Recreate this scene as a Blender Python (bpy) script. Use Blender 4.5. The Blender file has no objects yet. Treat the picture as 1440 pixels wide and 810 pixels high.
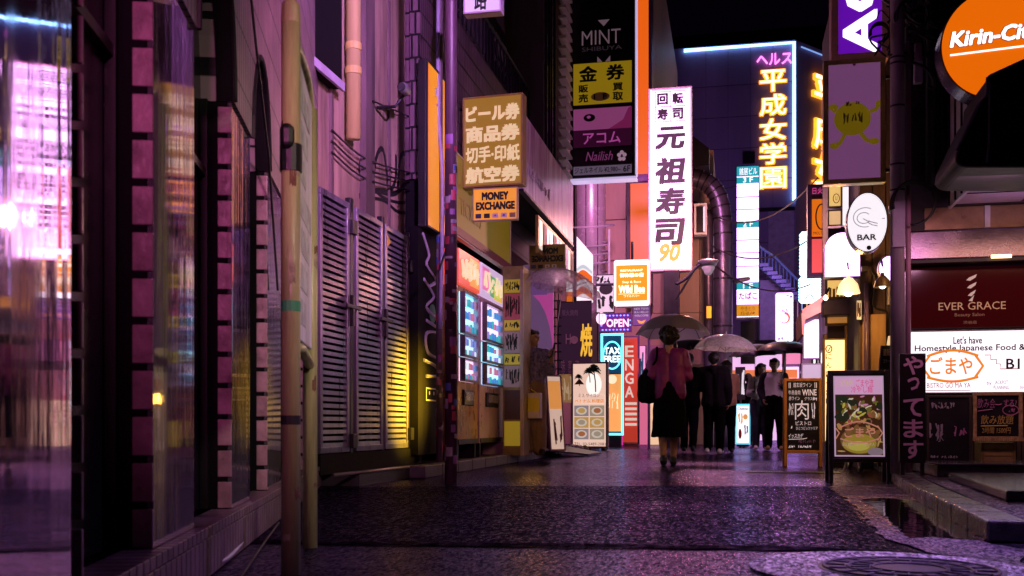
import bpy, bmesh, math, random
from mathutils import Vector, Matrix, noise
random.seed(7)
C = bpy.context.scene.collection
SC = bpy.context.scene
R = math.radians
V = Vector

# ------------------------------------------------------------------ camera
CH, F, TH = 0.5, 1450.0, R(12.06)
cd = bpy.data.cameras.new('camera'); cam = bpy.data.objects.new('camera', cd); C.objects.link(cam)
cam.location = (0, 0, CH); cam.rotation_euler = (R(90), 0, TH)
cd.sensor_width = 36; cd.lens = 36 * F / 1440; cd.shift_y = (597 - 405) / 1440
cd.clip_start = 0.05; cd.clip_end = 900
cd.dof.use_dof = True; cd.dof.focus_distance = 11; cd.dof.aperture_fstop = 5.6
SC.camera = cam

# ------------------------------------------------------------------ night sky
w = bpy.data.worlds.new('World'); SC.world = w; w.use_nodes = True
nt = w.node_tree; nt.nodes.clear()
sky = nt.nodes.new('ShaderNodeTexSky'); sky.sky_type = 'NISHITA'; sky.sun_disc = False
sky.sun_elevation = R(-6); sky.sun_rotation = R(200)
b1 = nt.nodes.new('ShaderNodeBackground'); b1.inputs[1].default_value = 0.05
b2 = nt.nodes.new('ShaderNodeBackground'); b2.inputs[0].default_value = (0.42, 0.13, 0.75, 1); b2.inputs[1].default_value = 0.0022
ad = nt.nodes.new('ShaderNodeAddShader'); ow = nt.nodes.new('ShaderNodeOutputWorld')
nt.links.new(sky.outputs[0], b1.inputs[0]); nt.links.new(b1.outputs[0], ad.inputs[0])
nt.links.new(b2.outputs[0], ad.inputs[1]); nt.links.new(ad.outputs[0], ow.inputs[0])
SC.view_settings.view_transform = 'Standard'; SC.view_settings.look = 'None'
SC.view_settings.exposure = -0.25; SC.view_settings.gamma = 1
SC.cycles.use_denoising = True
SC.cycles.max_bounces = 6; SC.cycles.diffuse_bounces = 1; SC.cycles.glossy_bounces = 3; SC.cycles.transparent_max_bounces = 10
SC.cycles.sample_clamp_indirect = 6

# ------------------------------------------------------------------ lamps
def area(name, loc, target, size, power, col, size_y=None, spread=180):
    l = bpy.data.lights.new(name, 'AREA'); l.energy = power; l.color = col
    l.size = size; l.spread = R(spread)
    if size_y: l.shape = 'RECTANGLE'; l.size_y = size_y
    o = bpy.data.objects.new(name, l); C.objects.link(o); o.location = loc
    o.rotation_euler = (V(target) - V(loc)).to_track_quat('-Z', 'Y').to_euler()
    return o
def point(name, loc, power, col, r=.1):
    l = bpy.data.lights.new(name, 'POINT'); l.energy = power; l.color = col; l.shadow_soft_size = r
    o = bpy.data.objects.new(name, l); C.objects.link(o); o.location = loc
    return o
# some lamps sit at modelled lamps or tubes; the rest are added
area('added_light', (2.5, .6, 4.4), (-3.1, 8.6, 4.1), .3, 88, (.68, .28, .90), .3, 31)  # added key lamp beside the camera for gates and plaster wall
area('added_light', (1.3, 2.0, 2.6), (-.9, 3.8, 1.4), .4, 6, (1, .84, .66), .3, 46)  # added lamp without a fixture, warms the yellow posts
area('added_light', (.3, -1.2, 2.2), (-1.9, 4.0, 1.35), .4, 4.6, (1.0, .20, .58), .3, 34)  # added lamp behind the camera, pink on the pilaster tiles
area('added_light', (1.45, 9.25, 1.7), (-3.2, 9.75, .8), .2, 44, (1, .60, .02), .2, 15)  # added lamp without a fixture, throws yellow onto the gates
area('added_light', (1.7, 12.6, 4.7), (-3.1, 13.8, 4.0), .5, 250, (.74, .26, 1.0), .5, 60)  # added lamp hidden behind the lilac sign, lights the shop fascia
area('added_light', (-1.9, 19.4, 6.4), (-2.8, 25.8, 5.5), .8, 420, (1, .36, .80), .6)  # added lamp hidden behind the sign tower, pink on the round column
point('point_light', (-.4, 22.2, 4.6), 330, (1, .40, .32), .15)
point('point_light', (-2.15, 13.0, 2.55), 4, (1, .62, .66), .06)  # added doorway lamp without a fixture, lights the woman and her bag
point('point_light', (-2.35, 12.2, .8), 5, (1, .56, .06), .06)  # added floating lamp, amber on the vending machines
area('added_light', (1.2, 34, 6.0), (.6, 44, 9), 1.5, 140, (.50, .26, .90), 1.0)  # added lamp hidden behind the directory sign, washes the neon block
point('point_light', (1.15, 11.6, 2.0), 42, (1, .48, .12), .08)
point('point_light', (1.62, 10.5, 2.15), 8, (1, .52, .2), .06)
point('point_light', (1.35, 16.4, 2.3), 90, (1, .50, .74), .08)  # added lamp without a fixture, brightens the man in the white tee
area('board_light', (2.6, 8.6, 2.1), (2.6, 9.4, .9), 1.6, 7, (1, .5, .30), .1)
area('board_light', (1.75, 7.7, 2.2), (1.85, 8.8, 1.1), .4, 9, (1, .40, .70), .1)  # added lamp in front of the hiragana board to brighten it
area('added_light', (2.3, 8.9, 1.9), (2.4, 9.4, 2.6), .5, 1.0, (.8, .38, 1), .2, 120)  # added lamp, lifts the beam and soffit from below
area('added_light', (2.3, 5.6, 3.2), (.4, 4.2, 0), .3, 20, (.58, .30, 1.0), .3, 60)  # added lamp outside the frame, purple on the near road
area('added_light', (1.6, 1.2, 3.0), (-2.0, 5.4, 2.5), .3, 20, (1, .34, .72), .3, 26)  # added lamp outside the frame, pink on the upper tiled wall


# ------------------------------------------------------------------ picture geometry -> place
FW = V((-math.sin(TH), math.cos(TH), 0)); RT = V((math.cos(TH), math.sin(TH), 0))
def ray(px): return FW + RT * ((px - 720) / F)
def zof(py, D): return CH + (597 - py) / F * D
def atD(px, py, D):
    p = ray(px) * D; return V((p.x, p.y, zof(py, D)))
def at(px, py, Y): return atD(px, py, Y / ray(px).y)
def atx(px, py, X): return atD(px, py, X / ray(px).x)
def gp(px, py, z=0.): 
    p = atD(px, py, (CH - z) * F / (py - 597)); p.z = z; return p

class Pan:
    """a rectangle in the place: o corner, r right, u up, n = r x u towards the viewer"""
    def __init__(s, o, r, u, w, h):
        s.o = V(o); s.r = V(r).normalized(); s.u = V(u).normalized(); s.n = s.r.cross(s.u); s.w = w; s.h = h
    def pt(s, a, b, d=0): return s.o + s.r * (a * s.w) + s.u * (b * s.h) + s.n * d
    def sub(s, a0, b0, a1, b1, d=0): return Pan(s.pt(a0, b0, d), s.r, s.u, (a1 - a0) * s.w, (b1 - b0) * s.h)
    def base(s): p = s.pt(.5, 0); return p
def front(x0, yt, x1, yb, Y, yaw=0):
    A = at(x0, 0, Y); B = at(x1, 0, Y); Dm = Y / ray((x0 + x1) / 2).y
    z0, z1 = zof(yb, Dm), zof(yt, Dm); wd = B.x - A.x
    r = V((math.cos(yaw), math.sin(yaw), 0)); c = V(((A.x + B.x) / 2, Y, z0))
    return Pan(c - r * (wd / 2), r, (0, 0, 1), wd, z1 - z0)
def side(x0, x1, yt, yb, X, ref=None):
    """wall plane X = const, px x0 left to x1 right; heights read at column ref"""
    A = atx(x0, 0, X); B = atx(x1, 0, X); ref = x0 if ref is None else ref
    D = X / ray(ref).x; z0, z1 = zof(yb, D), zof(yt, D)
    return Pan((X, A.y, z0), (0, B.y - A.y, 0), (0, 0, 1), abs(B.y - A.y), z1 - z0)

# ------------------------------------------------------------------ materials
MC = {}
def nodes(m):
    m.use_nodes = True; t = m.node_tree; return t, t.nodes['Principled BSDF'], t.nodes.new, t.links.new
def M(key, col=None, rough=.55, metal=0., var=.25, scale=5., bump=.15, bscale=60., coat=0., streak=False, alpha=1., spec=.5):
    if key in MC: return MC[key]
    m = bpy.data.materials.new(key); t, p, N, L = nodes(m); MC[key] = m
    tc = N('ShaderNodeTexCoord'); mp = N('ShaderNodeMapping'); L(tc.outputs['Object'], mp.inputs[0])
    mp.inputs['Scale'].default_value = (1, 1, .12) if streak else (1, 1, 1)
    n = N('ShaderNodeTexNoise'); n.inputs['Scale'].default_value = scale; n.inputs['Detail'].default_value = 6; n.inputs['Roughness'].default_value = .65
    L(mp.outputs[0], n.inputs['Vector'])
    cr = N('ShaderNodeValToRGB'); L(n.outputs[0], cr.inputs[0])
    cr.color_ramp.elements[0].position = .32; cr.color_ramp.elements[1].position = .68
    lo = [c * (1 - var) for c in col]; hi = [min(1, c * (1 + var * .6)) for c in col]
    cr.color_ramp.elements[0].color = (*lo, 1); cr.color_ramp.elements[1].color = (*hi, 1)
    L(cr.outputs[0], p.inputs['Base Color'])
    rr = N('ShaderNodeMapRange'); L(n.outputs[0], rr.inputs[0]); rr.inputs[3].default_value = max(.03, rough - .12); rr.inputs[4].default_value = min(1, rough + .12)
    L(rr.outputs[0], p.inputs['Roughness'])
    p.inputs['Metallic'].default_value = metal; p.inputs['Coat Weight'].default_value = coat; p.inputs['Coat Roughness'].default_value = .12
    p.inputs['Specular IOR Level'].default_value = spec
    if bump:
        n2 = N('ShaderNodeTexNoise'); n2.inputs['Scale'].default_value = bscale; n2.inputs['Detail'].default_value = 3; L(mp.outputs[0], n2.inputs['Vector'])
        bp = N('ShaderNodeBump'); bp.inputs['Strength'].default_value = bump; bp.inputs['Distance'].default_value = .01
        L(n2.outputs[0], bp.inputs['Height']); L(bp.outputs[0], p.inputs['Normal'])
    if alpha < 1: p.inputs['Alpha'].default_value = alpha
    return m
def E(key, col=None, st=1., rough=.3, base=None):
    if key in MC: return MC[key]
    m = bpy.data.materials.new(key); t, p, N, L = nodes(m); MC[key] = m
    b = base or [c * .5 for c in col]
    p.inputs['Base Color'].default_value = (*b, 1); p.inputs['Roughness'].default_value = rough
    p.inputs['Emission Color'].default_value = (*col, 1); p.inputs['Emission Strength'].default_value = st
    return m
def brick(key, rv, c1, c2, mortar, bw, bh, ms, rough=.5, off=.5, bump=.6):
    if key in MC: return MC[key]
    m = bpy.data.materials.new(key); t, p, N, L = nodes(m); MC[key] = m
    g = N('ShaderNodeNewGeometry'); d = N('ShaderNodeVectorMath'); d.operation = 'DOT_PRODUCT'; L(g.outputs['Position'], d.inputs[0]); d.inputs[1].default_value = rv
    sp = N('ShaderNodeSeparateXYZ'); L(g.outputs['Position'], sp.inputs[0]); cb = N('ShaderNodeCombineXYZ')
    L(d.outputs['Value'], cb.inputs[0]); L(sp.outputs[2], cb.inputs[1])
    bt = N('ShaderNodeTexBrick'); L(cb.outputs[0], bt.inputs[0]); bt.offset = off
    bt.inputs['Color1'].default_value = (*c1, 1); bt.inputs['Color2'].default_value = (*c2, 1); bt.inputs['Mortar'].default_value = (*mortar, 1)
    bt.inputs['Scale'].default_value = 1; bt.inputs['Mortar Size'].default_value = ms; bt.inputs['Brick Width'].default_value = bw; bt.inputs['Row Height'].default_value = bh
    n = N('ShaderNodeTexNoise'); n.inputs['Scale'].default_value = 3; n.inputs['Detail'].default_value = 6; L(g.outputs['Position'], n.inputs['Vector'])
    mr = N('ShaderNodeMapRange'); L(n.outputs[0], mr.inputs[0]); mr.inputs[1].default_value = .3; mr.inputs[2].default_value = .7; mr.inputs[3].default_value = .6; mr.inputs[4].default_value = 1.1
    mx = N('ShaderNodeMix'); mx.data_type = 'RGBA'; mx.blend_type = 'MULTIPLY'; mx.inputs[0].default_value = 1
    L(bt.outputs[0], mx.inputs[6]); L(mr.outputs[0], mx.inputs[7]); L(mx.outputs[2], p.inputs['Base Color'])
    p.inputs['Roughness'].default_value = rough
    bp = N('ShaderNodeBump'); bp.inputs['Strength'].default_value = bump; bp.inputs['Distance'].default_value = .006; bp.invert = True
    L(bt.outputs['Fac'], bp.inputs['Height']); L(bp.outputs[0], p.inputs['Normal'])
    return m
def wet(key, dark, light, r0, r1, bump, bscale, wet0=.35, wet1=.6, big=.35, gloss_tint=(.58, .44, 1), dist=.006, chip=1.6):
    """wet ground: dark mineral under water with purple light put into its film, smooth in some places and broken by grit in others"""
    m = bpy.data.materials.new(key); t, p, N, L = nodes(m); MC[key] = m
    g = N('ShaderNodeNewGeometry')
    a = N('ShaderNodeTexNoise'); a.inputs['Scale'].default_value = big; a.inputs['Detail'].default_value = 7; a.inputs['Roughness'].default_value = .6; L(g.outputs['Position'], a.inputs['Vector'])
    s = N('ShaderNodeTexNoise'); s.inputs['Scale'].default_value = bscale * .45; s.inputs['Detail'].default_value = 4; s.inputs['Roughness'].default_value = .7; L(g.outputs['Position'], s.inputs['Vector'])
    v = N('ShaderNodeTexVoronoi'); v.inputs['Scale'].default_value = bscale; L(g.outputs['Position'], v.inputs['Vector'])
    mr = N('ShaderNodeMapRange'); L(a.outputs[0], mr.inputs[0]); mr.inputs[1].default_value = wet0; mr.inputs[2].default_value = wet1; mr.inputs[3].default_value = r0; mr.inputs[4].default_value = r1
    cr = N('ShaderNodeValToRGB'); L(s.outputs[0], cr.inputs[0]); cr.color_ramp.elements[0].color = (*dark, 1); cr.color_ramp.elements[1].color = (*light, 1)
    cr.color_ramp.elements[0].position = .35; cr.color_ramp.elements[1].position = .7
    ax = N('ShaderNodeMath'); ax.operation = 'ADD'; L(s.outputs[0], ax.inputs[0]); L(v.outputs['Distance'], ax.inputs[1])
    ms = N('ShaderNodeMapRange'); L(a.outputs[0], ms.inputs[0]); ms.inputs[1].default_value = wet0; ms.inputs[2].default_value = wet1; ms.inputs[3].default_value = bump * .4; ms.inputs[4].default_value = bump
    bp = N('ShaderNodeBump'); bp.inputs['Distance'].default_value = dist; L(ms.outputs[0], bp.inputs['Strength']); L(ax.outputs[0], bp.inputs['Height'])
    dm_ = N('ShaderNodeMix'); dm_.data_type = 'RGBA'; dm_.blend_type = 'MULTIPLY'; dm_.inputs[0].default_value = 1
    df = N('ShaderNodeBsdfDiffuse'); L(dm_.outputs[2], df.inputs[0]); L(cr.outputs[0], dm_.inputs[6]); L(bp.outputs[0], df.inputs['Normal'])
    # stones vary in wetness; glints put into gloss and diffuse colour per chip
    mp = N('ShaderNodeMapping'); mp.inputs['Scale'].default_value = (1, .32, 1); L(g.outputs['Position'], mp.inputs[0])
    vc = N('ShaderNodeTexVoronoi'); vc.inputs['Scale'].default_value = bscale * .8; L(mp.outputs[0], vc.inputs['Vector'])
    sc_ = N('ShaderNodeSeparateColor'); L(vc.outputs['Color'], sc_.inputs[0])
    pw = N('ShaderNodeMath'); pw.operation = 'POWER'; L(sc_.outputs[0], pw.inputs[0]); pw.inputs[1].default_value = chip
    cm = N('ShaderNodeMix'); cm.data_type = 'RGBA'; L(pw.outputs[0], cm.inputs[0]); cm.inputs[6].default_value = (*[c * .22 for c in gloss_tint], 1); cm.inputs[7].default_value = (*[min(1, c * 1.7) for c in gloss_tint], 1)  # purple of the reflected light is put into the gloss colour
    cg = N('ShaderNodeMapRange'); L(pw.outputs[0], cg.inputs[0]); cg.inputs[3].default_value = .35; cg.inputs[4].default_value = 2.4; L(cg.outputs[0], dm_.inputs[7])
    gs = N('ShaderNodeBsdfGlossy'); L(cm.outputs[2], gs.inputs[0]); L(mr.outputs[0], gs.inputs['Roughness']); L(bp.outputs[0], gs.inputs['Normal'])
    fr = N('ShaderNodeFresnel'); fr.inputs[0].default_value = 1.38; L(bp.outputs[0], fr.inputs['Normal'])
    mx = N('ShaderNodeMixShader'); L(fr.outputs[0], mx.inputs[0]); L(df.outputs[0], mx.inputs[1]); L(gs.outputs[0], mx.inputs[2]); L(mx.outputs[0], t.nodes['Material Output'].inputs[0])
    return m

# ------------------------------------------------------------------ mesh helpers
class MB:
    def __init__(s): s.v = []; s.f = []
    def add(s, vs, fs):
        k = len(s.v); s.v += [V(x) for x in vs]; s.f += [[k + i for i in f] for f in fs]; return s
    def box(s, o, a, b, c):
        o, a, b, c = V(o), V(a), V(b), V(c)
        vs = [o, o + a, o + a + b, o + b, o + c, o + a + c, o + a + b + c, o + b + c]
        return s.add(vs, [(3, 2, 1, 0), (4, 5, 6, 7), (0, 1, 5, 4), (1, 2, 6, 5), (2, 3, 7, 6), (3, 0, 4, 7)])
    def bb(s, x0, x1, y0, y1, z0, z1): return s.box((x0, y0, z0), (x1 - x0, 0, 0), (0, y1 - y0, 0), (0, 0, z1 - z0))
    def pb(s, P, a0, b0, a1, b1, d0, d1):
        return s.box(P.pt(a0, b0, d0), P.r * ((a1 - a0) * P.w), P.u * ((b1 - b0) * P.h), P.n * (d1 - d0))
    def frame(s, P, t, d0, d1, ext=0):
        a, b = t / P.w, t / P.h; e, g = ext / P.w, ext / P.h
        s.pb(P, -e, -g, 1 + e, b, d0, d1); s.pb(P, -e, 1 - b, 1 + e, 1 + g, d0, d1)
        s.pb(P, -e, b, a, 1 - b, d0, d1); s.pb(P, 1 - a, b, 1 + e, 1 - b, d0, d1); return s
    def tube(s, pts, r, n=8, caps=True):
        pts = [V(p) for p in pts]; rs = r if isinstance(r, (list, tuple)) else [r] * len(pts)
        k = len(s.v); up = None
        for i, p in enumerate(pts):
            d = (pts[min(i + 1, len(pts) - 1)] - pts[max(i - 1, 0)]).normalized()
            if up is None or abs(up.dot(d)) > .95:
                up = V((0, 0, 1)) if abs(d.z) < .9 else V((1, 0, 0))
            a = d.cross(up).normalized(); b = a.cross(d).normalized(); up = b
            for j in range(n):
                t = 2 * math.pi * j / n; s.v.append(p + (a * math.cos(t) + b * math.sin(t)) * rs[i])
        for i in range(len(pts) - 1):
            for j in range(n):
                s.f.append([k + i * n + j, k + i * n + (j + 1) % n, k + (i + 1) * n + (j + 1) % n, k + (i + 1) * n + j])
        if caps:
            s.f.append([k + j for j in range(n)][::-1]); s.f.append([k + (len(pts) - 1) * n + j for j in range(n)])
        return s
    def cap(s, a, b, ra, rb, n=10):
        """tapered limb with round ends"""
        a, b = V(a), V(b); d = b - a; L = d.length
        d = d / L if L > 1e-6 else V((0, 0, 1))
        pts, rs = [], []
        for q in (0.02, .35, .7, .92): pts.append(a - d * ra * math.cos(q * math.pi / 2)); rs.append(ra * math.sin(q * math.pi / 2))
        pts.append(a); rs.append(ra)
        if L > 1e-6: pts.append(b); rs.append(rb)
        for q in (.92, .7, .35, .02): pts.append(b + d * rb * math.cos(q * math.pi / 2)); rs.append(rb * math.sin(q * math.pi / 2))
        return s.tube(pts, rs, n)
    def chain(s, pts, rs, n=10):
        for i in range(len(pts) - 1): s.cap(pts[i], pts[i + 1], rs[i], rs[i + 1], n)
        return s
    def poly(s, pts, vec):
        pts = [V(p) for p in pts]; n = len(pts); vec = V(vec)
        nrm = V((0, 0, 0))
        for i in range(n): nrm += pts[i].cross(pts[(i + 1) % n])
        if nrm.dot(vec) < 0: pts = pts[::-1]
        return s.add(pts + [p + vec for p in pts], [list(range(n))[::-1], [n + i for i in range(n)]] + [[i, (i + 1) % n, n + (i + 1) % n, n + i] for i in range(n)])
    def ribbon(s, pts, wd, n_, th=.002):
        pts = [V(p) for p in pts]; n_ = V(n_); L_ = []; R_ = []
        for i, p in enumerate(pts):
            d = (pts[min(i + 1, len(pts) - 1)] - pts[max(i - 1, 0)]).normalized(); e = d.cross(n_).normalized() * wd / 2
            L_.append(p + e); R_.append(p - e)
        for i in range(len(pts) - 1):
            o = n_ * (th + .0002 * (i % 3)); s.add([L_[i], L_[i + 1], R_[i + 1], R_[i], L_[i] + o, L_[i + 1] + o, R_[i + 1] + o, R_[i] + o], [(3, 2, 1, 0), (4, 5, 6, 7), (0, 1, 5, 4), (1, 2, 6, 5), (2, 3, 7, 6), (3, 0, 4, 7)])
        return s
    def disc(s, P, a, b, ra, rb, d0, d1, n=28):
        return s.poly([P.pt(a, b, d0) + P.r * (ra * math.cos(2 * math.pi * i / n)) + P.u * (rb * math.sin(2 * math.pi * i / n)) for i in range(n)], P.n * (d1 - d0))
    def loft(s, rings, close=True):
        k = len(s.v); n = len(rings[0])
        for r_ in rings: s.v += [V(p) for p in r_]
        for i in range(len(rings) - 1):
            for j in range(n): s.f.append([k + i * n + j, k + i * n + (j + 1) % n, k + (i + 1) * n + (j + 1) % n, k + (i + 1) * n + j])
        if close: s.f.append([k + j for j in range(n)][::-1]); s.f.append([k + (len(rings) - 1) * n + j for j in range(n)])
        return s
    def mesh(s, name, off=V((0, 0, 0))):
        m = bpy.data.meshes.new(name); m.from_pydata([v - off for v in s.v], [], s.f); m.update(); return m
    def build(s, name, mat, parent=None, bevel=0, smooth=False, loc=None):
        off = wloc(parent) if parent else V(loc or (0, 0, 0))
        m = s.mesh(name, off); o = bpy.data.objects.new(name, m); C.objects.link(o)
        m.materials.append(mat)
        if smooth: m.shade_smooth()
        if parent: o.parent = parent
        else: o.location = off
        if bevel:
            bv = o.modifiers.new('bevel', 'BEVEL'); bv.width = bevel; bv.segments = 2; bv.limit_method = 'ANGLE'
        return o
def wloc(o):
    p = V((0, 0, 0))
    while o: p += V(o.location); o = o.parent
    return p
def tag(o, label=None, cat=None, group=None, kind=None):
    for k, v_ in (('label', label), ('category', cat), ('group', group), ('kind', kind)):
        if v_: o[k] = v_
    return o
def thing(name, label, cat, loc, group=None):
    o = bpy.data.objects.new(name, None); C.objects.link(o); o.location = loc; o.empty_display_size = .1
    return tag(o, label, cat, group)
def struct(name, mb, mat, bevel=0): return tag(mb.build(name, mat, bevel=bevel), kind='structure')
def copy_tree(o, parent=None):
    c = o.copy(); C.objects.link(c)
    if parent: c.parent = parent
    for ch in o.children: copy_tree(ch, c)
    return c
def text(body, P, a0, b0, a1, b1, mat, parent, name='lettering', bold=0., d=.004, vert=False, ext=.002, shear=0., space=1., res=2, fit=True, mirror=False):
    c = bpy.data.curves.new('t', 'FONT'); c.body = '\n'.join(body) if vert else body
    c.resolution_u = res; c.offset = min(bold, 0); c.shear = shear; c.space_character = space; c.space_line = .85 if vert else .95
    c.align_x = 'CENTER'; c.fill_mode = 'FRONT'
    o = bpy.data.objects.new('t', c); C.objects.link(o)
    dg = bpy.context.evaluated_depsgraph_get(); me = bpy.data.meshes.new_from_object(o.evaluated_get(dg))
    bpy.data.objects.remove(o); bpy.data.curves.remove(c)
    xs = [v.co.x for v in me.vertices]; ys = [v.co.y for v in me.vertices]
    x0, x1, y0, y1 = min(xs), max(xs), min(ys), max(ys)
    if bold > .004:                   # heavier strokes: the same glyph laid down again a hair's breadth to each side
        bm = bmesh.new(); bm.from_mesh(me); src = list(bm.verts) + list(bm.edges) + list(bm.faces)
        for i_, (dx_, dy_) in enumerate(((1, .9), (-1, .9), (1, -.9), (-1, -.9))):
            g_ = bmesh.ops.duplicate(bm, geom=src)['geom']
            for v in g_:
                if isinstance(v, bmesh.types.BMVert): v.co.x += dx_ * bold * .8; v.co.y += dy_ * bold * .8; v.co.z += .0006 * (i_ + 1)
        bm.to_mesh(me); bm.free()
        x0 -= bold * .8; x1 += bold * .8; y0 -= bold * .8; y1 += bold * .8
    off = wloc(parent); sx = 1 / (x1 - x0); sy = 1 / (y1 - y0)
    if not fit:                       # keep proportion, fit height, centre
        k = (b1 - b0) * P.h / (y1 - y0); wd = k * (x1 - x0) / P.w; mid = (a0 + a1) / 2; a0, a1 = mid - wd / 2, mid + wd / 2
    for v in me.vertices:
        fx = (v.co.x - x0) * sx; fx = 1 - fx if mirror else fx
        v.co = P.pt(a0 + (a1 - a0) * fx, b0 + (b1 - b0) * (v.co.y - y0) * sy, d + v.co.z * .5) - off
    me.materials.clear(); me.materials.append(mat); me.name = name
    t = bpy.data.objects.new(name, me); C.objects.link(t); t.parent = parent
    if ext:
        so = t.modifiers.new('thick', 'SOLIDIFY'); so.thickness = ext; so.offset = 1 if not mirror else -1
    return t
def scrawl(P, a0, b0, a1, b1, r, mat, parent, seed=0, name='handwriting', n=8, d=.004):
    rg = random.Random(seed); mb = MB(); wd = (a1 - a0) / n
    for i in range(n):
        if rg.random() < .1: continue
        for k in range(rg.choice((2, 2, 3))):
            pts = [(a0 + wd * (i + .1 + .8 * rg.random()), b0 + (b1 - b0) * rg.random()) for _ in range(rg.choice((2, 3, 3, 4)))]
            mb.tube([P.pt(x, y, d) for x, y in pts], r, 4)
    return mb.build(name, mat, parent)
def lines(P, polys, r, mat, parent, name='marking', d=.004, n=5):
    mb = MB()
    for pl in polys: mb.tube([P.pt(x, y, d) for x, y in pl], r, n)
    return mb.build(name, mat, parent)
def smoothpts(pts, n=6):
    """Catmull-Rom through points"""
    P = [V(p) for p in pts]; out = []
    Q = [P[0]] + P + [P[-1]]
    for i in range(1, len(Q) - 2):
        for k in range(n):
            t = k / n; a, b, c, d = Q[i - 1], Q[i], Q[i + 1], Q[i + 2]
            out.append(.5 * ((2 * b) + (c - a) * t + (2 * a - 5 * b + 4 * c - d) * t * t + (3 * b - a - 3 * c + d) * t ** 3))
    return out + [P[-1]]
def rounded(P, rad, n=5, inset=0):
    """outline of a rounded rectangle on panel P (points at d=0)"""
    out = []; w_, h_ = P.w, P.h
    for cx, cy, s0 in ((w_ - rad, h_ - rad, 0), (rad, h_ - rad, 90), (rad, rad, 180), (w_ - rad, rad, 270)):
        for k in range(n + 1):
            t = R(s0 + 90 * k / n); out.append(P.o + P.r * (cx + (rad - inset) * math.cos(t)) + P.u * (cy + (rad - inset) * math.sin(t)))
    return out

black = M('black_paint', (.008, .007, .009), .45, bump=.05)
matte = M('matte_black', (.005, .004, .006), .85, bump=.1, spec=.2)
dmetal = M('dark_metal', (.03, .027, .034), .4, metal=.6)
steel = M('grey_steel', (.35, .34, .37), .38, metal=.7, var=.3)
white = M('white_paint', (.75, .74, .76), .45, var=.12)
grubby = M('grubby_white', (.55, .5, .55), .55, var=.4, streak=True)
conc = M('concrete', (.2, .19, .2), .7, var=.4, bump=.4)
cable_m = M('cable_rubber', (.015, .014, .016), .5, bump=0)
E_white = E('lit_white', (.74, .40, 1), 4.0, base=(.7, .7, .7))
E_soft = E('lit_soft_white', (1, .92, .97), 1.6, base=(.7, .7, .7))
ink = M('black_ink', (.01, .01, .012), .6, bump=0)

def signbox(name, label, P, depth, face, frame, ft=.03, cat='sign', group=None, back=True):
    """a lit or painted box sign: housing, frame, face panel"""
    t = thing(name, label, cat, P.base(), group)
    MB().pb(P, 0, 0, 1, 1, -depth, -.012).build('housing', frame, t, bevel=.004)
    MB().frame(P, ft, -.010, .012).build('frame', frame, t, bevel=.003)
    a, b = ft / P.w, ft / P.h
    MB().pb(P, a, b, 1 - a, 1 - b, -.010, .002).build('face_panel', face, t)
    return t

# ================================================================== SETTING
asph = wet('wet_asphalt', (.008, .0075, .01), (.03, .028, .034), .08, .26, 1.0, 150, gloss_tint=(.40, .33, .95), dist=.0018, chip=1.0)
asph2 = wet('asphalt_patch', (.004, .004, .005), (.018, .016, .022), .05, .16, 1.0, 105, .3, .6, .9, gloss_tint=(.36, .29, .86), dist=.0042, chip=3.0)
slabm = wet('wet_concrete', (.08, .075, .09), (.2, .185, .22), .1, .35, .5, 150, .35, .6, 1.2)
g = MB().add([(-70, -20, 0), (70, -20, 0), (70, 160, 0), (-70, 160, 0)], [(0, 1, 2, 3)]); struct('road', g, asph)
def sheet(name, px, z, mat):
    pts = [gp(x, y, z) for x, y in px]; rj = random.Random(len(px)); q = []
    for i in range(len(pts)):                         # worn, slightly ragged edges
        a, b = pts[i], pts[(i + 1) % len(pts)]; d = b - a; L = d.length; n_ = max(1, min(40, int(L / .07))); e = V((-d.y, d.x, 0)).normalized()
        for k in range(n_): q.append(a.lerp(b, k / n_) + e * (rj.uniform(-1, 1) * min(.02, L * .1) if k else 0))
    pts = q
    n = V((0, 0, 0))
    for i in range(len(pts)): n += pts[i].cross(pts[(i + 1) % len(pts)])
    f = list(range(len(pts)))
    return struct(name, MB().add(pts, [f if n.z > 0 else f[::-1]]), mat)
sheet('road_patch', [(420, 688), (560, 684), (800, 683), (1163, 684), (1190, 705), (1240, 757), (1300, 779), (1132, 768), (1000, 767), (850, 765), (450, 761), (300, 758), (330, 715)], .004, asph2)
sheet('road_seam', [(450, 761), (850, 765), (1132, 768), (1300, 779), (1440, 800), (1440, 808), (1290, 787), (1130, 773), (850, 770), (450, 765), (300, 762), (300, 757)], .006,
      wet('tar_seam', (.001, .001, .001), (.004, .004, .005), .2, .4, 1.0, 30, gloss_tint=(.07, .05, .12), dist=.02))
sheet('gutter_slab', [(1166, 684), (1262, 680), (1395, 765), (1440, 772), (1440, 797), (1303, 776), (1244, 757), (1194, 705)], .008, slabm)
pud = bpy.data.materials.new('puddle_water'); _t, _p, _N, _L = nodes(pud)
_p.inputs['Base Color'].default_value = (.006, .005, .008, 1); _p.inputs['Roughness'].default_value = .05
_n = _N('ShaderNodeTexNoise'); _n.inputs['Scale'].default_value = 5; _tc = _N('ShaderNodeNewGeometry'); _L(_tc.outputs['Position'], _n.inputs['Vector'])
_b = _N('ShaderNodeBump'); _b.inputs['Strength'].default_value = .12; _b.inputs['Distance'].default_value = .02; _L(_n.outputs[0], _b.inputs['Height']); _L(_b.outputs[0], _p.inputs['Normal'])
sheet('puddle', [(1212, 702), (1240, 700), (1284, 703), (1305, 714), (1332, 727), (1360, 745), (1378, 759), (1340, 757), (1310, 754), (1278, 757), (1262, 742), (1240, 722)], .0105, pud)
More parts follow.
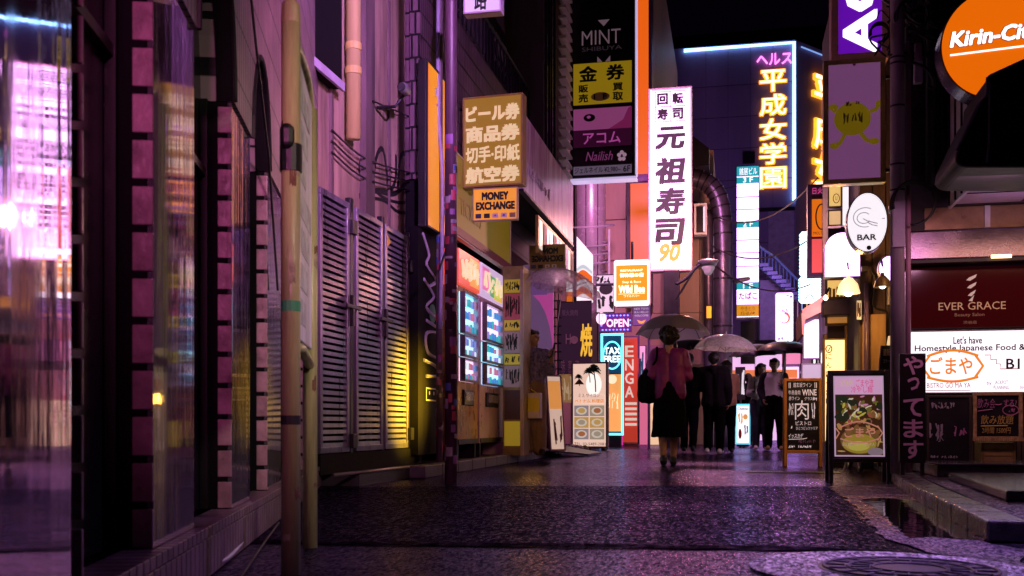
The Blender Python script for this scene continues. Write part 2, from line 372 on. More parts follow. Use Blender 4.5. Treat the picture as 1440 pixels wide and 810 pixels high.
# manhole with its concrete collar
mc = gp(1252, 803)
t = thing('manhole', 'round iron manhole cover set in a pale concrete collar in the road', 'manhole', (mc.x, mc.y, 0))
GP = Pan((mc.x - .5, mc.y - .5, 0), (1, 0, 0), (0, 1, 0), 1, 1)
MB().disc(GP, .5, .5, .47, .47, .009, .0105, 64).build('collar', wet('collar_concrete', (.34, .32, .36), (.75, .7, .78), .06, .3, .8, 120, .35, .6, 3.0, gloss_tint=(.95, .85, 1), dist=.01), t)
m_ = MB().disc(GP, .56, .49, .30, .30, .0107, .0125, 40)
for r_ in (.28, .2, .12):
    m_.tube([GP.pt(.56 + r_ * math.cos(R(a)), .49 + r_ * math.sin(R(a)), .0125) for a in range(0, 361, 10)], .006, 5)
for a in range(0, 360, 20):
    m_.tube([GP.pt(.56 + q * math.cos(R(a)), .49 + q * math.sin(R(a)), .0125) for q in (.13, .19)], .005, 5)
    m_.tube([GP.pt(.56 + q * math.cos(R(a + 10)), .49 + q * math.sin(R(a + 10)), .0125) for q in (.21, .27)], .006, 5)
m_.build('cover', M('manhole_iron', (.10, .09, .11), .55, metal=.3, var=.5, scale=30, bump=.3), t)
# drain grate
a0, a1 = gp(1052, 664), gp(1160, 657)
t = thing('drain_grate', 'steel drain grate across the wet road by the orange board', 'grate', ((a0.x + a1.x) / 2, a0.y, 0))
m_ = MB()
for k in range(34): 
    x = a0.x + (a1.x - a0.x) * k / 34; m_.bb(x, x + .012, a0.y - .1, a0.y + .12, .002, .007)
m_.build('bar_panel', steel, t)
MB().frame(Pan((a0.x - .02, a0.y - .12, .001), (1, 0, 0), (0, 1, 0), a1.x - a0.x + .04, .26), .025, 0, .007).build('frame', dmetal, t)

# raised footway on the left with its kerb
KX = -2.79
struct('pavement', MB().bb(-8, KX - .16, 7.9, 19, .001, .10), M('pavement_slab', (.05, .045, .052), .45, var=.4, bump=.5))
kb = MB(); y = 9.2
while y < 19: kb.bb(KX - .155, KX, y, min(y + .58, 19), .001, .115); y += .6
struct('kerb', kb, M('kerb_stone_left', (.10, .09, .105), .5, var=.45, bump=.5), .008)
# right kerb stones: a line that closes in on the lane
kp = [gp(1388, 763), gp(1288, 705), gp(1262, 686), gp(1243, 668), gp(1222, 655)]
kp[0].z = 0
kb = MB(); L_ = []
for i in range(len(kp) - 1):
    a, b = kp[i], kp[i + 1]; n = max(1, round((b - a).length / .48))
    for k in range(n): L_.append((a.lerp(b, k / n), a.lerp(b, (k + 1) / n)))
for a, b in L_:
    d = (b - a); e = V((d.y, -d.x, 0)).normalized() * .17; kb.box(a + d * .008 + V((0, 0, .001)), d * .984, -V((-e.x, -e.y, 0)) * -1 if False else e, (0, 0, .092))
struct('kerb', kb, M('kerb_stone_right', (.15, .14, .17), .28, var=.5, scale=14, bump=.35, bscale=90, coat=.5), .012)
# terrace behind the kerb: low step and higher step in front of the bistro
tk = M('terrace_stone', (.05, .045, .055), .3, var=.5, bump=.4, bscale=40)
tm = M('terrace_top', (.07, .065, .08), .22, var=.5, scale=10, bump=.3, bscale=90, coat=.5)
struct('footway', MB().add([kp[0] + V((.16, .05, .09)), V((9, kp[0].y + .3, .09)), V((9, 12.3, .09)), V((1.5, 12.3, .09)), kp[2] + V((.17, 0, .09))], [(0, 1, 2, 3, 4)]), slabm)
sa, sb = atD(1415, 690, 5.5), atD(1322, 682, 7.9)
lo = MB().poly([V((sa.x, sa.y, .092)), V((6, sa.y, .092)), V((6, 8.1, .092)), V((sb.x, 8.1, .092))], (0, 0, .055))
struct('step', lo, tm, .01)
ub = atD(1318, 655, 8.0)
struct('step', MB().bb(ub.x, 6, ub.y, 9.64, .093, .185), tk, .01)
struct('platform', MB().bb(ub.x - .02, 6, ub.y - .02, 9.63, .186, .200), tm, .004)

# ------------------------------------------------------------------ near left building: tiled front with arched windows, turned to the lane
wv = V((math.sin(R(-18.43)), math.cos(R(-18.43)), 0)); nv = V((wv.y, -wv.x, 0))
P0 = ray(315) * 3.826; P0.z = 0
def nwt(px, d=0):
    r_ = ray(px); D = (d + P0.dot(nv)) / r_.dot(nv); return (r_ * D - P0).dot(wv), D
def nwp(t, z, d=0): return P0 + wv * t + V((0, 0, z)) + nv * d
def depth_for(px_front, px_back):
    t0 = nwt(px_front)[0]; d = .005
    while nwt(px_back, -d)[0] < t0 and d < .6: d += .0025
    return d
deps = [depth_for(217, 183), depth_for(327, 305), depth_for(377, 363)]
rec = deps[0] * .5 + deps[1] * .5
pil = [(nwt(217)[0], nwt(275)[0]), (nwt(327)[0], nwt(353)[0]), (nwt(377)[0], nwt(396)[0])]
print('recess', deps, 'pil', pil)
per = pil[1][0] - pil[0][0]; wp = pil[0][1] - pil[0][0]
pil = [(pil[0][0] - 1.35, nwt(104)[0])] + pil
per2 = pil[3][0] - pil[2][0]
for k in (1, 2): pil.append((pil[3][0] + k * per2, pil[3][0] + k * per2 + .3))
ZS, ZT, ZB, RISE = 1.76, 4.6, .17, .26
NB = thing('tiled_building', 'purple tiled building front with arched dark windows in the left foreground', 'building', nwp(0, 0))
tile = M('wine_tile', (.34, .21, .25), .3, var=.45, scale=9, bump=.25, bscale=30)
wine = brick('soldier_tile', wv, (.44, .29, .36), (.36, .24, .31), (.012, .009, .014), .052, .235, .006, .38, 0.)
def wbox(mb, t0, t1, z0, z1, d0, d1): return mb.box(nwp(t0, z0, d0), wv * (t1 - t0), (0, 0, z1 - z0), nv * (d1 - d0))
e0, e1 = pil[0][0] - .1, pil[-1][1] + 1.0
core = MB()
for a, b in pil: wbox(core, a + .004, b - .004, ZB + .002, ZS, -rec - .08, -.022)
wbox(core, e0, e1, 0, ZB - .036, -rec - .1, -.02); wbox(core, e0, e1, ZB + .001, ZS + 1.2, -rec - .1, -rec - .085)
core.build('wall', M('dark_reveal', (.006, .005, .007), .9, var=.3, spec=.1), NB)
up_ = MB()
for i in range(len(pil) - 1):
    a, b = pil[i][1], pil[i + 1][0]; c = (a + b) / 2; rr = (b - a) / 2
    ri = max(RISE, rr * 1.5); arc = [(c - rr * math.cos(math.pi * k / 14), ZS + ri * math.sin(math.pi * k / 14)) for k in range(15)]
    l = (pil[i][0] + pil[i][1]) / 2 if i else e0
    r_ = (pil[i + 1][0] + pil[i + 1][1]) / 2 if i < len(pil) - 2 else e1
    pg = [(l, ZS + .002)] + arc + [(r_, ZS + .002), (r_, ZT), (l, ZT)]
    up_.poly([nwp(x, z, .006) for x, z in pg], -nv * .13)
    ins = [(c - (rr - .004) * math.cos(math.pi * k / 14), ZS + (ri - .004) * math.sin(math.pi * k / 14)) for k in range(15)]; rv_ = MB()
    for k in range(14): rv_.add([nwp(*ins[k], .007), nwp(*ins[k + 1], .007), nwp(*ins[k + 1], -rec), nwp(*ins[k], -rec)], [(0, 1, 2, 3)])
    rv_.build('arch_reveal', MC['dark_reveal'], NB)
    MB().tube([nwp(x, z, .010) for x, z in arc], .010, 6).build('arch_moulding', black, NB)
up_.build('upper_wall', wine, NB)
for i, (a, b) in enumerate(pil):
    s_ = MB(); z = ZB + .004
    while z < ZS - .03:                                   # tiles on the side of each pilaster that faces the lane mouth
        if i: s_.box(nwp(a, z, -.004), wv * .012, (0, 0, min(.102, ZS - z)), -nv * (rec - .008))
        else: s_.box(nwp(nwt(136)[0], z, -.03), wv * .012, (0, 0, min(.102, ZS - z)), -nv * (rec * .8))
        z += .122
    s_.build('tile_strip', tile, NB, bevel=.003)
# base course of upright tiles with a sill course on top
bs = MB(); t_ = e0
while t_ < e1:
    wbox(bs, t_ + .003, t_ + .062, .004, ZB - .04, -.02, .03); wbox(bs, t_ + .003, t_ + .062, ZB - .034, ZB, -rec - .02, .035); t_ += .066
bs.build('base_course', M('base_tile', (.17, .10, .13), .4, var=.45, scale=8, bump=.3), NB, bevel=.002)
# glass: dark, streaked with rain
gl = bpy.data.materials.new('rain_glass'); _t, _p, _N, _L = nodes(gl)
_p.inputs['Base Color'].default_value = (.88, .78, .96, 1); _p.inputs['Metallic'].default_value = .9; _p.inputs['Specular IOR Level'].default_value = 1.0; _p.inputs['IOR'].default_value = 2.1
_g = _N('ShaderNodeNewGeometry'); _m = _N('ShaderNodeMapping'); _m.inputs['Scale'].default_value = (14, 14, 1.1); _L(_g.outputs['Position'], _m.inputs[0])
_n = _N('ShaderNodeTexNoise'); _n.inputs['Scale'].default_value = 1; _n.inputs['Detail'].default_value = 5; _L(_m.outputs[0], _n.inputs['Vector'])
_r = _N('ShaderNodeMapRange'); _L(_n.outputs[0], _r.inputs[0]); _r.inputs[1].default_value = .35; _r.inputs[2].default_value = .7; _r.inputs[3].default_value = .01; _r.inputs[4].default_value = .07; _L(_r.outputs[0], _p.inputs['Roughness'])
_b = _N('ShaderNodeBump'); _b.inputs['Strength'].default_value = .05; _b.inputs['Distance'].default_value = .02; _L(_n.outputs[0], _b.inputs['Height']); _L(_b.outputs[0], _p.inputs['Normal'])
for i, (a, b) in enumerate(pil):
    c = (a + b) / 2; rr = (b - a) / 2; b1 = b if i else nwt(104)[0]
    MB().poly([nwp(x, z, -.004) for x, z in [(a + .006, ZB + .003), (b1 - .006, ZB + .003), (b1 - .006, ZS - .003), (a + .006, ZS - .003)]], -nv * .015).build('glass_panel', gl, NB)
for i in range(len(pil) - 1):                            # deep dark windows between the pilasters
    a, b = pil[i][1], pil[i + 1][0]; c = (a + b) / 2; rr = (b - a) / 2
    f_ = MB().poly([nwp(x, z, -rec - .06) for x, z in [(a, ZB + .004), (b, ZB + .004), (b, ZS + .5), (a, ZS + .5)]], -nv * .02).build('window', M('window_black', (.006, .005, .009), .25, bump=0), NB)
    wf = MB(); wbox(wf, a + .004, a + .03, ZB + .004, ZS, -rec - .058, -rec - .03); wbox(wf, b - .03, b - .008, ZB + .004, ZS, -rec - .058, -rec - .03); wbox(wf, a + .031, b - .031, ZS - .3, ZS - .27, -rec - .058, -rec - .035)
    wf.build('frame', black, f_)
# thin conduit that runs along the upper wall
MB().tube([nwp(nwt(342)[0], 2.4, .02), nwp(nwt(352)[0], 2.2, .02), nwp(nwt(372)[0], 1.8, .02), nwp(nwt(385)[0], 1.2, .02)], .006).build('conduit', black, NB)
c_ = smoothpts([gp(268, 815, .02), gp(300, 795, .02), gp(322, 783, .02), gp(340, 763, .03), gp(350, 745, .05), gp(354, 725, .09), gp(356, 712, .12)], 6)
tag(MB().tube(c_, .007).build('cable', M('white_conduit', (.6, .58, .62), .35, bump=.05), smooth=True), 'thin pale cable running along the foot of the tiled wall', 'cable')
tag(MB().tube([gp(338, 812, .01), gp(365, 772, .01), gp(392, 735, .01)], .004).build('cable', cable_m), 'thin dark cable lying on the ground behind the yellow posts', 'cable')

# yellow tube frame that carries a board
yel = M('yellow_pipe', (.46, .46, .20), .35, var=.45, scale=12, bump=.3, bscale=80, streak=True)
A = atD(409, 0, 3.43); B = atD(436, 0, 4.19); A.z = B.z = 0; dy = B - A
t = thing('board_stand', 'yellow tubular post frame holding a grubby board edge-on beside the tiled wall', 'sign stand', A)
MB().tube([A, A + V((0, 0, 1.86))], .032, 14).build('post', yel, t, smooth=True)
MB().cap(A + V((0, 0, 1.84)), A + V((0, 0, 1.885)), .033, .031, 14).build('post_cap', yel, t, smooth=True)
MB().tube([B, B + V((0, 0, 1.78))], .03, 14).build('post', yel, t, smooth=True)
arc = smoothpts([A + dy * .06 + V((0, 0, 1.76)), A + dy * .3 + V((0, 0, 1.83)), A + dy * .8 + V((0, 0, 1.86)), A + dy * 1.0 + V((0, 0, 1.80)), B + V((0, 0, 1.72))], 5)
MB().tube(arc, .018, 10).build('top_rail', yel, t, smooth=True)
MB().tube([A + V((0, 0, .76)), A + dy * .5 + V((0, 0, .78)), A + dy + V((0, 0, .74))], .02, 10).build('bottom_rail', yel, t, smooth=True)
bp_ = Pan(A + dy * .08 + V((0, 0, .80)), dy, (0, 0, 1), dy.length * .84, .98)
bd = MB().pb(bp_, 0, 0, 1, 1, -.012, .012).build('board', M('poster_board', (.66, .58, .70), .5, var=.55, scale=4, bump=.3, streak=True), t, bevel=.003)
m_ = MB(); 
for k in range(7): m_.pb(bp_, .08 + .1 * (k % 3), .06 + .13 * k, .55 + .12 * (k % 4), .15 + .13 * k, .013, .014)
m_.build('poster', M('poster_paper', (.6, .56, .62), .6, var=.5, scale=14), bd)
cl = MB().cap(A + V((0, -.03, 1.43)), A + V((0, -.03, 1.47)), .024, .024).tube([A + V((0, 0, 1.34)), A + V((0, 0, 1.43))], .037, 14)
cl.build('clamp', black, t, smooth=False)
MB().tube([A + V((0, 0, .875)), A + V((0, 0, .91))], .0328, 14, False).build('tape', M('green_tape', (.05, .35, .14), .5), t)
rg = random.Random(31); rust = M('rust_patch', (.16, .08, .04), .8, var=.5, scale=30); peel = M('peeled_paint', (.36, .30, .20), .7, var=.5, scale=30)
for k in range(14):
    o_, rr_ = ((A, .0322), (B, .0302))[k % 2]; z_, h_, a0_ = rg.uniform(.1, 1.7), rg.uniform(.015, .09), rg.uniform(190, 330); n_ = 5; a1_ = a0_ + rg.uniform(15, 60)
    c1 = [(o_.x + rr_ * math.cos(R(a0_ + (a1_ - a0_) * j / n_)), o_.y + rr_ * math.sin(R(a0_ + (a1_ - a0_) * j / n_)), z_ + rg.uniform(-.008, .008)) for j in range(n_ + 1)]
    c2 = [(x_, y_, z_ + h_ * rg.uniform(.6, 1)) for x_, y_, _ in c1]
    MB().add(c1 + c2, [(j, j + 1, n_ + 2 + j, n_ + 1 + j) for j in range(n_)]).build('rust_patch', (rust, peel)[k % 3 == 0], t)
MB().tube([A + V((0, 0, .50)), A + V((0, 0, .53))], .0335, 14, False).build('tape', M('black_tape', (.015, .013, .014), .6), t)

# ------------------------------------------------------------------ plaster building behind the gates
XW = -3.27
ya, yb = atx(440, 0, XW).y, atx(588, 0, XW).y
PB = thing('plaster_building', 'stained pink plaster wall with pipes and graffiti above the louvred gates', 'building', (XW, ya, 0))
plaster = M('pink_plaster', (.40, .29, .21), .65, var=.75, scale=3.2, bump=.25, bscale=25, streak=True)
MB().bb(XW - 3, XW, ya - 1.2, yb, .1, 9).build('wall', plaster, PB)
m_ = MB()
for px, w_ in ((462, .05), (506, .16), (516, .1), (545, .03)): yy = atx(px, 0, XW).y; m_.bb(XW, XW + .012 + w_ * .3, yy, yy + w_, .1, 9)
m_.build('pilaster', M('plaster_rib', (.13, .09, .09), .65, var=.5, streak=True), PB)
yp = atx(497, 0, XW + .09).y
pp = MB().tube([(XW + .09, yp, 2.95), (XW + .09, yp, 9)], .062, 14).build('downpipe', M('cream_pipe', (.52, .44, .16), .45, var=.2, streak=True), PB, smooth=True)
D_ = (XW + .09) / ray(497).x
m_ = MB()
for py in (66, 100): m_.tube([(XW + .09, yp, zof(py + 5, D_)), (XW + .09, yp, zof(py - 5, D_))], .07, 14)
m_.build('bracket', M('ochre_band', (.55, .45, .12), .5), pp)
yp = atx(585, 0, XW + .06).y
MB().tube([(XW + .06, yp, 2.2), (XW + .06, yp, 9)], .03).build('conduit', black, PB)
GW = side(448, 588, 100, 300, XW + .004, 500)
m_ = MB()
for p in ([(507, 278), (511, 210), (519, 198), (522, 264)], [(524, 272), (529, 222), (539, 212), (546, 266)], [(548, 216), (549, 264), (556, 252), (557, 218)], [(559, 266), (563, 222), (572, 220), (579, 264)], [(505, 276), (530, 268), (556, 272), (580, 246)], [(512, 210), (505, 240), (515, 252)]):
    m_.ribbon(smoothpts([atx(x, y, XW + .001) for x, y in p], 5), .05, (1, 0, 0))
tagp = [[(.46, .30), (.50, .62), (.53, .36), (.50, .30), (.55, .55)], [(.55, .34), (.58, .60), (.62, .62), (.63, .45), (.60, .36), (.66, .40)], [(.66, .36), (.66, .58), (.70, .58), (.74, .52), (.74, .38)], [(.75, .56), (.79, .60), (.83, .44), (.80, .34), (.86, .36)],
        [(.42, .28), (.55, .24), (.7, .26), (.84, .32), (.93, .44)], [(.47, .18), (.6, .22), (.75, .2), (.9, .26)]]
for p in tagp[-2:]: m_.ribbon(smoothpts([GW.pt(x, y) for x, y in p], 5), .03, (1, 0, 0))
m_.build('graffiti', M('black_spray', (.012, .01, .014), .6), PB)
m_ = MB()
for k in range(3):
    zz = 2.75 + .09 * k; m_.tube(smoothpts([(XW + .04, ya + .3, zz), (XW + .05, ya + .9, zz - .05), (XW + .05, ya + 1.6, zz + .02), (XW + .05, yb - .1, zz + .2)], 4), .009, 5)
m_.build('wiring', cable_m, PB)
# sagging wires and a stay on the wall
m_ = MB().tube([GW.pt(.42, .86, .05), GW.pt(.95, 1.05, .03)], .008, 5).tube([GW.pt(.95, 1.6, .03), GW.pt(1.0, .3, .04)], .012, 5)
m_.build('stay', black, PB)
cp = atx(568, 128, XW + .3)
t = thing('security_camera', 'small security camera on a bracket below the pipe on the plaster wall', 'camera', cp)
MB().cap(cp + V((.02, -.09, .0)), cp + V((0, .07, .02)), .05, .045).build('body', steel, t, smooth=True)
MB().tube([cp + V((.023, -.145, -.003)), cp + V((.021, -.12, -.001))], .035, 12).build('lens', black, t)
MB().tube([cp + V((0, .05, 0)), cp + V((-.1, .05, -.12)), cp + V((-.28, .05, -.12))], .014).build('bracket', dmetal, t)
# dark canopy at the top left
aw = MB(); p1, p2 = atx(452, 60, -3.15), atx(484, 122, -3.15)
z0 = zof(125, -3.15 / ray(484).x)
t = thing('canopy', 'dark sheet canopy projecting from the plaster wall behind the yellow post', 'canopy', (XW, p1.y, z0))
MB().bb(XW, -3.17, p1.y - .6, p2.y, z0, z0 + 1.3).build('cover', matte, t)
MB().bb(-3.17, -3.145, p1.y - .6, p2.y + .01, z0 - .02, z0 + .05).build('edge_trim', M('canopy_trim', (.5, .45, .6), .4), t)

# louvred gates
XG = -3.17
zt, zb = zof(262, XG / ray(449).x), .27
t = thing('louvre_gate', 'three tall grey louvred gate leaves with latches below the plaster wall', 'gate', (XG, atx(449, 0, XG).y, 0))
gm = M('gate_paint', (.20, .18, .25), .3, metal=.3, var=.6, scale=5, bump=.12, streak=True)
def leaf(x0, x1):
    y0, y1 = atx(x0, 0, XG).y, atx(x1, 0, XG).y; P = Pan((XG, y0, zb), (0, 1, 0), (0, 0, 1), y1 - y0, zt - zb)
    f_ = MB().frame(P, .05, -.03, .012).build('door_leaf', gm, t, bevel=.004)
    s_ = MB(); n = 38; a, b = .05 / P.w, .05 / P.h
    for k in range(n):
        v0 = b + (1 - 2 * b) * k / n; v1 = v0 + (1 - 2 * b) / n * .6
        s_.poly([P.pt(a, v0, .004), P.pt(a, v1, .0), P.pt(a, v1, -.02), P.pt(a, v0, -.02)], P.r * (P.w * (1 - 2 * a)))
    s_.build('louvre', gm, f_)
    MB().pb(P, .02, .01, .98, .99, -.06, -.04).build('backing', matte, f_)
    return P
L1 = leaf(449, 490); L2 = leaf(500, 537); L3 = leaf(541, 573)
for px in (495, 539, 577):
    yy = atx(px, 0, XG).y; MB().bb(XG - .05, XG + .0, yy - .035, yy + .035, .1, zt + .06).build('post', dmetal, t, bevel=.004)
for px, py in ((493, 432), (540, 450)):
    p = atx(px, py, XG + .02); l = MB().bb(p.x, p.x + .035, p.y - .02, p.y + .02, p.z - .16, p.z + .1).bb(p.x + .02, p.x + .04, p.y - .16, p.y + .16, p.z - .015, p.z + .015)
    l.build('latch', black, t, bevel=.004)
for px, py in ((494, 320), (575, 375), (575, 610), (494, 620)):
    p = atx(px, py, XG + .01); MB().bb(p.x, p.x + .04, p.y - .05, p.y + .05, p.z - .06, p.z + .06).build('hinge', black, t, bevel=.005)
P = L3; MB().poly([P.pt(.03, .955, .014), P.pt(.2, .93, .014), P.pt(.03, .90, .014)], P.n * .003).build('warning_sticker', M('yellow_sticker', (.8, .6, .05), .5), t)
struct('wall', MB().bb(XG - .25, XG + .01, 7.6, atx(590, 0, XG).y, .101, .262), M('plinth', (.010, .009, .011), .8, bump=.4, spec=.2))
# low rail on the ground in front of the gates
a, b = atx(470, 668, -2.95), atx(590, 655, -2.95)
t = thing('low_rail', 'thin low metal rail lying along the foot of the gates', 'rail', a)
MB().tube([a, b], .014).build('bar', M('rail_metal', (.42, .36, .36), .35, metal=.6), t, smooth=True)
m_ = MB(); 
for q in (.15, .62, .95): p = a.lerp(b, q); m_.tube([(p.x, p.y, .1), p], .01)
m_.build('leg', dmetal, t)

# ------------------------------------------------------------------ exchange shop building (dark brick)
XB = -3.1
yb0, yb1 = atx(592, 0, XB).y, 17.6
EB = thing('brick_building', 'dark brick building with a ticket shop at street level on the left', 'building', (XB, yb0, 0))
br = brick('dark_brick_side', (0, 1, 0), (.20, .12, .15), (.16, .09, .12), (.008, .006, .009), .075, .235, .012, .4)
br2 = brick('dark_brick_front', (1, 0, 0), (.20, .12, .15), (.16, .09, .12), (.008, .006, .009), .075, .235, .012, .4)
zr = zof(22, XB / ray(640).x)
MB().bb(XB - 3, XB, yb0, yb1, 3.0, zr).build('wall', br, EB)
MB().bb(XB - .11, XB, yb0 - .03, yb0 - .001, 3.0, zr + .2).build('corner_wall', br2, EB)
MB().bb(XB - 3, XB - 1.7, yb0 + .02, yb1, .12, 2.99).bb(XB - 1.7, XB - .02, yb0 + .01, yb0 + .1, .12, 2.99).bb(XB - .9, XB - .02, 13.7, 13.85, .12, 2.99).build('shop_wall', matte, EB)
# upper floors stand back, with pale panels, dark sign and windows
uw = M('upper_render', (.15, .11, .17), .55, var=.25, streak=True)
y2 = atx(742, 0, XB).y
MB().bb(XB - 3, XB - .35, yb0 + .4, y2, zr + .02, zr + 6).build('upper_wall', uw, EB)
MB().bb(XB - 3, XB + .25, y2, yb1, zr - 1.2, zr + 6).build('bay', M('bay_render', (.13, .10, .16), .5, var=.3, streak=True), EB)
BP = Pan((XB + .252, y2, zr - 1.2), (0, 1, 0), (0, 0, 1), yb1 - y2, 7)
for a, b in ((.04, .2), (.28, .46)):
    f_ = MB().pb(BP, a, .02, b, .95, 0, .02).build('window', M('bay_glass', (.03, .025, .05), .1, bump=0, spec=1), EB)
    MB().frame(BP.sub(a, .02, b, .95, .02), .03, 0, .02).build('frame', dmetal, f_)
m_ = MB()
for k in range(40): m_.pb(BP, .62, .01 + .024 * k, .98, .016 + .024 * k, .03, .16)
m_.build('louvre', white, EB)
# balcony rail that climbs in front of the upper wall, and the dark name board behind it
r0, r1 = V((XB + .02, yb0 + .6, zr + .5)), V((XB + .02, y2, zr + .5))
m_ = MB().tube([r0, r1], .025)
for k in range(26): p = r0.lerp(r1, k / 25); m_.tube([p, p - V((0, 0, .5))], .012, 5)
m_.build('railing', dmetal, EB)
NBP = side(672, 738, 60, 125, XB - .30, 700)
nb = MB().pb(Pan((XB - .349, y2 - 1.35, zr + .35), (0, 1, 0), (0, 0, 1), 1.3, .95), 0, 0, 1, 1, 0, .04).build('name_board', black, EB)
text('MINT', Pan((XB - .30, y2 - 1.1, zr + .8), (0, 1, 0), (0, 0, 1), .95, .3), 0, 0, 1, 1, M('dull_silver', (.5, .42, .46), .4, bump=0), nb)
text('SHIBUYA', Pan((XB - .30, y2 - 1.1, zr + .64), (0, 1, 0), (0, 0, 1), .95, .09), 0, 0, 1, 1, MC['dull_silver'], nb)
# canopy over the shop
FP = side(735, 806, 155, 265, -2.6, 735)
fa = bpy.data.materials.new('weathered_fascia'); _t, _p, _N, _L = nodes(fa); _p.inputs['Roughness'].default_value = .3
_g = _N('ShaderNodeNewGeometry'); _m = _N('ShaderNodeMapping'); _m.inputs['Scale'].default_value = (3, 3, .35); _L(_g.outputs['Position'], _m.inputs[0])
_n = _N('ShaderNodeTexNoise'); _n.inputs['Scale'].default_value = 1.6; _n.inputs['Detail'].default_value = 8; _n.inputs['Roughness'].default_value = .7; _L(_m.outputs[0], _n.inputs['Vector'])
_c = _N('ShaderNodeValToRGB'); _L(_n.outputs[0], _c.inputs[0]); e = _c.color_ramp.elements
e[0].position = .40; e[0].color = (.30, .06, .22, 1); e[1].position = .62; e[1].color = (.85, .74, .84, 1)
e = e.new(.5); e.color = (.55, .32, .48, 1); _L(_c.outputs[0], _p.inputs['Base Color'])
t = thing('shop_canopy', 'long weathered pink and white shop fascia jutting out under the brick wall', 'canopy', FP.base())
MB().pb(FP, 0, 0, 1, 1, -.05, 0).build('fascia', fa, t, bevel=.005)
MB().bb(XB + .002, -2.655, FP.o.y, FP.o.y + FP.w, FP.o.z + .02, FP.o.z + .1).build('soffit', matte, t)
MB().pb(FP, 0, -.03, 1, .0, -.06, .012).build('edge_trim', dmetal, t)
scrawl(FP, .06, .25, .5, .42, .008, M('fascia_print', (.75, .68, .74), .5), t, 3, 'print', 12)

# ------------------------------------------------------------------ corner building with the round column, facing down the lane
YC = 26.
xc0, xc1 = at(805, 0, YC).x, at(1003, 0, YC).x
CB = thing('corner_building', 'beige and orange building front behind the tall sushi sign', 'building', (xc0, YC, 0))
beige = M('beige_panel', (.58, .36, .27), .5, var=.2, scale=2, streak=True)
MB().bb(xc0 - 6, at(912, 0, YC).x, YC + .4, YC + 14, 0, 14).bb(at(912, 0, YC).x, xc1, YC + .41, YC + 14, 0, 7.4).build('wall', beige, CB)
cpn = front(849, 240, 880, 400, YC + .2)
m_ = MB(); z = 2.6
while z < 13.4: m_.bb(cpn.o.x, cpn.o.x + cpn.w, YC + .2, YC + .38, z, z + 1.02); z += 1.04
m_.build('panel_strip', beige, CB, bevel=.006)
m_ = MB(); z = 2.2; a, b = at(915, 0, YC).x, xc1
while z < 6.2: 
    q = a
    while q < b - .1: m_.bb(q + .006, min(q + .6, b) - .006, YC + .22, YC + .385, z, z + 1.1); q += .6
    z += 1.11
m_.build('cladding', beige, CB, bevel=.006)
oc = at(887, 0, YC - .05); ow_ = at(912, 0, YC - .05).x - oc.x
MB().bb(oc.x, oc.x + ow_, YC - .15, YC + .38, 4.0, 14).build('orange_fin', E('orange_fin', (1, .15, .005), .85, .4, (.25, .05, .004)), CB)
MB().bb(oc.x - .09, oc.x - .01, YC - .17, YC + .38, 3.5, 14).bb(oc.x + ow_ + .01, oc.x + ow_ + .09, YC - .17, YC + .38, 3.5, 14).build('fin_trim', dmetal, CB)
ca, cb = at(806, 0, YC - .6).x, at(849, 0, YC - .6).x; cr_ = (cb - ca) / 2
MB().tube([((ca + cb) / 2, YC - .2, 0), ((ca + cb) / 2, YC - .2, 13.5)], cr_, 28).build('column', M('column_panel', (.72, .55, .66), .25, metal=.2, var=.1), CB, smooth=True)
m_ = MB()
for an in (-60, -10, 35): m_.tube([((ca + cb) / 2 + (cr_ + .002) * math.sin(R(an)), YC - .2 - (cr_ + .002) * math.cos(R(an)), z) for z in (0, 13.5)], .012, 5)
m_.build('column_joint', dmetal, CB)
# ground-floor shop front of that building
MB().bb(xc0, xc1 - .05, YC + .1, YC + .39, 2.0, 2.5).build('fascia', M('shop_fascia', (.4, .2, .3), .4), CB)
dk = at(945, 0, YC - .1); MB().bb(dk.x - .13, dk.x + .13, YC - .3, YC - .05, 0, 5.2).build('dark_post', dmetal, CB)
MB().pb(front(898, 560, 912, 640, YC - .1), 0, 0, 1, 1, -.1, 0).build('door', E('pink_door', (1, .22, .42), .7), CB)
MB().pb(front(913, 565, 932, 638, YC - .1), 0, 0, 1, 1, -.1, 0).build('shop_window', E('cream_window', (1, .68, .4), .9), CB)

# small fire stair ring in front of the column
sp = at(828, 0, YC - 1.3)
t = thing('stair_guard', 'curved white handrail loops beside the round column', 'railing', (sp.x, sp.y, 0))
Dq = YC / ray(828).y - 1.3
m_ = MB()
for py, r_ in ((318, .62), (344, .5), (356, .5), (368, .5), (385, .5), (398, .5)):
    m_.tube([(sp.x + r_ * math.cos(R(a)), sp.y + r_ * .8 * math.sin(R(a)), zof(py, Dq) + .12 * math.sin(R(a))) for a in range(-170, 60, 15)], .022, 6)
m_.build('hoop', M('hoop_paint', (.5, .42, .5), .4), t)
MB().tube([(sp.x + .5, sp.y - .1, 0), (sp.x + .5, sp.y - .1, zof(325, Dq))], .03).build('post', white, t)

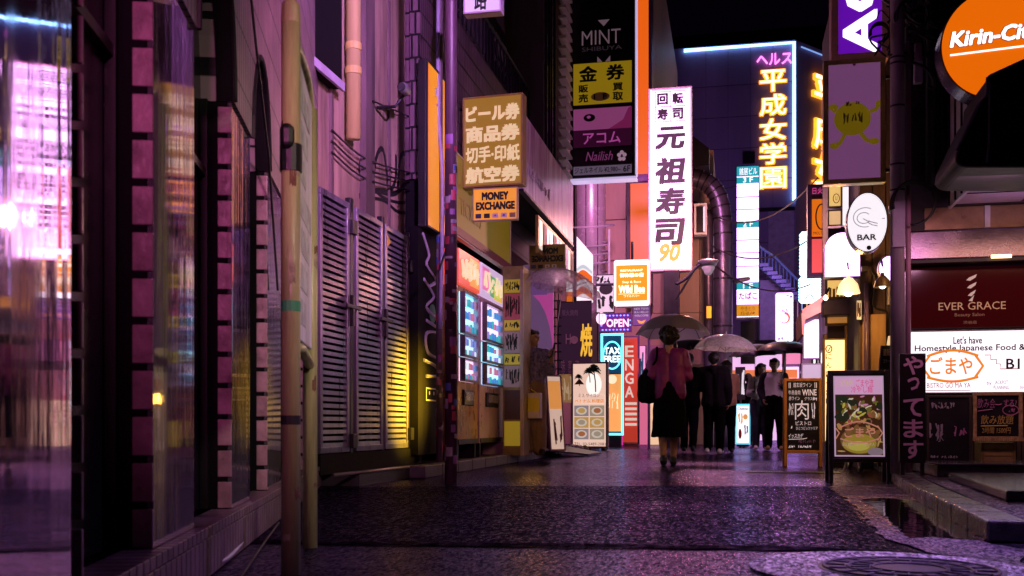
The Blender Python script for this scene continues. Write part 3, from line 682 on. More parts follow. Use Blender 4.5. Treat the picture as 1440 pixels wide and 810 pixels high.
# ventilation ducts beside it
dm = M('duct_metal', (.11, .09, .14), .35, metal=.6, var=.3)
YD = 25.2; Dd = YD / ray(1000).y
q = lambda x, y, dY=0: V(((at(x, 0, YD + dY)).x, YD + dY, zof(y, Dd)))
t = thing('duct', 'fat bent ventilation duct rising beside the corner building', 'duct', (q(1015, 0).x, YD, 0))
pts = smoothpts([q(1017, 640), q(1017, 420), q(1017, 330), q(1012, 285), q(1000, 262), q(980, 250), q(955, 247)], 5)
MB().tube(pts, .22, 16).build('pipe', dm, t, smooth=True)
m_ = MB()
for k in range(4, len(pts) - 1, 2): d = (pts[k + 1] - pts[k]).normalized() * .02; m_.tube([pts[k] - d, pts[k] + d], .235, 16)
m_.build('joint', dmetal, t)
t = thing('duct', 'slim inner ventilation duct under the bend of the fat duct', 'duct', (q(992, 0).x, YD + .2, 0))
pts = smoothpts([q(996, 640), q(996, 330), q(990, 300), q(975, 288), q(955, 286)], 5)
MB().tube(pts, .12, 12).build('pipe', dm, t, smooth=True)
ac = front(976, 286, 994, 330, 24.6)
t = thing('air_vent', 'small lit cage box under the duct bend', 'vent', ac.base())
MB().frame(ac, .05, -.3, .01).build('frame', white, t); MB().pb(ac, .1, .1, .9, .9, -.28, -.02).build('core', dmetal, t)
MB().pb(ac, .72, .1, .9, .9, -.02, -.005).build('lamp', E('vent_lamp', (.8, .7, 1), 1.2), t)
# roof cap
t = thing('roof_vent', 'dark gabled vent cap on top of the ducts', 'vent', q(985, 250))
MB().poly([q(962, 232), q(997, 232), q(997, 208), q(975, 190), q(962, 190)], (0, .8, 0)).build('cover', dmetal, t)

# ------------------------------------------------------------------ tall block with neon lettering, seen corner-on
YH = 44.
HP = front(962, 62, 1119, 560, YH)
hz = zof(62, YH / ray(1040).y)
hc = HP.o + HP.r * HP.w
hd = V((.62, .785, 0))
HB = thing('neon_block', 'tall dark purple building with neon edge and yellow neon lettering', 'building', HP.base())
hw = M('block_render', (.28, .2, .40), .7, var=.18, scale=.8, streak=True)
pl_ = [V((HP.o.x - 3.0, YH, 0)), V((hc.x, YH, 0)), V((hc.x, YH, 0)) + hd * 14, V((HP.o.x - 3.0, YH + 12, 0))]
MB().poly(pl_, (0, 0, hz)).build('wall', hw, HB)
nb_ = E('blue_neon', (.25, .55, 1), 5)
HF = Pan((HP.o.x, YH, 0), (1, 0, 0), (0, 0, 1), HP.w, hz)
Dh = YH / ray(1100).y
vz = lambda py: zof(py, Dh) / hz
m_ = MB().tube([HF.pt(.0, .992, .08), HF.pt(.985, .992, .08), HF.pt(.985, vz(283), .08)], .075, 8); m_.build('neon_tube', nb_, HB)
HS = Pan((hc.x, YH, 0), hd, (0, 0, 1), 14, hz)
MB().tube([HS.pt(.02, .985, .08), HS.pt(.9, .985, .08)], .03, 6).build('neon_tube', E('dim_blue_neon', (.25, .45, 1), 1.0), HB)
ng = E('orange_neon', (1, .36, .02), 2.2); nw_ = E('cream_neon', (1, .86, .5), 4); npk = E('pink_neon', (1, .2, .75), 3)
text('ヘルス', HF, .655, vz(91), .965, vz(75), npk, HB, bold=.01, d=.06, ext=.04)
for i, ch in enumerate('平成女学園'):
    y0 = 97 + 34.2 * i; g_ = (.675, vz(y0 + 32), .925, vz(y0))
    text(ch, HF, *g_, ng, HB, 'neon_outline', bold=.055, d=.03, ext=.03)
    text(ch, HF, g_[0] + .012, g_[1] + .003, g_[2] - .012, g_[3] - .003, nw_, HB, 'neon_letter', bold=-.004, d=.08, ext=.02)
    p = HS; y0 = 92 + 54 * i
    g2 = (.075, vz(y0 + 58), .215, vz(y0 + 4))
    text(ch, HS, *g2, ng, HB, 'neon_outline', bold=.055, d=.03, ext=.12)
    text(ch, HS, g2[0] + .005, g2[1] + .003, g2[2] - .005, g2[3] - .003, nw_, HB, 'neon_letter', bold=0, d=.16, ext=.02)
m_ = MB()
for k in range(1, 7): m_.pb(HF, .0, vz(70 + 45 * k) - .0012, 1, vz(70 + 45 * k), .0, .012)
for k in range(1, 5): m_.pb(HF, .2 * k - .002, 0, .2 * k, .99, .0, .010)
m_.build('panel_joint', M('joint_dark', (.05, .03, .08), .7), HB)
MB().pb(HF, .53, vz(228), .64, vz(212), 0, .15).build('window', black, HB)
MB().pb(HF, .76, vz(390), .985, vz(297), .0, .05).build('shutter_panel', M('pale_panel', (.45, .38, .52), .6), HB)
MB().pb(HF, .68, vz(297), .99, vz(292), .0, .12).build('ledge', dmetal, HB)
# outside stair in front of that block
t = thing('outside_stair', 'blue-lit outside stair with sloping rail below the neon block', 'stairs', at(1085, 600, 38))
Ds = 38 / ray(1085).y
qq = lambda x, y: V((at(x, 0, 38).x, 38, zof(y, Ds)))
m_ = MB()
for k in range(9):
    a = qq(1066, 372).lerp(qq(1122, 425), k / 9); m_.bb(a.x, a.x + .35, 37.6, 38.6, a.z - .12, a.z)
m_.build('tread', M('stair_steel', (.12, .12, .2), .4, metal=.4), t)
m_ = MB().tube([qq(1066, 345), qq(1090, 362), qq(1125, 398)], .04).tube([qq(1066, 372), qq(1122, 425)], .05)
for k in range(12): a = qq(1066, 345).lerp(qq(1122, 395), k / 11); m_.tube([a, a - V((0, 0, .68))], .02, 5)
m_.build('railing', E('stair_rail_lit', (.2, .3, 1), .12, base=(.12, .14, .3)), t)
m_ = MB().tube([qq(1066, 600), qq(1066, 372)], .06).tube([qq(1118, 600), qq(1118, 425)], .06); m_.build('post', dmetal, t)
MB().bb(qq(1068, 0).x, qq(1112, 0).x, 38.7, 39, 0, zof(390, Ds)).build('back_wall', M('stair_wall', (.30, .25, .36), .6), t)

# ------------------------------------------------------------------ far blocks that close the lane
fw = M('far_render', (.30, .22, .36), .7, var=.3, streak=True)
def block(label, x0, x1, y0, y1, h, cols, rows, lit, seed, mat=fw):
    rg = random.Random(seed); t = thing('far_building', label, 'building', ((x0 + x1) / 2, y0, 0))
    MB().bb(x0, x1, y0, y1, 0, h).build('wall', mat, t)
    P = Pan((x0, y0, 0), (1, 0, 0), (0, 0, 1), x1 - x0, h)
    for i in range(cols):
        for j in range(rows):
            a, b = (i + .15) / cols, (j + .25) / rows; S = P.sub(a, b, a + .7 / cols, b + .55 / rows)
            f_ = MB().pb(S, 0, 0, 1, 1, .002, .03).build('window', lit[rg.randrange(len(lit))], t)
            MB().frame(S, .05, .031, .06).build('frame', dmetal, f_)
    return t
wl = [E('win_warm', (1, .6, .3), .9), E('win_pink', (1, .3, .7), .7), M('win_dark', (.02, .015, .03), .1, bump=0), E('win_blue', (.45, .55, 1), .9), M('win_dark', None)]
block('dim purple building closing the lane behind the umbrellas', -4, 6.2, 66, 76, 9.5, 6, 3, wl, 3)
block('dark tower standing far back against the night sky', -14, 8, 90, 110, 34, 9, 9, [M('win_dark', None)] * 14 + [E('win_dim', (.5, .2, .5), .12)], 5, M('tower_dark', (.03, .025, .04), .7))
block('low dark building on the left beyond the round column', -16, xc0 - 6.2, 30, 44, 9, 3, 3, wl, 8)
def rside(label, x, y0, y1, h, seed, mat, lit):
    """building along the right of the lane: its long side faces the lane"""
    rg = random.Random(seed); t = thing('lane_building', label, 'building', (x, y0, 0))
    MB().bb(x, x + 6, y0, y1, 0, h).build('wall', mat, t)
    P = Pan((x, y1, 0), (0, -1, 0), (0, 0, 1), y1 - y0, h)
    n = max(1, int((y1 - y0) / 2.2))
    for j in range(int(h / 3)):
        for i in range(n):
            S = P.sub((i + .15) / n, (3 * j + .5) / h, (i + .8) / n, (3 * j + 2.3) / h)
            f_ = MB().pb(S, 0, 0, 1, 1, .002, .03).build('window', lit[rg.randrange(len(lit))] if j else lit[0], t)
            MB().frame(S, .06, .031, .09).build('frame', dmetal, f_)
    return t
lw = M('lane_render', (.33, .26, .34), .6, var=.3, streak=True)
rside('purple building lining the right of the lane beyond the swirl sign', 2.35, 30, 58, 6.2, 2, lw, [E('shop_pink', (1, .55, .75), 1.6)] + wl)
rside('shop building on the right of the lane behind the bulb-edged signs', 2.15, 19.6, 29, 5.0, 4, M('lane_render_dark', (.2, .15, .24), .6, var=.3, streak=True), [E('shop_white', (1, .85, .9), 1.8)] + wl)
fs_ = thing('far_glow_front', 'bright white lilac shop front far down the lane behind the walkers', 'shop', (1.4, 37, 0))  # glowing front added so its reflection brightens the road
MB().bb(.35, 2.3, 37, 39, 0, 3.4).build('wall', fw, fs_)
for a, b in ((.42, 1.3), (1.38, 2.25)): MB().bb(a, b, 36.96, 36.998, .15, 2.5).build('window', E('far_white', (.85, .55, 1), 1.7), fs_)
MB().bb(.35, 2.3, 36.9, 36.998, 2.6, 3.2).build('fascia', E('far_fascia', (1, .3, .5), .9), fs_)
# ground floor shop windows far down the left
rsl = thing('far_glow_front', 'bright pink lit shop front at the far left of the lane', 'shop', (xc1 - .3, 41, 0))
MB().bb(xc1 - 6, xc1 - .2, 41, 43, 0, 4.5).build('wall', fw, rsl)
MB().pb(Pan((xc1 - 1.5, 41, .2), (1, 0, 0), (0, 0, 1), 1.2, 2.2), 0, 0, 1, 1, .002, .03).build('window', E('shop_pink', None), rsl)

# ------------------------------------------------------------------ bistro building on the right
YR = 9.75
RB = thing('bistro_building', 'dark building on the right holding the bistro and salon signs', 'building', (1.85, YR, 0))
rx0 = at(1268, 0, YR).x
MB().bb(rx0, 8, YR, YR + .1, .1, 9).bb(1.98, 8, YR + .1, 12.2, .1, 9).build('wall', M('bistro_wall', (.05, .04, .05), .5, var=.4), RB)
bmP = front(1268, 320, 1560, 362, YR - .25)
MB().pb(bmP, 0, 0, 1, 1, -.24, .0).build('beam', M('brushed_beam', (.20, .16, .20), .25, metal=.85, var=.35, scale=3, bump=.08), RB, bevel=.015)
MB().pb(bmP, 0, -.12, 1, -.01, -.24, .03).build('beam_trim', black, RB)
gd = front(1300, 288, 1560, 319, YR - .01)
MB().pb(gd, 0, 0, 1, 1, .0, .012).build('panel', M('gold_lit_panel', (.45, .30, .18), .3, metal=.6), RB)  # gold light on the recess wall put into this panel's colour
MB().pb(gd, .33, 0, .36, 1, .013, .03).build('panel_trim', white, RB)
sx = at(1338, 0, YR - .1).x
sf = M('soffit_panel', (.55, .46, .52), .4, var=.2)
zs = zof(287, (YR - .1) / ray(1345).y)
MB().bb(sx, 8, 8.75, YR - .1, zs, zs + .06).build('soffit', sf, RB)
m_ = MB()
for k in range(5): m_.bb(sx + .01 + .55 * k, sx + .03 + .55 * k, 8.76, YR - .12, zs - .008, zs - .001)
m_.bb(sx, 8, 9.2, 9.215, zs - .007, zs - .002).build('soffit_joint', black, RB)
MB().bb(sx - .03, sx - .002, 8.74, YR - .1, zs - .04, zs + 1.15).build('side_panel', white, RB)
m_ = MB()
for yy in (8.8, 9.05, 9.3, 9.55): m_.bb(sx - .045, sx - .031, yy, yy + .02, zs - .03, zs + 1.15)
m_.build('side_rib', dmetal, RB)
MB().bb(sx + .01, 8, 8.95, YR - .1, zs + .07, zs + 5).build('upper_wall', M('bistro_upper', (.07, .05, .08), .5), RB)
# doorway posts framing the bistro front
MB().bb(rx0 - .03, rx0 + .02, YR - .27, YR - .01, .2, bmP.o.z - .1).build('door_frame', M('alu_frame', (.45, .4, .45), .3, metal=.7), RB)
m_ = MB(); P = front(1290, 552, 1560, 652, YR - .02)
for k in range(40): m_.pb(P, k / 40, 0, (k + .8) / 40, 1, 0, .02)
m_.build('reed_panel', M('reed_wood', (.06, .04, .03), .6, var=.5), RB)
MB().pb(P, 0, .93, 1, .99, .021, .05).build('reed_rail', M('reed_rail', (.45, .30, .2), .5), RB)

# timber shop beyond it
YW = 12.3
WB = thing('timber_building', 'weathered timber shop building behind the oval bar sign', 'building', (1.5, YW, 0))
wood = M('old_wood', (.13, .075, .07), .55, var=.5, scale=7, bump=.5, bscale=30, streak=True)
wx0 = at(1208, 0, YW).x
m_ = MB(); q_ = wx0
while q_ < 3.5: m_.bb(q_ + .004, q_ + .14, YW, YW + .05, .1, 5.4); q_ += .145
m_.build('plank_wall', wood, WB, bevel=.003)
MB().bb(wx0, 7, YW + .06, 17.2, .0, 6.6).build('wall', M('timber_dark', (.06, .045, .05), .6, var=.4), WB)
MB().pb(front(1213, 442, 1246, 640, YW - .06), 0, 0, 1, 1, -.03, 0).build('board', M('ply_board', (.50, .30, .12), .5, var=.35, scale=6, streak=True), WB, bevel=.004)
# dark stall front with lit openings
YS = 13.6
ST = thing('stall_front', 'small dark shop front with lit yellow shelves below the white rounded sign', 'shop', at(1180, 640, YS))
sP = front(1167, 250, 1211, 640, YS)
MB().pb(sP, 0, 0, 1, 1, -.5, -.25).build('wall', M('stall_dark', (.05, .03, .05), .6), ST)
ye = E('stall_yellow', (1, .62, .18), .9); yd = E('stall_amber', (1, .42, .10), .35)
for a, b, mt in ((392, 420, ye), (443, 457, yd)):
    P = front(1161, a, 1197 if a < 430 else 1196, b, YS - .05); f_ = MB().pb(P, 0, 0, 1, 1, -.04, 0).build('lit_shelf', mt, ST)
    MB().frame(P, .02, .001, .04, .01).build('frame', M('brown_wood', (.16, .08, .05), .5), f_)
MB().pb(front(1157, 421, 1200, 443, YS - .3), 0, 0, 1, 1, -.28, 0).build('eave', M('purple_eave', (.09, .04, .12), .45), ST, bevel=.01)
MB().pb(front(1158, 470, 1163, 640, YS - .1), 0, 0, 1, 1, -.1, 0).pb(front(1189, 458, 1196, 640, YS - .1), 0, 0, 1, 1, -.1, 0).build('post', M('amber_post', (.5, .3, .1), .5), ST)
rg = random.Random(4)
MB().tube([at(1219, 398, YW - .08), at(1219, 640, YW - .08)], .03).build('downpipe', M('plum_pipe', (.14, .08, .16), .4), WB, smooth=True)
MB().tube(smoothpts([at(1224, 380, YW - .05), at(1232, 395, YW - .06), at(1228, 430, YW - .05), at(1250, 442, YW - .06), at(1256, 500, YW - .05)], 5), .012).build('wiring', cable_m, WB)
mP = front(1247, 405, 1259, 430, YW - .02); mt_ = thing('meter_box', 'small grey meter box on the timber wall under the round white sign', 'box', mP.base()); MB().pb(mP, 0, 0, 1, 1, -.01, .1).build('cover', M('meter_grey', (.3, .27, .32), .45), mt_, bevel=.01); MB().disc(mP, .5, .6, .03, .03, .101, .108, 16).build('dial', black, mt_)
m_ = MB()
for k in range(5): m_.pb(front(1164, 396 + 0 * k, 1192, 418, YS - .06), .05 + .19 * k, 0, .05 + .19 * k + .13, rg.uniform(.5, .9), 0, .02)
m_.build('bottle_row', M('bottle_glass', (.5, .3, .08), .2), ST)

# ================================================================== SIGNS ON THE LEFT
gold = M('gold_sign', (.42, .26, .05), .4, var=.15); cream = M('cream_letter', (.9, .78, .5), .5, var=.05, bump=0)
YM = 11.5
P = front(650, 134, 736, 262, YM, R(-4))
t = signbox('projecting_sign', 'square gold sign with four rows of cream Japanese letters on the brick building', P, .16, E('gold_face', (.42, .22, .02), .62, .35, (.18, .10, .015)), M('gold_frame', (.35, .22, .06), .4), .02, 'sign')
cl_ = E('cream_lit', (.92, .70, .36), .75, .5)
for i, s in enumerate(('ビール券', '商品券', '切手·印紙', '航空券')):
    v1 = .90 - .225 * i; text(s, P, .05, v1 - .185, .95, v1, cl_, t, bold=.06 if i != 2 else .04, d=.004)
MB().tube([P.pt(0, .9, -.08), P.pt(-.25, .9, -.08)], .02).tube([P.pt(0, .15, -.08), P.pt(-.25, .15, -.08)], .02).build('bracket', dmetal, t)
def money(P, label, mir=False, lit=True):
    t = signbox('exchange_sign', label, P, .06, E('amber_face', (1, .40, .02), .62, .4, (.8, .4, .05)) if lit else M('dim_amber', (.35, .22, .05), .5), M('sign_edge', (.5, .42, .3), .5), .012)
    text('MONEY', P, .2, .62, .8, .88, ink, t, bold=.075, mirror=mir); text('EXCHANGE', P, .07, .32, .94, .58, ink, t, bold=.075, mirror=mir)
    fl = [M('flag_navy', (.04, .05, .12), .5), M('flag_black', (.02, .02, .02), .5), M('flag_white', (.8, .75, .7), .5), M('flag_white', None), M('flag_grey', (.3, .2, .12), .5)]
    for k in range(5):
        a = .06 + .19 * k; f_ = MB().pb(P, a, .08, a + .13, .22, .002, .006).build('flag', fl[k], t)
        if k == 2: MB().disc(P, a + .065, .15, .012, .012, .006, .009, 12).build('flag_disc', M('flag_red', (.7, .05, .04), .5), f_)
        if k == 3: MB().disc(P, a + .065, .15, .014, .012, .006, .009, 12).build('flag_disc', M('flag_blue', (.05, .08, .4), .5), f_)
    return t
money(front(665, 264, 728, 310, YM + .02), 'small bright orange money exchange sign right under the gold sign')
money(front(744, 344, 795, 380, 14.6), 'dim yellow exchange sign with reversed lettering hanging under the shop fascia', True, False)
# tall yellow panel flat on the wall
P = side(600, 629, 82, 318, XB + .10, 600)
t = signbox('wall_sign', 'tall plain orange yellow panel with small marks on the corner of the brick building', P, .09, E('yellow_face', (1, .36, .008), .6, .4, (.75, .38, .03)), black, .02)
lines(P, [[(.4, .83), (.42, .86), (.40, .88)], [(.55, .80), (.6, .82)], [(.7, .8), (.72, .79)], [(.45, .79), (.47, .78)]], .012, M('mark_grey', (.5, .5, .55), .5), t)
# lower yellow band with faint lettering above the vending machines
P = side(629, 735, 240, 322, XB + .06, 629)
P = Pan((XB + .06, atx(631, 0, XB).y, 2.62), (0, 1, 0), (0, 0, 1), 3.0, .95)
t = signbox('shop_signboard', 'long dull yellow shop signboard behind the money exchange sign', P, .05, E('mustard_face', (.42, .28, .01), .26, .5, (.16, .11, .01)), M('sign_edge', None), .02)
text('DISCOUNT', P, .05, .62, .55, .82, M('mustard_print', (.35, .22, .02), .5), t); text('TICKETS', P, .08, .3, .42, .5, M('mustard_print', None), t); MB().pb(P, .01, .02, .99, .12, .003, .02).build('lower_band', M('maroon_band', (.2, .03, .05), .5), t)
# white street-name sign on the purple pole
YP = 8.85
P = front(652, -20, 705, 18, 9.3)
t = signbox('street_sign', 'white lit sign with a single black kanji at the top of the frame', P, .12, E('lav_white', (.75, .58, .8), .75), M('lav_frame', (.55, .45, .58), .5), .015)
text('路', P, .29, .10, .62, .95, ink, t, bold=.03); text('通', P, .29, 1.0, .62, 1.7, ink, t, bold=.03) if False else None
MB().tube([P.pt(0, .3, -.06), P.pt(-.2, .3, -.06)], .015).build('bracket', dmetal, t)
# lit strip of small posters under the fascia
P = side(757, 806, 302, 355, -2.64, 757)
t = thing('poster_strip', 'row of small lit posters in a gold strip under the shop fascia', 'sign', P.base())
MB().pb(P, 0, 0, 1, 1, -.04, 0).build('strip', M('gold_strip', (.5, .33, .12), .35, metal=.4), t)
pc = [E('post_white', (1, .85, .75), .9), E('post_purple', (.4, .15, .5), .5), M('post_dark', (.06, .03, .05), .5)]
for k in range(11): MB().pb(P, .02 + .089 * k, .14, .02 + .089 * k + .066, .9, .001, .008).build('poster', pc[(k * 2) % 3], t)
# MINT tower sign
YT = 17.6
P = front(802, -60, 893, 249, YT); h = lambda py: (249 - py) / 309.
t = signbox('tower_sign', 'tall dark projecting sign tower with a yellow kanji panel and a pink panel', P, .3, M('tower_face', (.015, .011, .016), .3), M('tower_frame', (.05, .04, .06), .35, metal=.4), .03)
dsil = M('dull_silver', (.5, .42, .46), .4, bump=0); dE = E('dim_print', (.45, .28, .36), .25)
text('MINT', P, .18, h(62), .78, h(42), dE, t, bold=-.005); text('SHIBUYA', P, .18, h(71), .8, h(65), E('dimmer_print', (.3, .2, .26), .07), t)
for pts in ([(.43, h(28)), (.61, h(28)), (.52, h(37))], [(.42, h(87)), (.42, h(79)), (.5, h(87))], [(.62, h(87)), (.62, h(79)), (.54, h(87))]):
    MB().poly([P.pt(x, y, .003) for x, y in pts], P.n * .004).build('arrow_mark', dE, t)
def sub(y0, y1, mat, nm): return MB().pb(P, .05, h(y1), .95, h(y0), .0025, .016).build(nm, mat, t)
sub(88, 146, E('yellow_panel', (.62, .40, .012), .34, .4, (.6, .45, .03)), 'yellow_panel')
for ch, a, b, y1, y2 in (('金', .14, .42, 114, 92), ('券', .56, .84, 114, 92), ('販', .13, .28, 129, 118), ('売', .13, .28, 143, 131), ('買', .66, .82, 129, 118), ('取', .66, .82, 143, 131)):
    text(ch, P, a, h(y1), b, h(y2), ink, t, bold=.04, d=.018)
MB().disc(P, .47, h(136), .16, .075, .017, .02).build('pill', M('pill_cream', (.7, .5, .2), .5), t); text('1  F', P, .37, h(140), .57, h(132), ink, t, bold=.02, d=.022)
sub(152, 182, E('pink_panel', (.62, .13, .42), .30, .4, (.6, .15, .45)), 'pink_panel')
m_ = MB().disc(P, .30, h(165), .10, .065, .018, .021).build('emblem', M('emblem_dark', (.03, .01, .025), .5), t)
MB().disc(P, .29, h(164), .035, .025, .022, .024).build('emblem_eye', E('emblem_pink', (.55, .1, .4), .4), m_)
MB().poly([P.pt(.60, h(182), .017), P.pt(.95, h(182), .017), P.pt(.95, h(152), .017), P.pt(.9, h(154), .017), P.pt(.82, h(170), .017)], P.n * .002).build('swoosh', E('rose_panel', (.4, .03, .18), .35), t)
sub(182, 206, E('plum_panel', (.10, .008, .06), .25), 'plum_panel'); text('アコム', P, .2, h(202), .78, h(186), E('pink_letter', (.75, .12, .55), .45), t, bold=.015, d=.018)
sub(210, 232, M('tower_low', (.03, .012, .03), .4), 'dark_panel'); text('Nailish', P, .24, h(226), .66, h(213), E('pink_faint', (.5, .1, .35), .3), t, d=.018, shear=.3)
m_ = MB()
for k in range(5): m_.disc(P, .80 + .045 * math.sin(R(72 * k)), h(221) + .016 * math.cos(R(72 * k)), .035, .035, .018, .021, 12)
m_.build('flower_mark', E('flower_lit', (.6, .35, .5), .5), t)
sub(233, 245, E('price_strip', (.35, .25, .4), .28), 'price_strip'); text('ジェルネイル ¥2,980~', P, .07, h(243.5), .78, h(234.5), ink, t, d=.018, bold=.01); text('6F', P, .82, h(243.5), .93, h(234.5), ink, t, d=.018, bold=.02)
MB().pb(P, 1.005, .01, 1.02, 1, -.28, .0).pb(P, 0, -.012, 1.02, -.002, -.28, 0).build('light_edge', E('edge_lilac', (.75, .6, 1), .8), t)
MB().tube([P.pt(0, .5, -.15), P.pt(-.6, .5, -.15)], .06).tube([P.pt(0, .1, -.15), P.pt(-.6, .1, -.15)], .06).build('bracket', dmetal, t)

# tall white sushi sign
YU = 23.2
P = front(912, 123, 973, 381, YU); h = lambda py: (381 - py) / 258.
t = signbox('sushi_sign', 'tall white glowing sushi sign with large black brush letters down the middle', P, .35, E('sushi_face', (.82, .46, .98), 2.7, base=(.7, .7, .7)), M('sushi_frame', (.6, .45, .55), .4), .035)
MB().frame(P.sub(.08, .01, .92, .99), .012, .003, .008).build('pink_trim', E('pink_line', (.9, .25, .4), .9), t)
gP = P.sub(.15, h(171), .85, h(128))
for ch, a, b in (('回', 0, .5), ('転', .5, .5), ('寿', 0, 0), ('司', .5, 0)): text(ch, gP, a + .07, b + .06, a + .43, b + .44, ink, t, bold=.06, d=.006)
MB().frame(gP, .012, .003, .008).pb(gP, .49, 0, .51, 1, .003, .0075).pb(gP, 0, .49, 1, .51, .003, .007).build('grid_line', ink, t)
for i, ch in enumerate('元祖寿司'): text(ch, P, .15, h(216 + 43 * i - (6 if i == 0 else 0)), .85, h(178 + 43 * i), ink, t, bold=.05, d=.006, shear=.12)
text('90', P, .25, h(368), .74, h(342), E('orange_script', (1, .40, .04), .9), t, bold=.04, d=.006, shear=.25)
dpp = at(945, 430, YU + .2)
MB().bb(dpp.x - .17, dpp.x + .17, YU - .1, YU + .3, 0, P.o.z).build('post', dmetal, t)
MB().tube([P.pt(-.02, .52, -.15), P.pt(-.5, .52, -.15)], .1).build('bracket', M('arm_purple', (.1, .05, .14), .4), t)
# street lamps on arms
def lamp(label, pts, Y, head, col, st):
    D = Y / ray(pts[0][0]).y; q = [V((at(x, 0, Y).x, Y, zof(y, D))) for x, y in pts]
    t = thing('street_lamp', label, 'street lamp', (q[0].x, Y, 0 if pts[0][1] > 500 else q[0].z))
    MB().tube(smoothpts(q, 5), .035, 8).build('arm', dmetal, t, smooth=True)
    return t, q
t, q = lamp('lamp with a bell shade on a curved arm beside the sushi sign post', [(950, 400), (965, 392), (980, 376), (992, 368)], 22.6, None, None, 0)
MB().tube([q[0] + V((0, 0, -.35)), q[1] + V((0, 0, -.1)), q[3] + V((-.1, 0, .02))], .025, 6).build('brace', dmetal, t)
hp = q[-1] + V((.06, 0, -.12))
MB().tube([hp + V((0, 0, .17)), hp + V((0, 0, .12)), hp + V((0, 0, .10)), hp + V((0, 0, 0))], [.04, .22, .22, .16], 14).build('shade', M('lamp_shade', (.3, .27, .3), .4, metal=.3), t, smooth=True)
MB().cap(hp + V((0, 0, -.05)), hp + V((0, 0, -.1)), .14, .10, 14).build('bulb', E('lamp_glass', (.9, .7, .8), .2), t, smooth=True)
t, q = lamp('plain street lamp with a long flat head on a tall post before the directory sign', [(1009, 640), (1009, 420), (1011, 405), (1020, 398), (1035, 396)], 26.5, None, None, 0)
MB().cap(q[-1], q[-1] + V((.3, 0, .05)), .07, .05).build('head', M('lamp_head', (.4, .32, .4), .4), t, smooth=True)

# floor directory sign
YD_ = 28.5
P = front(1035, 233, 1068, 447, YD_); h = lambda py: (447 - py) / 214.
t = signbox('directory_sign', 'tall narrow white and teal floor directory sign in the middle of the lane', P, .3, E_white, dmetal, .02)
teal = E('teal_lit', (.02, .45, .55), .9)
MB().pb(P, .02, h(248), .98, h(234), .003, .01).pb(P, .02, h(258), .98, h(249), .003, .01).pb(P, .02, h(320), .98, h(311), .003, .01).pb(P, .02, h(407), .98, h(397), .003, .01).build('teal_band', teal, t)
text('雑居ビル', P, .14, h(246), .9, h(236), E_soft, t, d=.012)
for s, y in (('3 F', 253), ('2 F', 315), ('1 F', 402)): text(s, P, .3, h(y + 3.5), .72, h(y - 3.5), E_soft, t, bold=.02, d=.012)
MB().pb(P, 0, h(277.5), 1, h(276.5), .003, .012).pb(P, 0, h(295), 1, h(294), .003, .012).pb(P, 0, h(338), 1, h(337), .003, .012).pb(P, 0, h(356), 1, h(355), .003, .012).pb(P, 0, h(375), 1, h(374), .003, .012).build('divider', ink, t)
text('たばこ', P, .12, h(421), .9, h(411), E('red_letter', (.6, .03, .02), .3), t, bold=.03, d=.006)
MB().pb(P, .01, .01, .99, h(428), .003, .01).build('orange_panel', E('orange_lit', (1, .38, .02), .8), t); text('やきとり', P, .2, h(437), .8, h(431), M('brown_print', (.4, .16, .01), .5), t, d=.012); scrawl(P, .2, h(444), .8, h(438), .006, M('brown_print', None), t, 5, d=.012)
MB().pb(P, .2, -.3, .8, -.02, -.3, -.1).build('post', dmetal, t)
P = front(993, 430, 1001, 448, 24); t = signbox('wall_sign', 'small yellow lit sign at the edge of the slim duct', P, .1, E('yellow_lit', (1, .5, .03), 1), dmetal, .01)
# swirl sign
P = front(1090, 411, 1116, 481, 27.2); t = thing('swirl_sign', 'white rounded lit sign with an orange swirl far down the lane', 'sign', P.base())
MB().poly(rounded(P, .07), -P.n * .22).build('housing', M('swirl_frame', (.4, .35, .45), .4), t)
MB().poly([p + P.n * .004 for p in rounded(P, .07, inset=.015)], P.n * .008).build('face_panel', E_white, t)
MB().tube([P.pt(.5 + .26 * math.cos(R(a)), .48 + .1 * math.sin(R(a)), .014) for a in range(-150, 100, 12)], [.008 + .0016 * k for k in range(21)], 6).build('swirl_mark', E('orange_mark', (1, .3, .02), .7), t)
gt = M('green_print', (.02, .25, .15), .5)
scrawl(P, .6, .88, .95, .96, .01, gt, t, 2, n=2, d=.014); scrawl(P, .1, .03, .5, .1, .01, gt, t, 6, n=2, d=.014); scrawl(P, .2, .6, .7, .68, .008, ink, t, 7, n=3, d=.014)
MB().tube([P.pt(.5, 0, -.1), (P.pt(.5, 0, -.1).x, P.pt(.5, 0, -.1).y, 0)], .05).build('post', dmetal, t)
# bulb-edged signs
bl = E('bulb_blue', (.35, .8, 1), 5)
def bulbs(P, t, nx, ny):
    for k in range(nx): 
        for v in (0, 1): MB().cap(P.pt((k + .5) / nx, v, .04), P.pt((k + .5) / nx, v, .041), .055, .055, 6).build('bulb', bl, t)
    for k in range(ny):
        for u in (0, 1): MB().cap(P.pt(u, (k + .5) / ny, .04), P.pt(u, (k + .5) / ny, .041), .055, .055, 6).build('bulb', bl, t)
P = front(1127, 329, 1140, 387, 25); t = signbox('bulb_sign', 'narrow white sign edged with blue bulbs below the orange sign', P, .2, E('cyanwhite', (.8, .95, 1), 3), dmetal, .02); bulbs(P, t, 3, 12)
P = front(1126, 392, 1151, 424, 24.4); t = signbox('bulb_sign', 'square white sign edged with blue bulbs above the brown awning', P, .2, E('cyanwhite', None), dmetal, .02); bulbs(P, t, 6, 8)
MB().tube([P.pt(.25 + .5 * k / 10, .1 + .2 * math.sin(math.pi * k / 10), .01) for k in range(11)], .012, 5).build('arc_mark', ink, t)
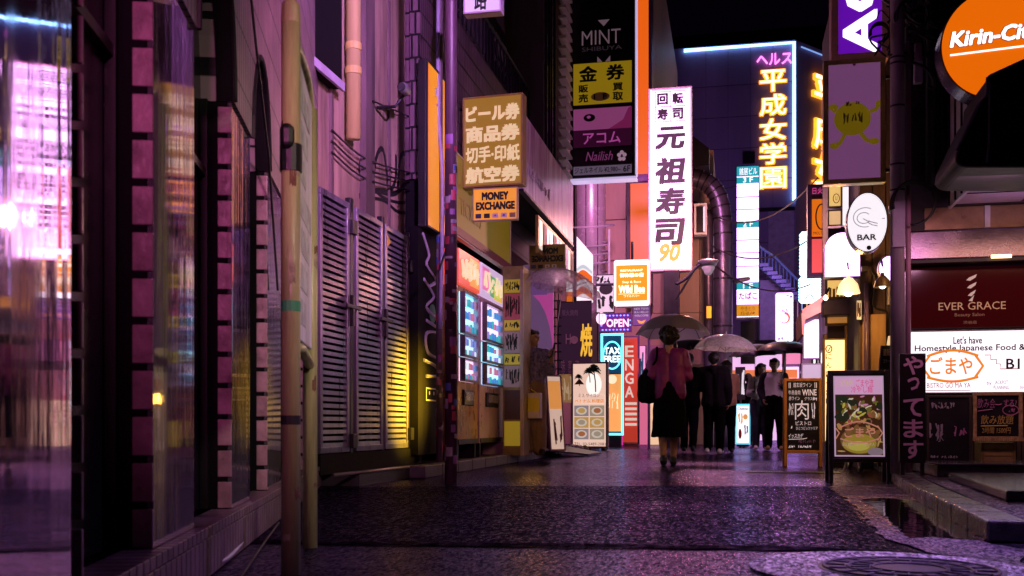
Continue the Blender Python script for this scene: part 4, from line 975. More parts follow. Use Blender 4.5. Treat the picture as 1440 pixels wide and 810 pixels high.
# orange and red signs
YO = 17.6
P = front(1136, 258, 1160, 388, YO); t = thing('sign_column', 'dark sign column holding an orange and a red lit panel', 'sign', P.base())
MB().pb(P, 0, 0, 1, 1, -.3, -.05).build('housing', M('plum_housing', (.06, .03, .08), .5), t)
S = P.sub(.25, .43, 1, .83); MB().pb(S, 0, 0, 1, 1, -.049, 0).build('orange_panel', E('deep_orange', (1, .22, .01), .75), t)
MB().tube([S.pt(.75 + .45 * math.cos(R(a)), .52 + .34 * math.sin(R(a)), .004) for a in range(70, 300, 12)], .012, 5).build('ring_mark', ink, t); text('MOLT', S, .1, .04, .8, .12, ink, t)
S = P.sub(.25, .04, .95, .40); MB().pb(S, 0, 0, 1, 1, -.049, 0).build('red_panel', E('red_lit', (1, .12, .12), .8), t)
S = P.sub(.2, .86, .95, .98); text('日火', S, .1, .2, .9, .8, E('magenta_lit', (1, .1, .4), .8), t)

# ================================================================== SIGNS ON THE RIGHT
# tall violet sign with turned white letters
YA = 11.2
P = front(1169, -220, 1250, 84, YA); h = lambda py: (84 - py) / 304.
t = signbox('violet_sign', 'tall violet lit sign with huge sideways white letters at the top right', P, .25, E('violet_face', (.13, .004, .45), .9, .35, (.2, .03, .5)), M('rose_frame', (.7, .38, .40), .45), .07)
for ch, y0, y1 in (('C', -45, 18), ('A', 13, 77), ('K', 80, 142)):
    # letters lie on their side: draw on a turned panel
    TP = Pan(P.pt(.80, h(y1), 0), P.u, -P.r, (h(y0) - h(y1)) * P.h, .60 * P.w); TP.n = P.n
    yy0 = min(1, (84 - y0) / 304 and 1)
    if ch == 'K':
        MB().pb(P, .22, .0, .34, .008, .003, .01).pb(P, .6, .0, .78, .008, .003, .01).build('letter', E('letter_white', (1, .9, 1), 2), t); continue
    text(ch, TP, .02, 0, .98, 1, E('letter_white', (1, .9, 1), 2), t, 'letter', bold=.03)
MB().tube([P.pt(1, .3, -.1), P.pt(1.3, .3, -.1)], .03).build('bracket', dmetal, t)
# lilac board with yellow frame and round yellow figure
YL = 10.1
P = front(1158, 83, 1245, 258, YL)
t = signbox('lilac_sign', 'lilac board in a worn yellow frame with a round yellow emblem', P, .10, E('lilac_face', (.36, .12, .34), .42, .4, (.18, .08, .2)), M('worn_yellow', (.62, .50, .14), .4, var=.35, metal=.2), .045)
ey = E('emblem_yellow', (.50, .34, .01), .22, .5, (.4, .26, .01))
MB().disc(P, .47, .52, .165, .155, .003, .008).build('emblem', ey, t)
m_ = MB()
for a in ([(.75, .57), (.84, .58), (.90, .62)], [(.2, .58), (.12, .62)], [(.35, .40), (.27, .33), (.20, .31)], [(.6, .40), (.70, .34), (.80, .33)]): m_.tube([P.pt(x, y, .006) for x, y in a], .02, 6)
for a in ((.16, .62), (.92, .63), (.18, .31), (.82, .33)): m_.disc(P, a[0], a[1], .045, .03, .003, .009, 14)
m_.build('limb', ey, t)
scrawl(P, .36, .62, .58, .66, .006, M('emblem_print', (.3, .16, .03), .5), t, 11, n=4, d=.01); scrawl(P, .32, .48, .64, .58, .005, M('emblem_print', None), t, 12, n=7, d=.01)
MB().disc(P, .5, .955, .014, .014, .003, .01, 10).build('screw', M('screw_red', (.3, .02, .02), .4), t)
MB().tube([P.pt(1, .85, -.05), P.pt(1.25, .85, -.05)], .02).tube([P.pt(1, .1, -.05), P.pt(1.25, .1, -.05)], .02).build('bracket', dmetal, t)
# oval bar sign
YV = 10.5
P = front(1190, 270, 1249, 355, YV); t = thing('bar_sign', 'white oval lit bar sign hanging on the grey pole', 'sign', P.base())
MB().disc(P, .5, .5, P.w / 2, P.h / 2, -.14, 0, 40).build('housing', M('oval_rim', (.12, .1, .16), .35, metal=.4), t)
MB().disc(P, .5, .5, P.w / 2 - .012, P.h / 2 - .012, .001, .006, 40).build('face_panel', E('oval_face', (1, .93, 1), 1.12, base=(.7, .7, .7)), t)
gl_ = E('emboss_grey', (.5, .44, .54), .6)
lines(P, [[(.45 + .28 * math.cos(R(a)), .58 + .16 * math.sin(R(a))) for a in range(60, 300, 12)], [(.42 + .16 * math.cos(R(a)), .57 + .09 * math.sin(R(a))) for a in range(40, 330, 12)], [(.4, .56), (.5, .52), (.6, .50), (.75, .47)], [(.5, .5), (.62, .45), (.75, .43)], [(.85, .55), (.92, .55)]], .005, gl_, t, d=.007)
text('BAR', P, .26, .20, .72, .30, ink, t, bold=.03, d=.008); MB().disc(P, .54, .075, .022, .022, .007, .012, 16).build('knob', ink, t)
MB().bb(P.pt(1, 0).x, P.pt(1, 0).x + .09, YV - .06, YV - .02, P.pt(0, .62).z, P.pt(0, .74).z).build('bracket', steel, t)
# white rounded blank sign
P = front(1159, 326, 1210, 390, 12.1); t = thing('blank_sign', 'blank white arched lit sign above the warm lamp', 'sign', P.base())
out = [P.pt(0, 0), P.pt(1, 0), P.pt(1, .62)] + [P.pt(.5 + .5 * math.cos(R(a)), .62 + .38 * math.sin(R(a))) for a in range(10, 180, 10)] + [P.pt(0, .62)]
MB().poly(out, -P.n * .12).build('housing', M('oval_rim', None), t)
S = Pan(P.pt(.02, .02, .002), P.r, P.u, P.w * .96, P.h * .96)
MB().poly([S.pt(0, 0), S.pt(1, 0), S.pt(1, .62)] + [S.pt(.5 + .5 * math.cos(R(a)), .62 + .38 * math.sin(R(a))) for a in range(10, 180, 10)] + [S.pt(0, .62)], P.n * .005).build('face_panel', E_white, t)
MB().bb(P.pt(1, 0).x + .002, P.pt(1, 0).x + .06, 12.0, 12.1, P.pt(0, .1).z, P.pt(0, .2).z).build('bracket', dmetal, t)
# round white sign half hidden by the pole
P = front(1235, 359, 1266, 396, 11.2); t = thing('round_sign', 'round white lit sign behind the spotlight by the grey pole', 'sign', P.base())
MB().disc(P, .5, .5, P.w / 2, P.h / 2, -.1, 0, 32).build('housing', M('oval_rim', None), t); MB().disc(P, .5, .5, P.w / 2 - .01, P.h / 2 - .01, .001, .006, 32).build('face_panel', E_white, t)
MB().tube([P.pt(.9, .5, -.05), P.pt(1.3, .5, -.05)], .02).build('bracket', dmetal, t)
# small yellow stacked lit boxes beneath the lilac sign
for k, (a, b, lb) in enumerate(((260, 292, 'small yellow lit box with a round letter mark under the lilac sign'), (295, 318, 'small peach lit box below the yellow box with a mark'))):
    P = front(1164, a, 1184, b, 11.6); t = signbox('light_box', lb, P, .12, E('box_yellow', (1, .62, .2), .95) if k == 0 else E('box_peach', (1, .6, .3), .85), M('brown_wood', None), .015)
    if k == 0: MB().tube([P.pt(.6 + .22 * math.cos(R(a_)), .4 + .2 * math.sin(R(a_)), .005) for a_ in range(0, 361, 20)], .004, 5).build('ring_mark', ink, t); text('U', P, .53, .32, .67, .5, ink, t, d=.004)
P = front(1184, 262, 1194, 318, 11.5); t = signbox('tilted_sign', 'narrow purple and white sign leaning behind the oval bar sign', P, .04, E('strip_white', (1, .9, .95), 1.2), dmetal, .006)
P = front(1166, 455 - 37, 1190, 420, 12.9)
# warm lamps
def lampcone(label, px, py, Y, w_, h_, shade, glow, st):
    c_ = at(px, py, Y); t = thing('wall_lamp', label, 'lamp', c_)
    k = Y / ray(px).y / F
    top = c_ + V((0, 0, h_ * k / 2)); bot = c_ - V((0, 0, h_ * k / 2)); r_ = w_ * k / 2
    MB().tube([top + V((0, 0, .03)), top + V((0, 0, .005)), top, c_ + V((0, 0, h_ * k * .1)), bot], [.018, .018, r_ * .4, r_ * .95, r_ * 1.2], 14, False).build('shade', shade, t, smooth=True)
    MB().cap(c_ - V((0, 0, .0)), bot + V((0, 0, .02)), r_ * .35, r_ * .5, 12).build('bulb', glow, t, smooth=True)
    MB().tube([top + V((0, 0, .1)), top + V((.0, .1, .18)), top + V((.05, .35, .18))], .01).build('arm', dmetal, t)
    return c_
l1 = lampcone('pleated glowing glass lamp below the blank arched sign', 1193, 402, 11.9, 27, 22, E('pleat_glass', (1, .62, .32), 1.6), E('lamp_hot', (1, .85, .6), 8), 0)
l2 = lampcone('black spotlight with a warm bulb in front of the round white sign', 1241, 396, 10.9, 20, 16, M('spot_black', (.1, .06, .03), .4), E('lamp_hot', None), 0)
t = thing('wall_lamp', 'small bare bulb glowing at the end of the brown awning', 'lamp', at(1161, 419, 13)); 
MB().cap(at(1161, 419, 13), at(1161, 417, 13), .03, .02).build('bulb', E('lamp_hot', None), t); MB().tube([at(1161, 415, 13), at(1166, 405, 13.2)], .012).build('arm', dmetal, t)
# brown awning and white shop sign further along
YB_ = 17.0
a = at(1128, 440, YB_); b = at(1157, 418, YB_)
t = thing('awning', 'small brown cloth awning sloping out over the lane', 'awning', (a.x, YB_, a.z))
MB().poly([V((a.x, YB_, a.z + .05)), V((b.x, YB_, b.z + .02)), V((b.x, YB_, b.z - .22)), V((a.x + .02, YB_, a.z - .12))], (0, 1.5, 0)).build('cloth', M('brown_canvas', (.45, .17, .10), .7, var=.3), t)
MB().poly([V((a.x - .01, YB_ - .01, a.z - .0)), V((a.x + .05, YB_ - .01, a.z - .02)), V((a.x + .03, YB_ - .01, a.z - .36)), V((a.x, YB_ - .01, a.z - .34))], (0, 1.5, 0)).build('valance', MC['brown_canvas'], t)
P = front(1129, 448, 1153, 505, 18.2); t = signbox('lit_panel', 'bright white shop panel beneath the brown awning', P, .1, E_white, M('lav_frame', None), .02)
P = front(1131, 436, 1152, 447, 18.0); t = signbox('lit_panel', 'small orange and teal strip sign just under the brown awning', P, .05, E('orange_lit', None), dmetal, .01); MB().pb(P, .5, .4, .9, 1, .003, .01).build('teal_patch', teal, t)
P = front(1127, 511, 1156, 560, 17.6); t = signbox('notice_board', 'pale notice board with faint print below the white panel', P, .05, E('pale_notice', (.75, .6, .8), .7), M('lav_frame', None), .02); scrawl(P, .2, .2, .8, .5, .01, M('print_violet', (.3, .2, .4), .5), t, 9, n=6)
P = front(1128, 562, 1150, 628, 17.8); t = signbox('notice_board', 'pink lit lower panel standing behind the man with the black umbrella', P, .05, E('pink_panel2', (1, .35, .55), .5), M('lav_frame', None), .02)
# upright garlic sign
P = front(1158, 476, 1190, 622, 12.9); t = signbox('upright_sign', 'tall warm white lit stand sign with a column of brown letters', P, .22, E('warm_face', (1, .66, .26), 2.2, base=(.7, .6, .4)), M('amber_frame', (.6, .38, .1), .45), .02)
bwn = M('letter_brown', (.12, .05, .01), .5)
MB().tube([P.pt(.24 + .13 * math.cos(R(a)), .90 + .035 * math.sin(R(a)), .005) for a in range(0, 361, 20)], .007, 5).build('round_mark', bwn, t); MB().tube([P.pt(.2, .88, .005), P.pt(.26, .9, .005), P.pt(.3, .92, .005)], .006, 5).build('round_mark', bwn, t)
for i, ch in enumerate('にんにく焼肉タレ'): text(ch, P, .10, .80 - .085 * i, .36, .855 - .085 * i, bwn, t, bold=.01)
MB().bb(P.o.x + .02, P.o.x + P.w - .02, P.o.y, P.o.y + .2, .0, P.o.z).build('base', dmetal, t)
P = front(1204, 422, 1212, 450, 12.2); t = signbox('paper_sign', 'little cream paper sign on the timber post', P, .02, E('paper_lit', (1, .75, .4), .7), bwn, .005); scrawl(P, .2, .1, .8, .9, .004, bwn, t, 4, n=4)
# grey pole with its wires
YQ = 9.1
pq = at(1262, 0, YQ)
t = thing('utility_pole', 'stained grey pole with clamps standing at the corner of the bistro', 'pole', (pq.x, YQ, .09))
MB().tube([(pq.x, YQ, .09), (pq.x, YQ, 9)], .058, 16).build('shaft', M('pole_grey', (.42, .36, .40), .5, var=.4, scale=10, streak=True), t, smooth=True)
Dq_ = YQ / ray(1262).y
m_ = MB()
for py in (82, 90, 150, 232, 268): m_.tube([(pq.x, YQ, zof(py + 1.2, Dq_)), (pq.x, YQ, zof(py - 1.2, Dq_))], .063, 16)
m_.build('clamp', dmetal, t)
MB().bb(pq.x - .05, pq.x + .05, YQ - .085, YQ - .06, zof(350, Dq_), zof(285, Dq_)).build('box', M('pole_box', (.4, .36, .45), .45), t, bevel=.006)
m_ = MB().tube([(pq.x + .085, YQ, .1), (pq.x + .085, YQ, zof(60, Dq_))], .022, 8); m_.build('conduit', M('pole_conduit', (.4, .2, .3), .5), t, smooth=True)
rg = random.Random(9); m_ = MB()
for k in range(30):
    a = at(1245 + rg.random() * 85, -15 + rg.random() * 95, YQ + rg.random() * .4)
    p = [a]
    for j in range(4): p.append(p[-1] + V((rg.uniform(-.16, .18), rg.uniform(-.08, .08), rg.uniform(-.16, .13))))
    m_.tube(smoothpts(p, 4), rg.choice((.006, .009, .013)), 5)
m_.build('wiring', cable_m, t, smooth=True)
m_ = MB()
for (x, y), r_ in (((1237, 45), .07), ((1285, 285), .16), ((1283, 20), .12)):
    c_ = at(x, y, YQ - .1); 
    for s_ in range(3): m_.tube([c_ + V((r_ * (1 + .05 * s_) * math.cos(R(a)), .02 * s_, r_ * (1.15 - .05 * s_) * math.sin(R(a)))) for a in range(-100 + 15 * s_, 200, 14)], .009, 5)
m_.build('cable_coil', cable_m, t, smooth=True)
t = thing('junction_box', 'pale slim terminal box hanging among the tangled wires', 'box', at(1291, 115, 9.3)); P = front(1286, 60, 1298, 116, 9.3)
MB().pb(P, 0, 0, 1, .55, -.06, 0).build('cover', M('pale_box', (.6, .52, .6), .4), t, bevel=.006); MB().pb(P, .1, .56, .9, 1, -.05, -.01).build('tube_holder', M('pole_conduit', None), t)
for px, w_ in ((1277, .03), (1310, .05), (1325, .02)):
    p = at(px, 0, 9.6); MB().tube([(p.x, 9.6, 2.6), (p.x, 9.6, 9)], w_).build('conduit', dmetal, RB, smooth=True)
# round orange sign
YK = 8.35
P = front(1322, -16, 1478, 139, YK); t = thing('round_beer_sign', 'big round orange lit sign with white script lettering at the top right corner', 'sign', P.base())
MB().disc(P, .5, .5, P.w / 2, P.h / 2, -.22, 0, 56).build('housing', M('chrome_rim', (.25, .2, .3), .25, metal=.8), t)
MB().disc(P, .5, .5, P.w / 2 - .012, P.h / 2 - .012, .001, .008, 56).build('face_panel', E('kirin_face', (1, .17, .002), .95, .3, (.3, .05, .0)), t)
KP = Pan(P.pt(.09, .41, .012), V((1, 0, .06)), V((-.06, 0, 1)), P.w * .82, P.h * .22)
text('Kirin-City', KP, 0, .14, 1, 1, E('script_white', (1, .92, .9), 2), t, bold=.04, shear=.25, d=.004); text('Kirin-City', KP, -.006, .12, 1.006, 1.02, M('script_shadow', (.25, .01, .04), .5), t, bold=.075, shear=.25, d=.0, ext=.001)
MB().pb(KP, .0, .0, 1, .07, .002, .006).build('underline', MC['script_white'], t)
MB().tube([P.pt(.8, .5, -.2), P.pt(.8, .5, -.9)], .04).build('bracket', dmetal, t)
# black awning below it
a, b = at(1348, 234, 7.5), at(1348, 108, 7.5)
t = thing('black_awning', 'black wet awning box in front of the round orange sign', 'awning', (a.x, 7.5, a.z))
MB().poly([at(x_, y_, 7.5) for x_, y_ in ((1360, 235), (1350, 233), (1343, 226), (1345, 212), (1362, 176), (1379, 142), (1387, 134), (1389, 109), (1394, 106), (1440, 85), (1500, 70), (1800, 70), (1800, 235))], (0, .75, 0)).build('cover', M('wet_vinyl', (.005, .004, .006), .5, bump=.15, bscale=8), t, bevel=.02)
MB().tube([at(x_, y_, 7.49) for x_, y_ in ((1345, 212), (1362, 176), (1379, 142), (1387, 134), (1389, 109), (1394, 106), (1440, 85), (1500, 70))], .012).build('edge_trim', M('vinyl_piping', (.2, .18, .22), .25), t)
MB().tube([at(x_, y_, 7.49) for x_, y_ in ((1391, 114), (1391, 200), (1388, 228))], .008).build('seam', M('vinyl_piping', None), t)
# salon sign
P = front(1272, 371, 1545, 462, YR - .07); t = signbox('salon_sign', 'dark red salon sign with gold letters above the white bistro sign', P, .06, E('salon_red', (.20, .010, .016), .06, .12, (.06, .004, .006)), dmetal, .015)
gE = E('gold_letter', (.72, .38, .22), .5)
text('EVER GRACE', P, .18, .30, .53, .42, gE, t, bold=.0); text('Beauty Salon', P, .265, .185, .42, .25, E('gold_dim', (.5, .22, .14), .3), t); text('渋谷店', P, .31, .08, .38, .13, MC['gold_dim'], t)
m_ = MB()
for k, (y, w1) in enumerate(((.86, .055), (.74, .05), (.62, .042), (.54, .03))):
    x = .325 + .004 * k; m_.poly([P.pt(x, y - .1, .004), P.pt(x + .014, y - .06, .004), P.pt(x + w1, y - .01, .004), P.pt(x + w1 - .006, y - .06, .004), P.pt(x + .02, y - .11, .004)], P.n * .003)
m_.build('leaf_mark', E('leaf_lit', (.75, .5, .45), .6), t)
MB().tube([P.pt(.42, 1.05, .25), P.pt(.52, 1.05, .25)], .015).build('lamp_tube', E('tube_warm', (1, .6, .3), 6), t)
# bistro sign
P = front(1273, 463, 1545, 553, YR - .12); t = signbox('bistro_sign', 'long white lit bistro sign with orange lettering and a stair mark', P, .1, E('bistro_face', (1, .90, 1), 1.45, base=(.7, .7, .7)), steel, .012)
text("Let's have", P, .255, .78, .405, .90, ink, t, bold=.02); text('Homestyle Japanese Food & Sake', P, .05, .64, .735, .77, ink, t, bold=.02)
oE = E('bistro_orange', (1, .28, .02), .85)
text('ごまや', P, .13, .30, .355, .58, oE, t, bold=.02); text('BISTRO GO MA YA', P, .115, .09, .345, .17, M('bistro_brown', (.5, .12, .02), .5), t); text('B1', P, .53, .38, .60, .54, ink, t, bold=.02)
lines(P, [[(.115 + .27 * k / 20, .59 + .09 * math.sin(math.pi * k / 20)) for k in range(21)], [(.115 + .27 * k / 20, .26 - .07 * math.sin(math.pi * k / 20)) for k in range(21)], [(.37, .60), (.41, .43), (.37, .26)], [(.13, .60), (.09, .43), (.13, .26)]], .012, oE, t)
lines(P, [[(.42, .6), (.45, .6), (.45, .53), (.48, .53), (.48, .46), (.5, .46), (.5, .38), (.6, .38)]], .004, MC['bistro_brown'], t)
text('by', P, .43, .12, .455, .19, M('print_grey', (.35, .33, .36), .5), t); text('JACKPOT\nPLANNING', P, .465, .06, .545, .2, M('print_grey', None), t); text('Japanese Restaurant', P, .60, .06, .74, .12, M('print_grey', None), t); MB().pb(P, .11, .045, .345, .055, .003, .006).build('rule', MC['bistro_brown'], t)
# upright wooden sign with pink hiragana
P = front(1265, 497, 1302, 651, 8.75); t = thing('upright_board', 'tall dark board with pink hiragana painted down it beside the white bistro sign', 'sign', P.base())
MB().pb(P, 0, 0, 1, 1, -.05, 0).build('board', M('ebony_board', (.014, .008, .010), .4, var=.4, scale=8, streak=True), t, bevel=.005)
pkL = M('pink_paint', (.75, .42, .58), .5, var=.1, bump=0)
for i, ch in enumerate('やってます'):
    y1 = .975 - .192 * i; text(ch, P, .14 if ch != 'っ' else .3, y1 - .17 if ch != 'っ' else y1 - .12, .9 if ch != 'っ' else .75, y1, pkL, t, bold=.025)
MB().bb(P.o.x + .01, P.o.x + .04, P.o.y + .005, P.o.y + .04, .09, P.o.z).bb(P.o.x + P.w - .04, P.o.x + P.w - .01, P.o.y + .005, P.o.y + .04, .09, P.o.z).build('leg', black, t)
# chalkboards
def chalk(P, label, frame, fm):
    t = thing('chalkboard', label, 'chalkboard', P.base())
    MB().pb(P, 0, 0, 1, 1, -.03, -.005).build('board', M('chalk_black', (.012, .011, .014), .5, var=.4, scale=10), t)
    MB().frame(P, frame, -.032, .008).build('frame', fm, t, bevel=.003); return t
cw = M('chalk_white', (.6, .55, .62), .7, bump=0); cpk = M('chalk_pink', (.7, .25, .5), .7, bump=0); cyl = M('chalk_yellow', (.75, .55, .12), .7, bump=0)
P = front(1303, 556, 1366, 652, 9.2); t = chalk(P, 'dim chalkboard with scrawled notes behind the tall hiragana board', .02, M('reed_wood', None))
scrawl(P, .1, .8, .65, .9, .004, cw, t, 21, n=8); scrawl(P, .05, .35, .4, .6, .006, cw, t, 22, n=3); scrawl(P, .6, .4, .9, .55, .006, cpk, t, 23, n=3); scrawl(P, .08, .08, .7, .12, .003, cw, t, 24, n=10); text('氷', P, .22, .32, .38, .47, cw, t)
MB().bb(P.o.x, P.o.x + .03, P.o.y, P.o.y + .03, .2, P.o.z).bb(P.o.x + P.w - .03, P.o.x + P.w, P.o.y, P.o.y + .03, .2, P.o.z).build('leg', black, t)
P = front(1368, 551, 1438, 619, 9.1); t = chalk(P, 'chalkboard in a bamboo frame with pink and yellow Japanese writing', .03, M('bamboo', (.55, .38, .16), .5, var=.5, scale=30))
text('飲み会', P, .09, .66, .45, .86, cpk, t, bold=-.01, shear=.1); text('する?', P, .62, .68, .88, .84, cpk, t, shear=.1); lines(P, [[(.45, .74), (.52, .73), (.58, .75)], [(.1, .60), (.4, .64)]], .004, cpk, t)
text('飲み放題', P, .16, .33, .82, .52, cyl, t, bold=.0, shear=.1); text('2時間 1500円', P, .18, .14, .76, .27, cyl, t, shear=.1); lines(P, [[(.16, .29), (.7, .3)]], .005, cyl, t)
lines(P, [[(.76 + .16 * math.cos(R(a)), .62 + .1 * math.sin(R(a))) for a in range(0, 361, 18)]], .004, cpk, t); scrawl(P, .66, .57, .86, .67, .003, cpk, t, 31, n=4)
m_ = MB()
for k in range(26): m_.tube([P.pt(k / 26 + .02, -.02, .012), P.pt(k / 26 + .02, .055, .012)], .013, 6)
m_.build('bamboo_row', MC['bamboo'], t)
bx = front(1380, 622, 1428, 652, 9.15)
t = thing('wooden_crate', 'yellowish wooden crate under the bamboo framed chalkboard', 'crate', bx.base())
m_ = MB().pb(bx, 0, 0, 1, 1, -.25, -.01)
for k in range(3): m_.pb(bx, .01, .02 + .33 * k, .99, .32 + .33 * k, -.01, .003)
m_.build('body', M('crate_wood', (.48, .36, .10), .5, var=.3, scale=12), t, bevel=.004); MB().frame(bx, .02, .003, .01).build('rim', M('crate_rim', (.3, .22, .06), .5), t)
# menu sign leaning by the pole
P = front(1236, 486, 1264, 524, 10.6, R(8)); t = thing('menu_board', 'dark menu board with pink and white lettering behind the food poster board', 'sign', P.base())
MB().poly([P.pt(.12, 1), P.pt(1, 1), P.pt(1, -.6), P.pt(-.1, -.6)], -P.n * .03).build('board', M('chalk_black', None), t)
text('道飯', P, .2, .62, .55, .88, M('chalk_pink2', (.8, .5, .5), .6), t); text('コラーゲン', P, .2, .36, .75, .5, cw, t); text('3種', P, .15, -.15, .45, .1, M('chalk_pink2', None), t); scrawl(P, .58, .6, .95, .9, .004, cw, t, 41, n=3)
lp_ = MB().tube([P.pt(.7, 1.02, .01), P.pt(.7, 1.35, .01)], [.06, .045], 8); lp_.build('shade', E('shade_warm', (1, .65, .3), 1.0), t)
MB().tube([P.pt(.1, -.5, -.04), (P.pt(.1, 0).x, P.pt(.1, 0).y + .1, .09)], .015).tube([P.pt(.9, -.5, -.04), (P.pt(.9, 0).x, P.pt(.9, 0).y + .1, .09)], .015).build('leg', black, t)

# ================================================================== BOARDS STANDING ON THE GROUND
def aboard(label, x0, x1, yt, yb, yfoot, fm, yaw, fw_, lean=.10, ybl=None):
    """a sandwich board whose feet touch the ground where the photo shows them"""
    g_ = gp((x0 + x1) / 2, yfoot); P = front(x0, yt, x1, yfoot, g_.y, yaw)
    P = Pan((P.o.x, P.o.y, 0), P.r, P.u, P.w, P.h)
    t = thing('sandwich_board', label, 'sandwich board', (P.pt(.5, 0).x, P.pt(.5, 0).y, 0))
    u = (P.u - P.n * lean).normalized(); P2 = Pan(P.o, P.r, u, P.w, P.h)
    vb = (yfoot - yb) / (yfoot - yt)
    B = P2.sub(0, vb, 1, 1)
    a = fw_ / P2.w
    MB().pb(P2, 0, 0, a, 1, -.035, 0).pb(P2, 1 - a, 0, 1, 1, -.035, 0).pb(P2, a, 1 - fw_ / P2.h, 1 - a, 1, -.034, -.001).pb(P2, a, vb, 1 - a, vb + fw_ / P2.h, -.034, -.001).build('frame', fm, t, bevel=.004)
    hz = V((0, 0, P.h)); top = P2.pt(0, 1, -.04)
    bk = MB()
    for s_ in (.03, .97):
        tp = P2.pt(s_, .97, -.05); ft = P.pt(s_, 0, -P.h * lean * 2 - .06); ft.z = 0; d_ = (tp - ft)
        bk.box(ft - P.r * .018, P.r * .036, d_, P.n * .025)
    bk.build('back_leg', fm, t, bevel=.003)
    return t, B.sub(fw_ / B.w, fw_ / B.h, 1 - fw_ / B.w, 1 - fw_ / B.h)
ow2 = M('orange_wood', (.80, .34, .05), .45, var=.3, scale=14, streak=True)
t, B = aboard('orange framed sandwich chalkboard with white menu writing on the wet lane', 1103, 1157, 531, 637, 656, ow2, R(2), .035, .08)
MB().pb(B, -.01, -.01, 1.01, 1.01, -.03, -.012).build('board', M('board_black', (.010, .009, .012), .45, bump=.1), t)
wE = E('chalk_glow', (.9, .72, .74), .55, .6, (.85, .78, .8))  # chalk is given a glow to read brighter, it is no lamp
text('肉', B, .25, .44, .68, .72, wE, t, bold=.0, d=-.008); text('WINE', B, .48, .79, .93, .88, wE, t, bold=.02, d=-.008); text('道玄坂ワイン', B, .2, .91, .78, .98, wE, t, bold=.0, d=-.008)
text('牛赤身肉', B, .05, .80, .42, .87, wE, t, d=-.008); text('赤ワイン', B, .06, .72, .4, .78, wE, t, d=-.008); text('ビストロ', B, .27, .36, .75, .42, wE, t, bold=.01, d=-.008); text('ひとつピッツァリア', B, .28, .29, .95, .34, wE, t, d=-.008); text('グラス', B, .55, .72, .8, .77, wE, t, d=-.008)
text('イッスカゲ', B, .04, .17, .5, .24, wE, t, bold=.01, d=-.008, shear=.2); lines(B, [[(.05, .155), (.5, .16), (.62, .175)], [(.07, .90), (.07, .98)], [(.11, .9), (.11, .98)], [(.88, .9), (.88, .98)], [(.93, .9), (.93, .98)]], .004, wE, t, d=-.008)
scrawl(B, .35, .10, .9, .15, .004, M('chalk_violet', (.6, .35, .7), .6), t, 51, n=9, d=-.008); scrawl(B, .04, .03, .75, .07, .003, wE, t, 52, n=14, d=-.008); scrawl(B, .04, .5, .2, .7, .003, wE, t, 53, n=3, d=-.008); scrawl(B, .75, .45, .95, .7, .004, wE, t, 54, n=3, d=-.008); scrawl(B, .04, .29, .24, .35, .005, wE, t, 55, n=3, d=-.008); scrawl(B, .8, .72, .95, .77, .004, wE, t, 56, n=3, d=-.008)
# black food-poster board
t, B = aboard('black sandwich board with a lit noodle bowl poster beside the kerb', 1166, 1254, 519, 650, 678, M('board_frame_black', (.02, .016, .02), .35), R(3), .035, .10)
MB().pb(B, -.02, -.02, 1.02, 1.02, -.03, -.014).build('board', M('board_black', None), t)
PB2 = B.sub(.03, .02, .97, .98)
pbk = E('poster_dark', (.10, .04, .015), .3, .25, (.1, .05, .03)); MB().pb(PB2, 0, 0, 1, 1, -.0135, -.010).build('poster', pbk, t)
def pv(col, st=.75): return E('print_%d_%d_%d' % tuple(int(c * 99) for c in col), col, st, .25)
MB().pb(PB2, 0, .77, 1, 1, -.0095, -.007).build('poster_band', pv((.8, .45, .72), .7), t)
MB().frame(PB2, .012, -.0095, -.004).build('poster_border', pv((.75, .5, .72), .6), t)
for s, a, b, c_, d_, col in (('こだわり', .07, .87, .38, .95, (.75, .62, .3)), ('ごまや流', .45, .86, .8, .96, (.85, .15, .4)), ('冷やし麺', .35, .79, .78, .87, (.85, .15, .4))): text(s, PB2, a, b, c_, d_, pv(col, .6), t, 'print', d=-.006, bold=.01)
MB().disc(PB2, .52, .20, .40 * PB2.w, .17 * PB2.h, -.0096, -.0085, 36).build('bowl_print', pv((.24, .13, .04), .5), t)
MB().disc(PB2, .50, .16, .34 * PB2.w, .12 * PB2.h, -.0083, -.0072, 36).build('bowl_print', pv((.50, .36, .05), .5), t)
MB().disc(PB2, .48, .13, .22 * PB2.w, .06 * PB2.h, -.007, -.006, 36).build('bowl_print', pv((.62, .54, .10), .6), t)
MB().disc(PB2, .82, .06, .16 * PB2.w, .05 * PB2.h, -.007, -.006, 30).build('bowl_print', pv((.40, .28, .34), .5), t)
rg = random.Random(12)
